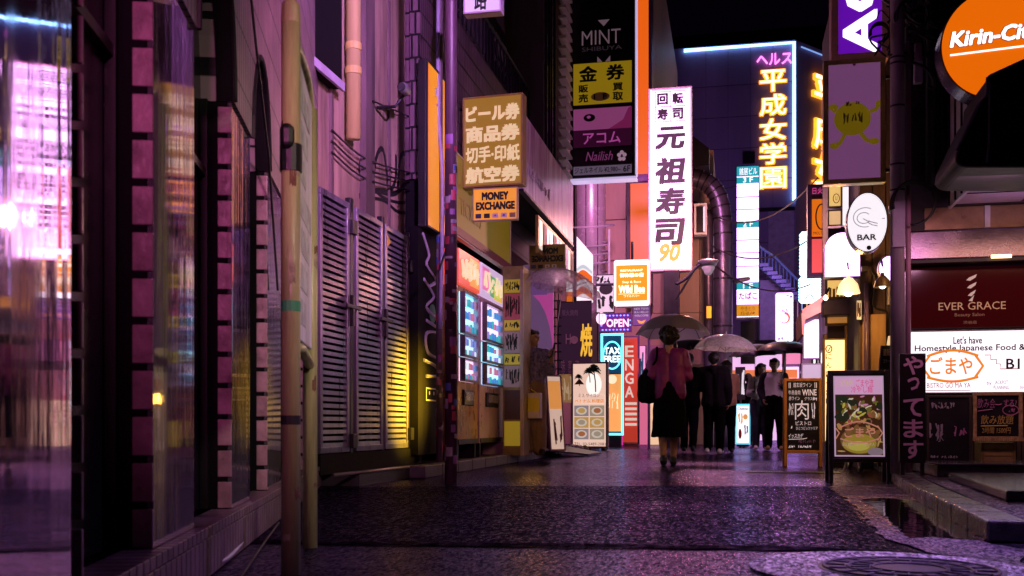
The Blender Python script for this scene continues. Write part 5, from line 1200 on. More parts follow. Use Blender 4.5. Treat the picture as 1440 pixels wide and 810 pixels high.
for col, n_, zone, wd in (((.025, .03, .015), 18, (.06, .40, .94, .74), .045), ((.20, .17, .03), 12, (.08, .38, .92, .7), .022), ((.28, .12, .04), 12, (.08, .3, .92, .66), .03), ((.55, .30, .10), 10, (.1, .3, .9, .6), .02), ((.62, .55, .08), 12, (.12, .40, .9, .72), .014), ((.80, .72, .58), 14, (.1, .48, .92, .75), .012), ((.45, .10, .08), 7, (.25, .42, .75, .6), .024), ((.75, .3, .5), 7, (.4, .58, .95, .76), .012), ((.62, .38, .14), 9, (.08, .05, .95, .22), .009)):
    m_ = MB()
    for k in range(n_):
        x, y = rg.uniform(zone[0], zone[2]), rg.uniform(zone[1], zone[3]); an = rg.uniform(-1.2, 1.2) + (1 if rg.random() < .5 else 0); l_ = rg.uniform(.08, .16); dx, dy = math.cos(an) * l_, math.sin(an) * l_ * .6
        pa, pb_ = (max(.03, x - dx / 2), min(.75, y - dy / 2)), (min(.97, x + dx / 2), min(.75, y + dy / 2)); wd_ = wd * rg.uniform(.6, 1)
        v0 = PB2.pt(*pa, -.009 + .0004 * k); v1 = PB2.pt(*pb_, -.009 + .0004 * k); sd = (v1 - v0).normalized().cross(PB2.n) * wd_
        m_.poly([v0 - sd * .5, v0.lerp(v1, .5) - sd, v1 - sd * .4, v1 + sd * .4, v0.lerp(v1, .5) + sd, v0 + sd * .5], PB2.n * .0015)
    m_.build('food_print', pv(col, .6), t)
lm = pv((.75, .28, .20), .6)
lines(PB2, [[(.12 + .76 * k / 20, .36 + .07 * math.sin(math.pi * k / 20)) for k in range(21)], [(.12 + .76 * k / 20, .22 - .05 * math.sin(math.pi * k / 20)) for k in range(21)], [(.03, .35), (.1, .29), (.03, .22)], [(.86, .38), (.96, .29), (.86, .2)]], .006, lm, t, d=-.001)
text('ごまや', PB2, .2, .235, .82, .36, lm, t, 'print', bold=.02, d=-.0005); text('BISTRO GO MA YA', PB2, .16, .13, .8, .17, pv((.7, .5, .35), .5), t, 'print', d=-.0005)
# bicycle parked behind that board
bc = gp(1232, 668); bc.x += .02
t = thing('bicycle', 'bicycle parked behind the black food poster board', 'bicycle', (bc.x, bc.y + .25, 0))
bx_, by_ = bc.x - .12, bc.y + .45
def whl(y, nm):
    w_ = MB().tube([(bx_ + .02 * 0, y + .31 * math.cos(R(a)), .33 + .31 * math.sin(R(a))) for a in range(0, 361, 12)], .02, 8).build(nm, M('tyre_rubber', (.015, .014, .015), .6), t, smooth=True)
    r2 = MB().tube([(bx_, y + .285 * math.cos(R(a)), .33 + .285 * math.sin(R(a))) for a in range(0, 361, 12)], .009, 6)
    for a in range(0, 360, 20): r2.tube([(bx_, y, .33), (bx_, y + .28 * math.cos(R(a)), .33 + .28 * math.sin(R(a)))], .002, 4)
    r2.build('rim', steel, w_)
whl(by_, 'wheel'); whl(by_ + 1.0, 'wheel')
MB().tube([(bx_, by_, .33), (bx_, by_ + .2, .8), (bx_, by_ + .2, .95)], .018).tube([(bx_, by_ + .2, .75), (bx_, by_ + .6, .35), (bx_, by_ + .75, .8)], .018).tube([(bx_, by_ + .6, .35), (bx_, by_ + 1.0, .33), (bx_, by_ + .72, .7)], .014).build('frame', M('bike_frame', (.08, .07, .09), .3, metal=.5), t, smooth=True)
MB().tube([(bx_ - .24, by_ + .15, .98), (bx_ - .1, by_ + .22, .96), (bx_ + .1, by_ + .22, .96), (bx_ + .24, by_ + .15, .98)], .013).build('handlebar', black, t)
MB().cap((bx_, by_ + .7, .86), (bx_, by_ + .9, .88), .04, .075).build('saddle', black, t, smooth=True)
MB().bb(bx_ - .18, bx_ - .08, by_ + .5, by_ + .58, .25, .275).tube([(bx_, by_ + .6, .35), (bx_ - .1, by_ + .55, .26)], .012).build('pedal', black, t)
MB().tube([(bx_, by_ + .6, .32), (bx_ - .12, by_ + .45, .0)], .01).build('kickstand', steel, t)

# ================================================================== POLES ON THE LEFT
def sticker_pole(label, px, pyfoot, r_, mat, seed, z1=9, topz=None):
    g_ = gp(px, pyfoot); t = thing('utility_pole', label, 'pole', g_)
    MB().tube([g_, g_ + V((0, 0, topz or z1))], r_, 16).build('shaft', mat, t, smooth=True)
    rg = random.Random(seed); cols = [M('stk_white', (.34, .30, .33), .5), M('stk_black', (.02, .018, .02), .5), M('stk_blue', (.06, .12, .4), .5), M('stk_red', (.4, .05, .08), .5), M('stk_grey', (.28, .25, .3), .5), M('stk_violet', (.25, .1, .3), .5)]
    for k in range(60):
        z = rg.uniform(.15, 3.0); h_ = rg.uniform(.02, .09); a0 = rg.uniform(150, 340); a1 = a0 + rg.uniform(30, 80)
        m_ = MB(); n = 6
        ring = lambda zz, rr: [(g_.x + rr * math.cos(R(a0 + (a1 - a0) * j / n)), g_.y + rr * math.sin(R(a0 + (a1 - a0) * j / n)), zz) for j in range(n + 1)]
        A_, B_ = ring(z, r_ + .0015 + .0003 * (k % 5)), ring(z + h_, r_ + .0015 + .0003 * (k % 5)); k0 = A_ + B_
        m_.add(k0, [(j, j + 1, n + 2 + j, n + 1 + j) for j in range(n)]); m_.build('sticker', cols[rg.randrange(6)], t)
    return t, g_
t, g_ = sticker_pole('thick purple pole covered in stickers in front of the vending machines', 634, 680, .052, M('purple_pole', (.09, .045, .07), .42, var=.4, scale=14, streak=True), 1)
pole_p = g_
t2, g2 = sticker_pole('thin pale pole covered in stickers just left of the purple pole', 618, 664, .036, M('pale_pole', (.17, .12, .14), .45, var=.45, scale=14, streak=True), 2)
MB().tube([g2 + V((0, 0, 2.12)), g_ + V((0, 0, 2.1))], .012).build('tie', steel, t2)
MB().tube(smoothpts([g2 + V((.02, -.05, 1.5)), g2 + V((.05, -.06, 3)), g2 + V((.0, -.06, 4.2)), g2 + V((.04, -.05, 8))], 6), .022).build('conduit', M('lilac_conduit', (.36, .32, .48), .4), t2, smooth=True)

# dark graffiti panel next to the machines
P = side(588, 622, 318, 640, XB + .02, 588)
t = thing('graffiti_board', 'black board with white spray tags beside the last gate leaf', 'board', P.base())
MB().pb(P, 0, 0, 1, 1, -.1, 0).build('panel', matte, t)
gw = M('spray_white', (.55, .5, .58), .6, bump=0)
m_ = MB()
for p in ([(.15, .98), (.4, .9), (.3, .85), (.7, .8), (.45, .76)], [(.2, .78), (.6, .72), (.3, .66), (.75, .62)], [(.75, .56), (.3, .54), (.35, .46), (.8, .44)], [(.3, .60), (.7, .585)], [(.2, .42), (.7, .40), (.75, .36), (.3, .35)]): m_.tube(smoothpts([P.pt(x, y, .004) for x, y in p], 5), .018, 5)
m_.build('graffiti', gw, t)
MB().disc(P, .55, .64, .12, .10, .006, .009, 14).build('graffiti_fill', M('spray_green', (.04, .25, .12), .6), t)
S = P.sub(.3, .24, .75, .30); MB().frame(S, .015, .003, .006).disc(S, .3, .6, .02, .02, .003, .006, 10).disc(S, .7, .6, .02, .02, .003, .006, 10).build('face_sticker', gw, t)

# ================================================================== VENDING MACHINES
can_m = [E('can_red', (.8, .25, .4), .6), E('can_blue', (.08, .35, .8), .7), E('can_white', (.8, .9, 1), 1.0), E('can_green', (.05, .55, .6), .7), E('can_violet', (.4, .35, .9), .7)]  # cans glow in place of the light inside the machine
XV = -3.0
def machine(label, x0, x1, hz_top, body, header, hd_items, seed):
    ya, yb = atx(x0, 0, XV).y + .01, atx(x1, 0, XV).y - .03; wd = yb - ya; zb_ = .27; H = 1.80
    t = thing('vending_machine', label, 'vending machine', (XV, ya, zb_ - .05)); rg = random.Random(seed)
    P = Pan((XV, ya, zb_), (0, 1, 0), (0, 0, 1), wd, H)
    MB().pb(P, 0, 0, 1, 1, -.62, 0).build('body', body, t, bevel=.012)
    hp = Pan((XV, ya, zb_ + H + .005), (0, 1, 0), (0, 0, 1), wd, hz_top)
    hh = MB().pb(hp, 0, 0, 1, 1, -.3, .02).build('header', header, t, bevel=.006)
    for (a, b, c, d, mt) in hd_items: MB().pb(hp, a, b, c, d, .0205, .026).build('header_print', mt, hh)
    scrawl(hp, .08, .2, .9, .8, .02, E('hd_script', (1, .8, .5), .9), hh, seed, n=6, d=.03)
    # three lit windows of cans
    gls = [E('vend_cyan', (.3, .85, 1), 2.4), E('vend_blue', (.4, .65, 1), 2.0), E('vend_white', (.95, .6, .95), 1.8)]
    for j, (v0, v1) in enumerate(((.70, .96), (.555, .69), (.40, .545))):
        S = P.sub(.07, v0, .74, v1); f_ = MB().pb(S, 0, 0, 1, 1, .002, .008).build('display_window', gls[(j + seed) % 3], t)
        MB().frame(S, .022, .009, .07).build('frame', M('vend_trim', (.3, .28, .34), .3, metal=.6), f_)
        rows = 3 if j == 0 else 2
        for r_ in range(rows):
            for k in range(7):
                b0 = (.06 + .31 * r_) if rows == 3 else (.08 + .46 * r_); hh_ = .19 if rows == 3 else .30; hh_ *= rg.uniform(.75, 1.15); c0 = S.pt((k + .6) / 7.3, b0, .035)
                MB().tube([c0, c0 + V((0, 0, hh_ * S.h * .9)), c0 + V((0, 0, hh_ * S.h))], [.021, .021, .013], 8).build('can', can_m[rg.randrange(5)], t, smooth=True)
    CPn = P.sub(.78, .40, .97, .97)
    f_ = MB().pb(CPn, 0, 0, 1, 1, .001, .012).build('coin_panel', M('coin_panel', (.35, .30, .40), .35, metal=.3), t)
    m_ = MB()
    for k in range(8): m_.pb(CPn, .15, .1 + .11 * k, .75, .16 + .11 * k, .013, .018)
    m_.build('price_label', E('label_lit', (.8, .6, .9), .5), f_)
    S = P.sub(.22, .25, .68, .35); MB().pb(S, 0, 0, 1, 1, .001, .03).build('delivery_flap', black, t, bevel=.01); MB().pb(S, .1, .3, .9, .85, .031, .038).build('flap_door', M('flap_metal', (.55, .5, .55), .25, metal=.7), t)
    MB().pb(P, .02, .005, .98, .035, .001, .01).build('kick_plate', dmetal, t)
    m_ = MB()
    for a in (.06, .9): m_.bb(XV - .5, XV - .02, ya + a * wd, ya + a * wd + .06, .1, zb_ - .001)
    m_.build('foot', dmetal, t)
    return t, P
machine('amber brown vending machine with a red lit header nearest the purple pole', 643, 673, .40, M('amber_machine', (.50, .24, .05), .28, metal=.25, var=.3), E('red_header', (.9, .10, .06), .9), [(.5, .1, .95, .9, E('hdr_orange', (1, .4, .1), .9))], 3)
t, VP2 = machine('pale pink vending machine with sticker-covered side beside the poster column', 674, 709, .40, M('pink_machine', (.58, .36, .48), .3, metal=.15, var=.2), E('white_header', (.75, .55, .85), .8), [(.35, .1, .75, .75, E('hdr_green', (.15, .5, .2), .7)), (.5, .05, .85, .5, E('hdr_yellow', (1, .6, .1), .8)), (.05, .2, .3, .9, E('hdr_pink', (.9, .2, .5), .8))], 5)
bin_p = V((XV + .05, VP2.o.y + VP2.w + .05, .10))
t = thing('crate', 'small pale box on the footway at the foot of the pink vending machine', 'box', bin_p)
MB().bb(bin_p.x - .3, bin_p.x + .12, bin_p.y - .25, bin_p.y + .05, .101, .26).build('body', M('bin_body', (.6, .5, .4), .5), t, bevel=.01); MB().bb(bin_p.x - .31, bin_p.x + .13, bin_p.y - .26, bin_p.y + .06, .261, .30).build('lid', M('bin_lid', (.5, .42, .35), .5), t, bevel=.008)

# poster-covered column
yc0 = atx(710, 0, -2.85).y; P = front(707, 372, 736, 628, yc0 + .15)
P = Pan((P.o.x, P.o.y, .101), P.r, P.u, P.w, zof(372, yc0 / ray(720).y) - .1)
t = thing('poster_column', 'square pillar plastered with yellow and pink ticket posters by the pink vending machine', 'pillar', P.base())
MB().pb(P, 0, 0, 1, 1, -.5, 0).build('pillar', M('pillar_paint', (.28, .19, .06), .5, var=.4), t)
py_ = E('poster_yellow', (.62, .42, .03), .32, .5); pr_ = E('poster_red', (.40, .06, .10), .3, .5); pp_ = E('poster_pinkish', (.34, .20, .24), .25, .5)
ys_ = [(.86, .93, py_), (.72, .855, pr_), (.66, .715, py_), (.54, .655, pp_), (.48, .535, py_), (.36, .475, pp_), (.19, .345, M('post_dark', None)), (.05, .18, py_)]
for k, (b, d, mt) in enumerate(ys_):
    f_ = MB().pb(P, .08, b, .86, d, .001, .005).build('poster', mt, t)
    if k < 6: scrawl(P, .12, b + .01, .82, d - .01, .006, ink, f_, 60 + k, n=7, d=.007)
MB().pb(P, .88, .0, 1.02, .98, .001, .05).build('corner_trim', M('trim_pale', (.35, .24, .22), .4), t)

# shop doorway wall with the pink curve, behind the woman
yd = 15.4
P = front(736, 372, 778, 640, yd); t = thing('shop_screen', 'lilac shop screen with a pink curve behind the standing woman', 'screen', P.base())
MB().pb(P, 0, .45, 1, 1, -.05, 0).build('panel', E('screen_lilac', (.40, .20, .50), .28, .4, (.2, .1, .25)), t)
MB().poly([P.pt(1, .85, .003)] + [P.pt(.1 + .9 * math.cos(R(a)), .5 + .35 * math.sin(R(a)), .003) for a in range(75, -1, -15)], P.n * .003).build('curve_mark', E('screen_pink', (.8, .10, .5), .5), t)
MB().pb(P.sub(.1, .84, .8, .97), 0, 0, 1, 1, .003, .01).build('plaque', E('plaque_violet', (.3, .12, .42), .4), t)
MB().pb(P, 0, 0, 1, .449, -.05, -.02).build('lower_panel', matte, t)
yl = 16.3
P = front(764, 400, 790, 640, yl); t = thing('lattice_door', 'dark lattice gate folded at the right of the standing woman', 'gate', P.base())
m_ = MB()
for k in range(5): m_.pb(P, k / 5, 0, k / 5 + .05, 1, -.02, 0)
for k in range(20): m_.pb(P, 0, k / 20, 1, k / 20 + .008, .001, .012)
m_.build('lattice', M('lattice_metal', (.012, .009, .014), .6, metal=.2), t)
# dark banner with yellow kanji
P = front(783, 424, 832, 566, 20.4); t = thing('shop_banner', 'dark grill shop banner with a yellow kanji above the palm sign', 'banner', P.base())
MB().pb(P, 0, 0, 1, 1, -.03, 0).build('cloth', E('banner_dark', (.06, .02, .055), .4, .5, (.02, .012, .02)), t)
text('焼', P, .68, .45, 1.02, .78, E('banner_yellow', (1, .55, .05), 1.0), t, bold=.03); text('炭火焼肉', P, .15, .86, .6, .92, M('banner_grey', (.3, .25, .3), .5), t)
bp2 = M('banner_pink', (.6, .4, .45), .5)
for k in range(3): text('味楽亭旨焼'[k:k + 3], P, .12 + .2 * k, .12, .24 + .2 * k, .42, bp2, t, vert=True)
MB().pb(P, .05, .0, .7, .28, .002, .006).build('food_print', E('food_amber', (.6, .32, .12), .4), t)
scrawl(P, .1, .02, .65, .26, .012, E('food_cream', (.7, .5, .3), .5), t, 71, n=6, d=.008); MB().disc(P, .5, .62, .08, .08, .003, .007, 14).build('moon_mark', bp2, t); text('H', P, .26, .58, .4, .68, bp2, t)
MB().tube([P.pt(0, 1, -.01), P.pt(1, 1, -.01)], .015).tube([P.pt(.95, 1, -.03), P.pt(.95, -.6, -.03)], .018).build('pole', dmetal, t)
# leaning framed poster
P = front(772, 516, 797, 624, 14.9, R(40)); u = (P.u - P.n * .12).normalized(); P = Pan((P.o.x, P.o.y, .115), P.r, u, P.w, P.h)
t = signbox('leaning_poster', 'lit framed poster leaning on the kerb left of the palm tree sign', P, .05, E('lean_white', (.9, .62, .5), .7), M('lean_frame', (.5, .3, .35), .4), .025)
MB().pb(P, .12, .55, .88, .92, .003, .008).build('print', E('lean_orange', (1, .4, .1), .7), t); scrawl(P, .15, .08, .85, .5, .01, M('lean_print', (.3, .1, .1), .5), t, 72, n=4, d=.006)
# palm tree menu sign
YPm = 19.6
P = front(803, 509, 855, 627, YPm, R(-6)); P = Pan((P.o.x, P.o.y, .05), P.r, P.u, P.w, zof(509, YPm / ray(828).y) - .05)
t = signbox('menu_sign', 'upright lit menu sign with palm trees and six dish pictures', P, .12, E('palm_face', (.95, .62, .50), 1.0, .4, (.7, .6, .55)), M('palm_frame', (.35, .2, .25), .4), .035)
gd_ = M('palm_green', (.02, .10, .07), .5, bump=0)
def palm(x, y, hh, s):
    m_ = MB().tube([P.pt(x + .05 * s, y - hh, .006), P.pt(x + .04 * s, y - hh * .5, .006), P.pt(x, y, .006)], .012 * s, 5)
    for a in range(-20, 220, 30):
        tip = (x + .19 * s * math.cos(R(a)), y + .06 * s * math.sin(R(a)) - .02 * s); mid = (x + .11 * s * math.cos(R(a)), y + .055 * s * math.sin(R(a)) + .012 * s)
        m_.tube([P.pt(x, y, .006), P.pt(*mid, .006), P.pt(*tip, .006)], [.02 * s, .022 * s, .004], 5)
    m_.build('palm_print', gd_, t)
palm(.62, .90, .25, 1.1); palm(.48, .88, .12, .8); palm(.2, .82, .1, .6)
MB().poly([P.pt(.08, .74, .003), P.pt(.36, .74, .003), P.pt(.22, .81, .003)], P.n * .004).build('hut_print', M('hut_brown', (.4, .25, .12), .5), t)
MB().disc(P, .62, .74, .15, .22, .003, .006, 24).build('sun_print', E('sun_white', (1, .9, .85), 1.3), t)
MB().poly([P.pt(.3, .52, .0065), P.pt(.95, .52, .0065), P.pt(.9, .62, .0065), P.pt(.3, .62, .0065)], P.n * .002).build('pale_band', MC['palm_face'], t)
text('ミス サイゴン', P, .2, .59, .78, .635, M('palm_violet', (.35, .2, .45), .5), t, d=.011); text('ベトナム 料理店', P, .1, .525, .9, .57, E('palm_orange', (1, .35, .05), .7), t, bold=.02, d=.011); text('TEL: 03-5489-2081', P, .08, .03, .94, .065, M('palm_brown', (.25, .1, .1), .5), t, d=.006)
fc = [E('dish_a', (.55, .45, .5), .5), E('dish_b', (.85, .5, .15), .6), E('dish_c', (.7, .55, .4), .5), E('dish_d', (.75, .25, .1), .5)]
for i in range(2):
    for j in range(3):
        S = P.sub(.08 + .43 * i, .10 + .135 * j, .48 + .43 * i, .225 + .135 * j); f_ = MB().pb(S, 0, 0, 1, 1, .003, .006).build('dish_picture', fc[(i + j) % 2 + (1 if i else 0)], t)
        MB().disc(S, .5, .5, S.w * .38, S.h * .36, .0065, .008, 18).build('plate', E('plate_white', (.9, .75, .65), .7), f_); MB().disc(S, .52, .52, S.w * .25, S.h * .24, .0085, .010, 12).build('food', fc[3 - (i + j) % 3], f_)
MB().bb(P.o.x + .05, P.o.x + .12, P.o.y - .15, P.o.y + .25, .003, .049).bb(P.o.x + P.w - .12, P.o.x + P.w - .05, P.o.y - .15, P.o.y + .25, .003, .049).build('foot', dmetal, t)
# steel ramp plate and a crumpled bag on it
t = thing('ramp', 'dark steel ramp plate sloping from the footway down to the lane', 'ramp', (-2.6, 16.3, 0))
MB().poly([V((-3.05, 14.6, .16)), V((-2.2, 16.0, .012)), V((-2.12, 17.0, .012)), V((-3.05, 17.2, .16))], (0, 0, .03)).build('plate', M('ramp_steel', (.10, .09, .12), .35, metal=.5), t, bevel=.004)
MB().bb(-3.0, -2.9, 14.9, 17.0, .117, .155).build('edge', dmetal, t)
bg = gp(808, 634, .03); t = thing('plastic_bag', 'crumpled pale plastic bag lying on the end of the ramp plate', 'bag', bg)
m_ = MB()
for dx, r_ in ((-.14, .05), (-.05, .075), (.05, .06), (.13, .04)): m_.cap(bg + V((dx, .0, .05)), bg + V((dx + .05, .04, .055)), r_, r_ * .8, 9)
bgm = M('bag_film', (.62, .5, .6), .3, bump=1.0, bscale=22); m_.build('body', bgm, t, smooth=True)
MB().tube(smoothpts([bg + V((.12, 0, .06)), bg + V((.2, -.02, .09)), bg + V((.25, .0, .03))], 4), .012).build('handle', M('bag_yellow', (.6, .5, .1), .4), t)
# tax-free sign
P = front(846, 470, 876, 611, 22.6); t = thing('tax_free_sign', 'tall lit tax free sign with a cyan glowing edge and orange lower half', 'sign', P.base())
MB().pb(P, 0, 0, 1, 1, -.2, 0).build('housing', M('tax_navy', (.02, .04, .10), .3), t)
cy = E('cyan_neon', (.12, .85, 1), 3); MB().frame(P, .03, .0, .035, .015).build('neon_edge', cy, t)
MB().pb(P, .06, .03, .94, .60, .001, .01).build('orange_panel', E('tax_orange', (1, .42, .12), 1.0), t); MB().pb(P, .06, .61, .94, .98, .001, .008).build('navy_panel', E('tax_blue', (.01, .07, .16), .7), t)
MB().tube([P.pt(.5 + .42 * math.cos(R(a)), .79 + .135 * math.sin(R(a)), .015) for a in range(0, 361, 12)], .018, 6).build('ring', cy, t)
text('TAX', P, .12, .80, .88, .87, E('tax_white', (.8, 1, 1), 2.5), t, bold=.03, d=.02); text('FREE', P, .10, .72, .90, .785, MC['tax_white'], t, bold=.03, d=.02)
MB().disc(P, .5, .55, .10, .10, .011, .015, 18).build('pale_disc', E('tax_pale', (1, .75, .5), 1.3), t); scrawl(P, .2, .25, .8, .42, .008, E('tax_line', (1, .7, .4), 1.2), t, 77, n=5, d=.014)
MB().pb(P, .1, -.14, .9, -.01, -.2, -.02).build('base', dmetal, t)
# OPEN sign
P = front(842, 440, 888, 467, 23.4); t = signbox('open_sign', 'violet LED open sign with a ring of blue dots', P, .1, E('open_violet', (.16, .02, .28), .6), M('open_frame', (.12, .05, .18), .4), .02)
text('OPEN', P, .24, .26, .92, .68, E('open_letter', (1, .45, .55), 2.5), t, bold=.03, d=.008, fit=True)
bd_ = E('led_blue', (.15, .25, 1), 3)
for k in range(8):
    for y in (.12, .86): MB().disc(P, .12 + .11 * k, y, .022, .018, .003, .012, 8).build('led', bd_, t)
for y in (.35, .6): 
    for x in (.08, .96): MB().disc(P, x, y, .022, .018, .003, .012, 8).build('led', bd_, t)
MB().disc(P, .08, .72, .12, .14, .004, .010, 14).build('glare_disc', E('disc_pink', (1, .7, .85), 1.5), t)
# tangle of white signs above it
P = front(838, 386, 864, 440, 23.9); t = signbox('panel_sign', 'busy black and white sign panel left of the orange hotel sign', P, .06, E('busy_white', (.8, .68, .8), .8), dmetal, .02)
MB().disc(P, .55, .62, .16, .13, .003, .01, 16).build('dot', ink, t); scrawl(P, .05, .05, .95, .45, .03, ink, t, 81, n=4, d=.008); scrawl(P, .05, .7, .95, .97, .02, ink, t, 82, n=5, d=.008)
# tall striped banner board beyond the column foot
P = side(808, 833, 330, 425, -3.35, 808)
P = front(811, 332, 833, 425, 20.6); t = thing('striped_sign', 'white sign with orange waves beside the round column', 'sign', P.base())
MB().poly([P.pt(0, 0), P.pt(1, 0), P.pt(1, .72), P.pt(0, 1)], -P.n * .1).build('panel', E('stripe_white', (.95, .85, .9), 1.2), t)
for k, (y, hh, mt) in enumerate(((.30, .13, E('wave_orange', (1, .2, .02), .7)), (.08, .10, MC['wave_orange']), (.46, .05, E('wave_mint', (.55, .75, .7), .8)))):
    MB().poly([P.pt(x / 8, y + .05 * math.sin(x * .5), .003) for x in range(9)] + [P.pt(x / 8, y + hh + .06 * math.sin(x * .5), .003) for x in range(8, -1, -1)], P.n * .004).build('wave_mark', mt, t)
MB().pb(P, -.25, -.1, -.02, 1.0, -.1, 0).build('edge_post', black, t)
P = front(796, 352, 806, 425, 18.8); t = signbox('striped_sign', 'narrow orange banded sign half hidden by the shop fascia', P, .06, E('wave_orange', None), dmetal, .01); MB().pb(P, .05, .2, .95, .4, .003, .008).pb(P, .05, .6, .95, .8, .003, .008).build('white_band', MC['stripe_white'], t)
# red and orange hanging banner
P = front(876, 476, 898, 622, 24.2); t = thing('vertical_banner', 'tall red and orange cloth banner with white letters beside the tax free sign', 'banner', P.base())
rings = []
for k in range(15):
    y = k / 14; rings.append([P.pt(x, y, .03 * math.sin(x * 9 + y * 7)) for x in (0, .25, .5, .75, 1)])
m_ = MB(); vs = [p for r_ in rings for p in r_]; m_.add(vs, [(5 * i + j, 5 * i + j + 1, 5 * i + j + 6, 5 * i + j + 5) for i in range(14) for j in range(4)])
m_.build('cloth', E('banner_red', (.85, .07, .04), .6, .6), t, smooth=True)
for i, ch in enumerate('ENGA'): text(ch, P, .15, .82 - .13 * i, .7, .93 - .13 * i, E('banner_white', (1, .75, .65), .8), t, d=.06, bold=.02)
for k in range(5): MB().pb(P, .15, .36 - .05 * k, .9, .385 - .05 * k, .045, .05).build('stripe', MC['banner_white'], t)
MB().tube([P.pt(1, -.02, 0), P.pt(1, 1.05, 0)], .025).tube([P.pt(0, 1.02, 0), P.pt(1.02, 1.02, 0)], .015).build('pole', M('pole_violet', (.2, .08, .25), .4), t)
P = front(866, 480, 877, 630, 25.0); t = signbox('glow_panel', 'magenta lit panel behind the red banner', P, .1, E('magenta_panel', (.9, .06, .45), .8), dmetal, .01)
P = front(899, 486, 908, 560, 24.6); t = signbox('glow_panel', 'narrow pink lit panel right of the red banner', P, .1, E('pinkest', (1, .4, .7), 1.0), dmetal, .01); scrawl(P, .1, .1, .9, .9, .02, M('teal_print', (.05, .3, .4), .5), t, 83, n=3)
# orange hotel sign
P = front(863, 365, 914, 431, 21.5); t = thing('orange_sign', 'orange lit sign with a white glowing frame under the sushi sign', 'sign', P.base())
MB().poly(rounded(P, .06), -P.n * .25).build('housing', M('lav_frame', None), t)
MB().poly([p + P.n * .003 for p in rounded(P, .055, inset=.008)], P.n * .008).build('white_frame', E('frame_glow', (1, .88, .9), 1.6), t)
S = P.sub(.07, .12, .93, .88, .012); MB().pb(S, 0, 0, 1, 1, 0, .006).build('face_panel', E('hotel_orange', (1, .36, .015), .95), t)
cw2 = E('cream_glow', (1, .88, .6), 2.2)
text('御休憩の宿', S, .12, .66, .88, .78, cw2, t, bold=.04, d=.01); text('RESTAURANT', S, .14, .82, .86, .88, cw2, t, bold=.02, d=.01); text('Stay & Rest', S, .2, .48, .8, .56, cw2, t, d=.01); text('Wild Bee', S, .08, .22, .92, .44, cw2, t, bold=.05, d=.01); text('ワイルドバー', S, .25, .10, .75, .17, cw2, t, d=.01); MB().pb(S, .08, .19, .92, .2, .007, .012).build('rule', cw2, t)
MB().tube([P.pt(.5, 1, -.12), P.pt(.5, 1.4, -.12)], .03).tube([P.pt(0, .5, -.12), P.pt(-.5, .5, -.12)], .03).build('bracket', dmetal, t)
P = front(889, 430, 915, 458, 21.6); t = signbox('welcome_sign', 'small violet sign with pale words and an orange wing mark', P, .05, E('welcome_face', (.28, .10, .38), .6), M('open_frame', None), .012)
wl_ = E('welcome_print', (.85, .6, .75), .9)
for i, s in enumerate(('HEX TOYS', 'IKA HELLO', 'WELCOME')): text(s, P, .12, .80 - .17 * i, .88, .90 - .17 * i, wl_, t, d=.005)
MB().poly([P.pt(.25, .3, .004), P.pt(.5, .22, .004), P.pt(.75, .3, .004), P.pt(.62, .12, .004), P.pt(.5, .1, .004), P.pt(.38, .12, .004)], P.n * .004).build('wing_mark', E('wing_orange', (1, .4, .1), 1), t)
MB().tube([P.pt(.9, 0, -.03), (P.pt(.9, 0).x, P.pt(.9, 0).y + .03, 0)], .03).build('post', M('pole_violet', None), t)
# cyan-edged menu sign standing in the crowd
P = front(1034, 568, 1055, 629, 22.4); t = thing('chicken_sign', 'small standing menu sign with a cyan lit frame between the walkers', 'sign', P.base())
P = Pan((P.o.x, P.o.y, .08), P.r, P.u, P.w, zof(568, 22.4 / ray(1044).y) - .08)
MB().pb(P, 0, 0, 1, 1, -.15, 0).build('housing', dmetal, t); MB().frame(P, .03, .001, .03).build('neon_edge', E('cyan_edge', (.1, .6, .8), 1.6), t); MB().pb(P, .08, .04, .92, .96, .001, .01).build('face_panel', E('menu_white', (.95, .92, 1), 1.5), t)
text('Chitton', P, .14, .84, .86, .92, ink, t, d=.012, bold=.02); MB().disc(P, .32, .26, .035, .11, .011, .016, 14).build('bottle_print', M('bottle_red', (.5, .05, .03), .5), t); MB().disc(P, .68, .68, .05, .06, .011, .016, 14).build('cup_print', E('cup_orange', (1, .5, .15), .7), t); scrawl(P, .45, .15, .85, .5, .012, M('print_grey', None), t, 91, n=3, d=.014); scrawl(P, .15, .5, .5, .78, .014, MC['cup_orange'], t, 92, n=2, d=.014)
MB().pb(P, .1, -.06, .9, -.005, -.2, .05).build('base', dmetal, t)
P = front(1034, 516, 1048, 562, 24.5); t = signbox('price_board', 'black price board with white marks behind the small menu sign', P, .04, M('chalk_black', None), dmetal, .01); scrawl(P, .1, .1, .9, .9, .02, E('price_white', (.9, .85, .95), .7), t, 93, n=3, d=.01); MB().tube([P.pt(.5, 0, -.02), (P.pt(.5, 0).x, P.pt(.5, 0).y, 0)], .03).build('leg', dmetal, t)
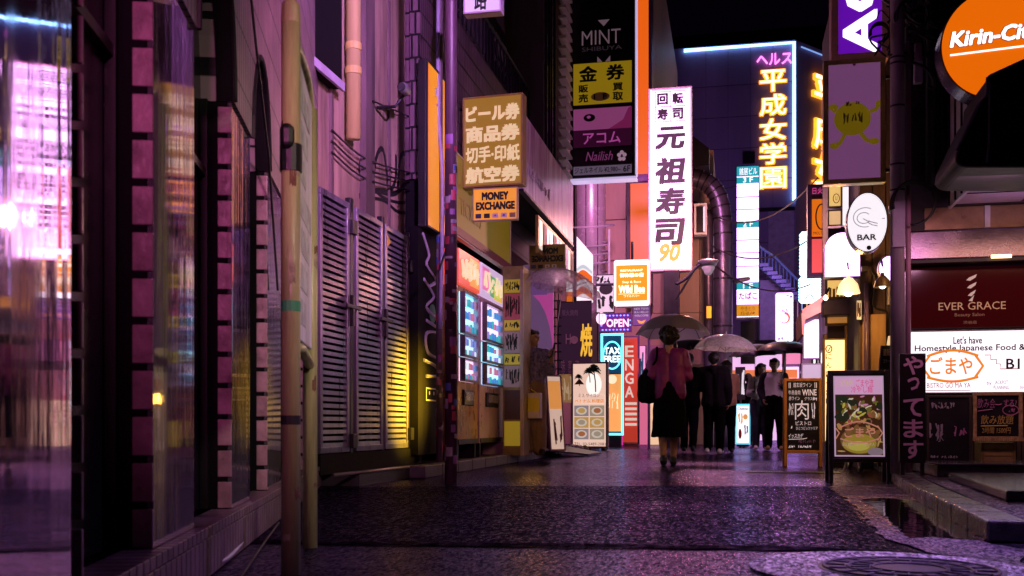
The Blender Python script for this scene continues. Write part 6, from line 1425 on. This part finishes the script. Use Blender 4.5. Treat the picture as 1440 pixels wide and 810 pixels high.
# round traffic mirror-like lit disc and small box lights over the crowd
P = front(1049, 455, 1060, 470, 29); t = signbox('box_sign', 'small tilted pale box sign above the umbrellas', P, .2, E('tan_lit', (.7, .45, .35), .6), dmetal, .02)
P = front(1052, 480, 1076, 560, 34); t = thing('curved_shopfront', 'pale curved shop front glowing behind the walkers', 'shop', (P.base().x, P.base().y, 0)); P = Pan((P.o.x - .5, P.o.y, 0), P.r, P.u, P.w + 1, P.h + P.o.z)
MB().tube([(P.pt(.5, 0).x, P.pt(.5, 0).y + .4, 0), (P.pt(.5, 0).x, P.pt(.5, 0).y + .4, P.h)], .8, 24).build('wall', E('curve_glow', (.85, .5, .85), 1.2), t, smooth=True)
MB().pb(P, -.3, .62, 1.3, .70, -.2, .6).build('fascia', E('fascia_orange', (1, .25, .08), .9), t); MB().pb(P, -.3, .9, 1.3, 1.0, -.2, .5).build('canopy', dmetal, t)

# slack wires strung over the lane
for k, (a, b, sag, lb) in enumerate((((1000, 300, 25), (1150, 250, 21), .5, 'upper slack wire between the ducts and the sign column'), ((1000, 345, 25), (1148, 330, 22), .4, 'middle slack wire passing behind the directory sign'), ((1005, 372, 25), (1140, 400, 24), .35, 'low slack wire passing above the umbrellas'), ((905, 210, 26), (1036, 262, 28), .4, 'slack wire running from the orange fin to the directory sign'))):
    p0, p1 = at(*a), at(*b); pts = [p0.lerp(p1, i / 14) - V((0, 0, sag * 4 * (i / 14) * (1 - i / 14))) for i in range(15)]
    tag(MB().tube(pts, .016, 5).build('overhead_wire', cable_m), 'black ' + lb, 'wire', 'wires over the lane')

# ================================================================== PEOPLE AND UMBRELLAS
skin = M('skin', (.42, .24, .16), .5, var=.12, bump=.05); skin2 = M('skin_pale', (.50, .30, .22), .5, var=.1, bump=.05)
hairm = M('black_hair', (.012, .009, .010), .45, bump=.5, bscale=120)
eyew = M('eye_white', (.7, .68, .66), .3, bump=0); lip = M('lip', (.35, .10, .10), .5, bump=0)
shoe = M('black_shoe', (.012, .011, .013), .35); shoew = M('white_shoe', (.7, .68, .7), .5)
def fuse(mb, voxel, folds=0., fs=7., seed=0):
    """one continuous surface out of overlapping limbs, with soft folds"""
    m = mb.mesh('fuse'); o = bpy.data.objects.new('fuse', m); C.objects.link(o)
    r_ = o.modifiers.new('r', 'REMESH'); r_.mode = 'VOXEL'; r_.voxel_size = voxel
    s_ = o.modifiers.new('s', 'SMOOTH'); s_.iterations = 3; s_.factor = .5
    dg = bpy.context.evaluated_depsgraph_get(); me = bpy.data.meshes.new_from_object(o.evaluated_get(dg))
    bpy.data.objects.remove(o)
    if folds:
        nn = [v.normal.copy() for v in me.vertices]
        for v, n_ in zip(me.vertices, nn):
            q_ = V((v.co.x * fs, v.co.y * fs, v.co.z * fs * .55 + seed * 9.1)); v.co += n_ * (folds * (noise.noise(q_) + .5 * noise.noise(q_ * 2.3)))
    me.shade_smooth(); return me
def link(me, name, mat, parent):
    me.materials.clear(); me.materials.append(mat); me.name = name
    o = bpy.data.objects.new(name, me); C.objects.link(o); o.parent = parent; return o
def hand(mb, w_, d, n_, side_, curl, s=1.):
    """palm, four bent unequal fingers and a thumb leaving the side of the palm"""
    d = V(d).normalized(); n_ = V(n_); n_ = (n_ - d * n_.dot(d)).normalized(); b = d.cross(n_) * side_
    w_ = V(w_)
    for q in (-.022, 0, .022): mb.cap(w_ + d * .012 * s + b * q * .8 * s, w_ + d * .082 * s + b * q * s, .016 * s, .014 * s, 8)
    for q, L_ in ((-.03, .072), (-.01, .082), (.01, .078), (.03, .062)):
        p = w_ + d * .085 * s + b * q * s; a = curl * .5
        for k in range(3):
            e = (d * math.cos(a) + n_ * math.sin(a)).normalized(); p2 = p + e * (L_ * s * (.42, .33, .25)[k]); mb.cap(p, p2, (.0095, .0088, .008)[k] * s, (.0088, .008, .007)[k] * s, 7); p = p2; a += curl
    p = w_ + d * .03 * s - b * .028 * s; e = (d * .6 - b * .75 + n_ * .35 * (.4 + curl)).normalized(); p2 = p + e * .042 * s; mb.cap(p, p2, .013 * s, .011 * s, 7)
    e2 = (d * .75 - b * .2 + n_ * (.3 + .5 * curl)).normalized(); mb.cap(p2, p2 + e2 * .032 * s, .0105 * s, .008 * s, 7)
def person(label, pos, H, yaw, J, skm=None, body_top=True):
    """J: joints for a 1.70 m figure facing -Y, its own right at -X"""
    skm = skm or skin; k = H / 1.7; t = thing('person', label, 'person', pos)
    D = dict(hl=(.09, 0, .92), kl=(.095, -.03, .50), al=(.1, .0, .085), hr=(-.09, 0, .92), kr=(-.095, -.03, .5), ar=(-.1, 0, .085), sl=(.175, 0, 1.385), el=(.23, .03, 1.12), wl=(.23, -.03, .88), sr=(-.175, 0, 1.385), er=(-.23, .03, 1.12), wr=(-.23, -.03, .88), tl=None, tr=None, hdl=None, hdr=None, cl=.45, cr=.45, head=0, nod=0, lean=0)
    D.update(J); rot = Matrix.Rotation(yaw, 3, 'Z')
    def W(p): p = V(p); return V(pos) + rot @ (V((p.x, p.y + D['lean'] * (p.z - .9) if p.z > .9 else p.y, p.z)) * k)
    b = MB(); cap = lambda p, q_, r1, r2, n=12: b.cap(W(p), W(q_), r1 * k, r2 * k, n)
    for s_ in (-1, 1):
        cap((s_ * .075, 0, 1.33), (s_ * .06, 0, 1.06), .095, .085); cap((s_ * .06, 0, 1.06), (s_ * .075, .01, .95), .085, .105); cap((0, 0, 1.40), (s_ * .15, 0, 1.39), .06, .058)
    cap((0, .01, 1.40), (0, 0, 1.50), .056, .05)
    hr_ = Matrix.Rotation(D['head'], 3, 'Z') @ Matrix.Rotation(D['nod'], 3, 'X'); Hd = lambda p: V((0, 0, 1.5)) + hr_ @ (V(p) - V((0, 0, 1.5)))
    cap(Hd((0, .012, 1.60)), Hd((0, .0, 1.625)), .088, .082); cap(Hd((0, -.035, 1.545)), Hd((0, -.02, 1.60)), .055, .07); cap(Hd((0, -.06, 1.525)), Hd((0, -.05, 1.54)), .030, .035)
    cap(Hd((0, -.095, 1.60)), Hd((0, -.112, 1.568)), .009, .014, 8); cap(Hd((-.04, -.082, 1.617)), Hd((.04, -.082, 1.617)), .012, .012, 8)
    for s_ in (-1, 1): cap(Hd((s_ * .084, .012, 1.575)), Hd((s_ * .088, .02, 1.60)), .013, .017, 8)
    for s_, c_ in (('l', 1), ('r', -1)):
        S, E_, Wr = D['s' + s_], D['e' + s_], D['w' + s_]; cap(S, E_, .052, .042); cap(E_, Wr, .041, .028)
        hd_ = D['hd' + s_] or (V(Wr) - V(E_)).normalized(); nn = D.get('n' + s_) or (-c_, 0, 0)
        hand(b, W(Wr), rot @ V(hd_), rot @ V(nn), c_, D['c' + s_], k)
        h_, kn, an = D['h' + s_], D['k' + s_], D['a' + s_]; cap(h_, kn, .085, .056); cap(kn, V(kn).lerp(V(an), .35), .054, .056); cap(V(kn).lerp(V(an), .35), an, .056, .037)
        toe = D['t' + s_] or (an[0] * 1.1, an[1] - .15, an[2] - .05); cap(an, toe, .036, .032); cap((an[0], an[1] + .045, an[2] - .045), toe, .032, .03)
        D['t' + s_] = toe
    body = link(fuse(b, .0085 * k), 'body', skm, t)
    for me in (body.data,):
        off = wloc(t)
        for v in me.vertices: v.co -= off
    # face
    for s_ in (-1, 1): 
        e = W(Hd((s_ * .032, -.083, 1.592))); fwd = (W(Hd((0, -1, 1.592))) - W(Hd((0, 0, 1.592)))).normalized()
        ey_ = MB().cap(e, e + fwd * .001, .0115 * k, .0115 * k, 10).build('eye', eyew, t, smooth=True); MB().cap(e + fwd * .008 * k, e + fwd * .009 * k, .006 * k, .006 * k, 8).build('iris', black, ey_)
        MB().tube([W(Hd((s_ * .018, -.096, 1.612))), W(Hd((s_ * .034, -.096, 1.617))), W(Hd((s_ * .05, -.088, 1.611)))], .0035 * k, 5).build('eyebrow', hairm, t)
    MB().tube([W(Hd((-.024, -.086, 1.541))), W(Hd((0, -.095, 1.543))), W(Hd((.024, -.086, 1.541)))], [.003 * k, .006 * k, .003 * k], 6).build('mouth', lip, t)
    def cloth(name, mat, f, voxel=.012, folds=.010, fs=8, par=None):
        m_ = MB(); f(lambda p, q_, r1, r2, n=12: m_.cap(W(p), W(q_), r1 * k, r2 * k, n), m_, W)
        me = fuse(m_, voxel * k, folds, fs, len(name)); off = wloc(t)
        for v in me.vertices: v.co -= off
        return link(me, name, mat, par or t)
    return t, D, W, Hd, cloth
def top_f(D, ex=.022, sleeve=1., hem=.93, hw=.10, neck=True, cuff=.04):
    def f(c, m_, W):
        for s_ in (-1, 1):
            c((s_ * .08, 0, 1.33), (s_ * .07, 0, 1.08), .10 + ex, .092 + ex); c((s_ * .07, 0, 1.08), (s_ * .075, .0, hem), .092 + ex, hw + ex); c((0, .0, 1.405), (s_ * .15, 0, 1.385), .062 + ex, .056 + ex)
        for s_ in 'lr':
            S, E_, Wr = V(D['s' + s_]), V(D['e' + s_]), V(D['w' + s_]); c(S, E_, .056 + ex, .05 + ex)
            if sleeve > .5: c(E_, E_.lerp(Wr, (sleeve - .5) * 2), .05 + ex, cuff + ex * .7)
    return f
def legs_f(D, ex=.02, w0=.095, w1=.075, w2=.062):
    def f(c, m_, W):
        c((-.07, .0, .97), (.07, .0, .97), .10 + ex * .6, .10 + ex * .6)
        for s_ in 'lr': c(D['h' + s_], D['k' + s_], w0 + ex * .5, w1 + ex * .4); c(D['k' + s_], V(D['a' + s_]) + V((0, 0, .0)), w1 + ex * .4, w2)
    return f
def shoes(D, cloth, mat, r_=.045):
    for s_ in 'lr':
        a, tt = V(D['a' + s_]), V(D['t' + s_])
        def f(c, m_, W, a=a, tt=tt): c(a + V((0, .05, -.042)), tt + V((0, 0, .008)), r_ - .004, r_ - .008); c(a + V((0, .02, -.01)), tt.lerp(a, .5) + V((0, 0, .0)), r_, r_ - .01)
        cloth('shoe', mat, f, .009, 0)
def hair_f(Hd, kind):
    def f(c, m_, W):
        c(Hd((0, .025, 1.60)), Hd((0, .02, 1.64)), .112 if kind == 'curly' else .094, .106 if kind == 'curly' else .088)
        for s_ in (-1, 1): c(Hd((s_ * .06, .03, 1.64)), Hd((s_ * .065, .035, 1.60)), .04, .035)
        c(Hd((0, .06, 1.60)), Hd((0, .06, 1.55)), .065, .05); c(Hd((-.05, -.045, 1.675)), Hd((.05, -.045, 1.675)), .032, .032)
        if kind == 'bob':
            for s_ in (-1, 1): c(Hd((s_ * .075, .02, 1.63)), Hd((s_ * .08, .015, 1.50)), .04, .03)
            c(Hd((-.05, .07, 1.60)), Hd((-.05, .07, 1.49)), .05, .04); c(Hd((.05, .07, 1.60)), Hd((.05, .07, 1.49)), .05, .04)
        if kind == 'curly':
            rg = random.Random(2)
            for _ in range(110):
                a, b = rg.uniform(0, 6.28), rg.uniform(.15, 1.9); p = Hd((.118 * math.sin(b) * math.cos(a), .035 + .115 * math.sin(b) * math.sin(a), 1.612 + .108 * math.cos(b)))
                if p.y > -.06: c(p, p + V((.004, .004, .008)), .018, .016, 7)
    return f
def umbrella(label, tip, R_, drop, mat, axis, grip, shaftm=None, ribm=None, group=None, hook=True):
    tip, grip, ax = V(tip), V(grip), V(axis).normalized(); t = thing('umbrella', label, 'umbrella', grip, group)
    sx_ = ax.cross(V((0, 1, 0))).normalized(); sy_ = ax.cross(sx_)
    def pt(s, a, sc=0., out=0.):
        th_ = s * R(74); r_ = R_ * math.sin(th_) / math.sin(R(74)); z = -drop * (1 - math.cos(th_)) / (1 - math.cos(R(74)))
        return tip + (sx_ * math.cos(a) + sy_ * math.sin(a)) * (r_ * (1 - sc * s * s)) + ax * (z + out + sc * .6 * s * R_ * .3)
    n, sub, ns = 8, 6, 9; rings = []
    for i in range(ns + 1):
        s = max(.01, i / ns); ring = []
        for j in range(n * sub):
            ph = (j % sub) / sub; ring.append(pt(s, 2 * math.pi * j / (n * sub), .11 * math.sin(math.pi * ph)))
        rings.append(ring)
    m_ = MB().loft(rings, False); cn = m_.build('canopy', mat, t, smooth=True)
    rb = ribm or dmetal
    for j in range(n):
        a = 2 * math.pi * j / n; MB().tube([pt(s, a, 0, -.006) for s in (.03, .25, .5, .75, 1)], .0035, 5).build('rib', rb, cn)
    MB().tube([tip + ax * .05, tip + ax * .0], [.004, .008], 8).build('ferrule', rb, t)
    MB().tube([tip, grip + ax * .08], .0055, 8).build('shaft', shaftm or steel, t)
    g2 = [grip + ax * .10, grip, grip - ax * .06] + ([grip - ax * .09 + sx_ * .012, grip - ax * .105 + sx_ * .035, grip - ax * .085 + sx_ * .055] if hook else [])
    MB().tube(smoothpts(g2, 3), .011, 8).build('handle', M('umb_handle', (.03, .025, .03), .4), t, smooth=True)
    m_ = MB()
    for j in range(n): a = 2 * math.pi * j / n; m_.tube([tip - ax * (drop + .02), pt(.5, a, 0, -.01)], .0025, 4)
    m_.build('stretcher', rb, t)
    return t
def clear(key, col, al):
    if key in MC: return MC[key]
    m = bpy.data.materials.new(key); t, p, N, L = nodes(m); MC[key] = m
    p.inputs['Base Color'].default_value = (*col, 1); p.inputs['Roughness'].default_value = .18; p.inputs['Specular IOR Level'].default_value = .9
    n = N('ShaderNodeTexNoise'); n.inputs['Scale'].default_value = 26; n.inputs['Detail'].default_value = 4; tc = N('ShaderNodeNewGeometry'); L(tc.outputs['Position'], n.inputs['Vector'])
    mr = N('ShaderNodeMapRange'); L(n.outputs[0], mr.inputs[0]); mr.inputs[1].default_value = .35; mr.inputs[2].default_value = .7; mr.inputs[3].default_value = al - .12; mr.inputs[4].default_value = al + .2
    tl = N('ShaderNodeBsdfTranslucent'); tl.inputs[0].default_value = (*[min(1, c * 1.2) for c in col], 1); m1 = N('ShaderNodeMixShader'); m1.inputs[0].default_value = .55; L(p.outputs[0], m1.inputs[1]); L(tl.outputs[0], m1.inputs[2])
    tp = N('ShaderNodeBsdfTransparent'); m2 = N('ShaderNodeMixShader'); L(mr.outputs[0], m2.inputs[0]); L(tp.outputs[0], m2.inputs[1]); L(m1.outputs[0], m2.inputs[2]); L(m2.outputs[0], t.nodes['Material Output'].inputs[0])
    return m
grp = 'umbrellas held by the walkers'
ublack = M('umbrella_black', (.012, .011, .015), .38, var=.3); ugrey = bpy.data.materials.new('umbrella_grey'); _t, _p, _N, _L = nodes(ugrey)
_p.inputs['Base Color'].default_value = (.30, .28, .35, 1); _p.inputs['Roughness'].default_value = .35
_tr = _N('ShaderNodeBsdfTranslucent'); _tr.inputs[0].default_value = (.5, .46, .58, 1); _mx = _N('ShaderNodeMixShader'); _mx.inputs[0].default_value = .5
_L(_p.outputs[0], _mx.inputs[1]); _L(_tr.outputs[0], _mx.inputs[2]); _L(_mx.outputs[0], _t.nodes['Material Output'].inputs[0])
blk = M('black_cloth', (.003, .0027, .0036), .9, bump=.3, bscale=200, spec=.06); navy = M('navy_cloth', (.005, .0045, .008), .9, bump=.3, bscale=200, spec=.06)

# ---- woman walking away in a purple blouse
p = gp(941, 655)
J = dict(hl=(.08, 0, .92), kl=(.085, .04, .50), al=(.07, .13, .10), tl=(.07, .03, .028), hr=(-.08, 0, .92), kr=(-.07, -.08, .52), ar=(-.05, -.16, .085), tr=(-.05, -.31, .035), el=(.22, .04, 1.13), wl=(.25, -.09, 1.0), er=(-.22, -.02, 1.12), wr=(-.11, -.22, 1.18), hdr=(.1, -.1, 1), nr=(0, -1, 0), cr=1.2, cl=1.0)
t, D, W, Hd, cloth = person('woman seen from behind in a loose purple blouse, black skirt and black shoes walking away', p, 1.66, math.pi + .06, J, M('skin_warm', (.48, .28, .15), .5, bump=.05))
def blouse(c, m_, W):
    for s_ in (-1, 1):
        c((s_ * .08, 0, 1.34), (s_ * .08, .01, 1.10), .108, .118); c((s_ * .08, .01, 1.10), (s_ * .088, .01, .90), .118, .125); c((0, 0, 1.41), (s_ * .16, 0, 1.39), .062, .075)
    for s_ in 'lr':
        S, E_, Wr = V(D['s' + s_]), V(D['e' + s_]), V(D['w' + s_]); c(S, S.lerp(E_, .55), .068, .084); c(S.lerp(E_, .55), E_.lerp(Wr, .15), .084, .08); c(E_, E_.lerp(Wr, .45), .076, .045)
cloth('blouse', M('purple_blouse', (.22, .015, .20), .55, var=.3, bump=.3, bscale=160), blouse, .011, .011, 13)
def skirt(c, m_, W):
    rings = []
    for k_, (z, rx, ry) in enumerate(((1.04, .14, .115), (.95, .17, .14), (.8, .19, .165), (.6, .20, .175), (.45, .21, .19), (.36, .225, .20))):
        rings.append([W((rx * math.cos(a) * (1 + .035 * math.sin(7 * a) * k_ / 4), ry * math.sin(a) * (1 + .05 * math.sin(9 * a) * k_ / 4) - .01 * k_ / 4, z)) for a in [2 * math.pi * i / 40 for i in range(40)]])
    m_.loft(rings)
cloth('skirt', blk, skirt, .012, .012, 8); cloth('hair', hairm, hair_f(Hd, 'curly'), .009, .006, 25); shoes(D, cloth, shoe, .05)
wg = W((-.115, -.27, 1.27))
umbrella('dark grey umbrella held up by the woman in the purple blouse', atD(947, 443, (p.x * FW.x + p.y * FW.y) + .38), .46, .25, ugrey, (.02, .10, 1), wg, group=grp)
bgp = W((.235, -.01, 1.02)); t = thing('shoulder_bag', 'big black bag hanging from the left shoulder of the woman in purple', 'bag', bgp)
m_ = MB().cap(bgp + V((0, -.02, .13)), bgp + V((-.01, 0, -.12)), .085, .13).cap(bgp + V((-.06, .03, .05)), bgp + V((-.06, .03, -.14)), .08, .1); me = fuse(m_, .014, .02, 9, 5)
for v in me.vertices: v.co -= bgp
link(me, 'body', blk, t); MB().tube(smoothpts([bgp + V((-.02, -.05, .17)), W((.16, .12, 1.3)), W((.15, .0, 1.47)), W((.16, -.12, 1.3)), bgp + V((-.02, .1, .15))], 4), .014).build('strap', blk, t)

# ---- man in a black suit just ahead of her
p = gp(968, 637)
J = dict(kl=(.09, -.1, .51), al=(.09, -.2, .10), kr=(-.09, .02, .5), ar=(-.09, .16, .12), tr=(-.09, .05, .04), er=(-.24, -.02, 1.12), wr=(-.13, -.24, 1.18), hdr=(.1, -.1, 1), nr=(0, -1, 0), cr=1.2)
t, D, W, Hd, cloth = person('man in a black suit walking away beside the woman in purple', p, 1.74, math.pi - .05, J)
cloth('jacket', blk, top_f(D, .03, 1, .84, .105), .013, .010); cloth('trousers', navy, legs_f(D), .013, .010); cloth('hair', hairm, hair_f(Hd, 'short'), .009, .004, 20); shoes(D, cloth, shoe)
cloth('collar', M('pale_collar', (.5, .45, .55), .6), lambda c, m_, W: (c((-.04, .02, 1.445), (.04, .02, 1.445), .052, .052), c((0, .03, 1.44), (0, .02, 1.455), .055, .055)), .01, 0)
umbrella('small black umbrella held by the man in the black suit', atD(968, 474, (p.x * FW.x + p.y * FW.y) + .2), .42, .2, ublack, (-.05, .0, 1), W((-.135, -.29, 1.27)), group=grp)

# ---- man in a dark jacket with pale shoes under the clear umbrella
p = gp(1004, 639)
J = dict(kl=(.1, -.05, .5), al=(.1, .06, .10), kr=(-.09, -.03, .5), ar=(-.09, -.07, .085), el=(.25, -.02, 1.13), wl=(.15, -.24, 1.18), hdl=(-.1, -.1, 1), nl=(0, -1, 0), cl=1.2)
t, D, W, Hd, cloth = person('man in a dark hooded jacket and pale shoes seen from behind under the clear umbrella', p, 1.70, math.pi - .12, J)
cloth('jacket', M('charcoal_jacket', (.010, .008, .013), .85, bump=.3, spec=.1), top_f(D, .035, 1, .86, .10), .013, .014); cloth('hood', MC['charcoal_jacket'], lambda c, m_, W: (c((-.07, .06, 1.43), (.07, .06, 1.43), .05, .05), c((0, .1, 1.42), (0, .09, 1.36), .06, .05)), .011, .006)
cloth('trousers', blk, legs_f(D), .013, .012); cloth('hair', hairm, hair_f(Hd, 'short'), .009, .004, 20); shoes(D, cloth, shoew)
umbrella('clear plastic umbrella over the man in the dark hooded jacket', atD(1021, 470, (p.x * FW.x + p.y * FW.y) + .1), .52, .26, clear('clear_vinyl', (.95, .9, .97), .78), (.05, .02, 1), W((.155, -.29, 1.27)), group=grp, ribm=steel)

# ---- person in tan beyond him
p = gp(1021, 637)
J = dict(kl=(.09, -.05, .5), er=(-.2, -.08, 1.15), wr=(-.12, -.25, 1.25), hdr=(.1, -.1, 1), nr=(0, -1, 0), cr=1.1)
t, D, W, Hd, cloth = person('person in a tan top and dark trousers half hidden behind the hooded man', p, 1.62, math.pi + .1, J)
cloth('top', M('tan_cloth', (.42, .22, .14), .7), top_f(D, .025, .8), .014, .01); cloth('trousers', blk, legs_f(D), .014, .01); cloth('hair', hairm, hair_f(Hd, 'bob'), .010, .004, 20); shoes(D, cloth, shoe)

# ---- man coming towards us, white tee under an open jacket
p = gp(1089, 634)
J = dict(kl=(.11, -.06, .5), al=(.12, -.04, .085), kr=(-.1, -.02, .5), ar=(-.11, .06, .09), er=(-.27, .05, 1.14), wr=(-.20, -.07, .95), cr=.8, el=(.23, .0, 1.14), wl=(.14, -.22, 1.2), hdl=(-.05, -.1, 1), nl=(0, -1, 0), cl=1.2, nod=.12, head=-.15)
t, D, W, Hd, cloth = person('man walking towards us in a white tee and open grey jacket under a black umbrella', p, 1.74, -.08, J)
cloth('shirt', M('white_tee', (.8, .74, .8), .7, var=.1), top_f(D, .012, .6, .90, .09), .012, .012)
def jk(c, m_, W):
    for s_ in (-1, 1):
        c((s_ * .165, .03, 1.34), (s_ * .17, .03, 1.05), .07, .07); c((s_ * .17, .03, 1.05), (s_ * .18, .02, .84), .07, .07); c((s_ * .04, .06, 1.40), (s_ * .16, .02, 1.39), .07, .078); c((s_ * .05, .06, 1.3), (s_ * .05, .06, .9), .085, .085)
    for s_ in 'lr':
        S, E_, Wr = V(D['s' + s_]), V(D['e' + s_]), V(D['w' + s_]); c(S, E_, .08, .07); c(E_, E_.lerp(Wr, .95), .07, .05)
cloth('jacket', M('grey_jacket', (.035, .028, .042), .8, bump=.3, spec=.15), jk, .012, .016); cloth('trousers', blk, legs_f(D, .02, .1, .08, .068), .013, .012); cloth('hair', hairm, hair_f(Hd, 'short'), .009, .004, 20); shoes(D, cloth, M('yellow_shoe', (.35, .22, .06), .5))
S = Pan(W((.07, -.135, 1.22)), V((-1, 0, 0)) * -1, (0, 0, 1), .1, .02)
umbrella('wide black umbrella over the man in the white tee', atD(1108, 480, (p.x * FW.x + p.y * FW.y) - .1), .57, .21, ublack, (.06, -.03, 1), W((.145, -.27, 1.29)), group=grp)

# ---- person in a white shirt behind him
p = gp(1071, 634)
J = dict(kl=(.09, -.06, .5), kr=(-.09, 0, .5), ar=(-.09, .07, .09), er=(-.22, .0, 1.12), wr=(-.14, -.22, 1.16), hdr=(.1, -.1, 1), nr=(0, -1, 0), cr=1.2, nod=.15, head=.3)
t, D, W, Hd, cloth = person('person in a white shirt and dark trousers left of the man in the white tee', p + V((0, .6, 0)), 1.68, .1, J, skin2)
cloth('shirt', M('white_shirt', (.68, .62, .68), .7, var=.1), top_f(D, .02, 1, .95, .10), .013, .012); cloth('trousers', M('indigo_cloth', (.03, .03, .07), .7), legs_f(D, .03, .12, .09, .07), .013, .012); cloth('hair', hairm, hair_f(Hd, 'bob'), .010, .004, 20); shoes(D, cloth, shoew)
umbrella('black umbrella held low by the person in the white shirt', atD(1062, 484, (p.x * FW.x + p.y * FW.y) + .55), .52, .23, ublack, (-.05, -.04, 1), W((-.145, -.27, 1.25)), group=grp)
# ---- two more walkers deeper in the lane
p = gp(1052, 627)
t, D, W, Hd, cloth = person('distant walker in dark clothes to the right of the small cyan menu sign', p, 1.68, math.pi, dict(kl=(.09, -.08, .5), al=(.09, -.12, .09)))
cloth('coat', blk, top_f(D, .035, 1, .8, .11), .015, .012); cloth('trousers', blk, legs_f(D), .015, .01); cloth('hair', hairm, hair_f(Hd, 'short'), .011, .004, 20); shoes(D, cloth, shoe)

# ---- woman waiting in the shop doorway under a clear umbrella
p = atx(748, 0, -2.72); Dw = 13.9; p = ray(749) * Dw; p.z = .10
J = dict(er=(-.22, .02, 1.12), wr=(-.16, -.16, .96), cr=.9, el=(.24, -.06, 1.17), wl=(.22, -.2, 1.33), hdl=(0, -.1, 1), nl=(0, -1, 0), cl=1.2, head=.55, kl=(.08, -.02, .5), kr=(-.08, -.02, .5))
t, D, W, Hd, cloth = person('young woman in a patterned blouse and long mustard trousers standing in the shop doorway', p, 1.66, .45, J)
pat = M('pattern_blouse', (.22, .18, .34), .6, var=.85, scale=26); cloth('blouse', pat, top_f(D, .025, .72, .98, .09), .012, .012)
cloth('trousers', M('mustard_trousers', (.30, .19, .09), .7, bump=.2), legs_f(D, .03, .10, .10, .105), .013, .012); cloth('hair', hairm, hair_f(Hd, 'bob'), .010, .004, 20); shoes(D, cloth, shoe)
ug = W((.22, -.25, 1.42)); umbrella('big clear umbrella held by the young woman in the doorway', V((ug.x + .16, ug.y + .05, zof(381, Dw))), .56, .30, clear('clear_lilac', (.62, .45, .68), .5), (.22, 0, 1), ug, ribm=steel, group=None)
hb = W((-.15, -.2, .90)); t = thing('hand_bag', 'yellow and white shopping bag carried by the young woman in the doorway', 'bag', hb - V((0, 0, .34)))
BPn = Pan(hb + V((-.06, -.04, -.40)), V((1, -.2, 0)), (0, 0, 1), .27, .34)
MB().pb(BPn, 0, 0, 1, 1, -.1, 0).build('body', M('bag_white', (.75, .62, .55), .5, var=.2), t, bevel=.01); MB().pb(BPn, .02, .28, .98, .8, .002, .006).build('band', M('bag_yellow2', (.85, .68, .05), .5, var=.1), t)
MB().tube(smoothpts([BPn.pt(.25, 1, -.05), hb + V((0, 0, .03)), BPn.pt(.75, 1, -.05)], 5), .008).build('handle', M('bag_yellow2', None), t)
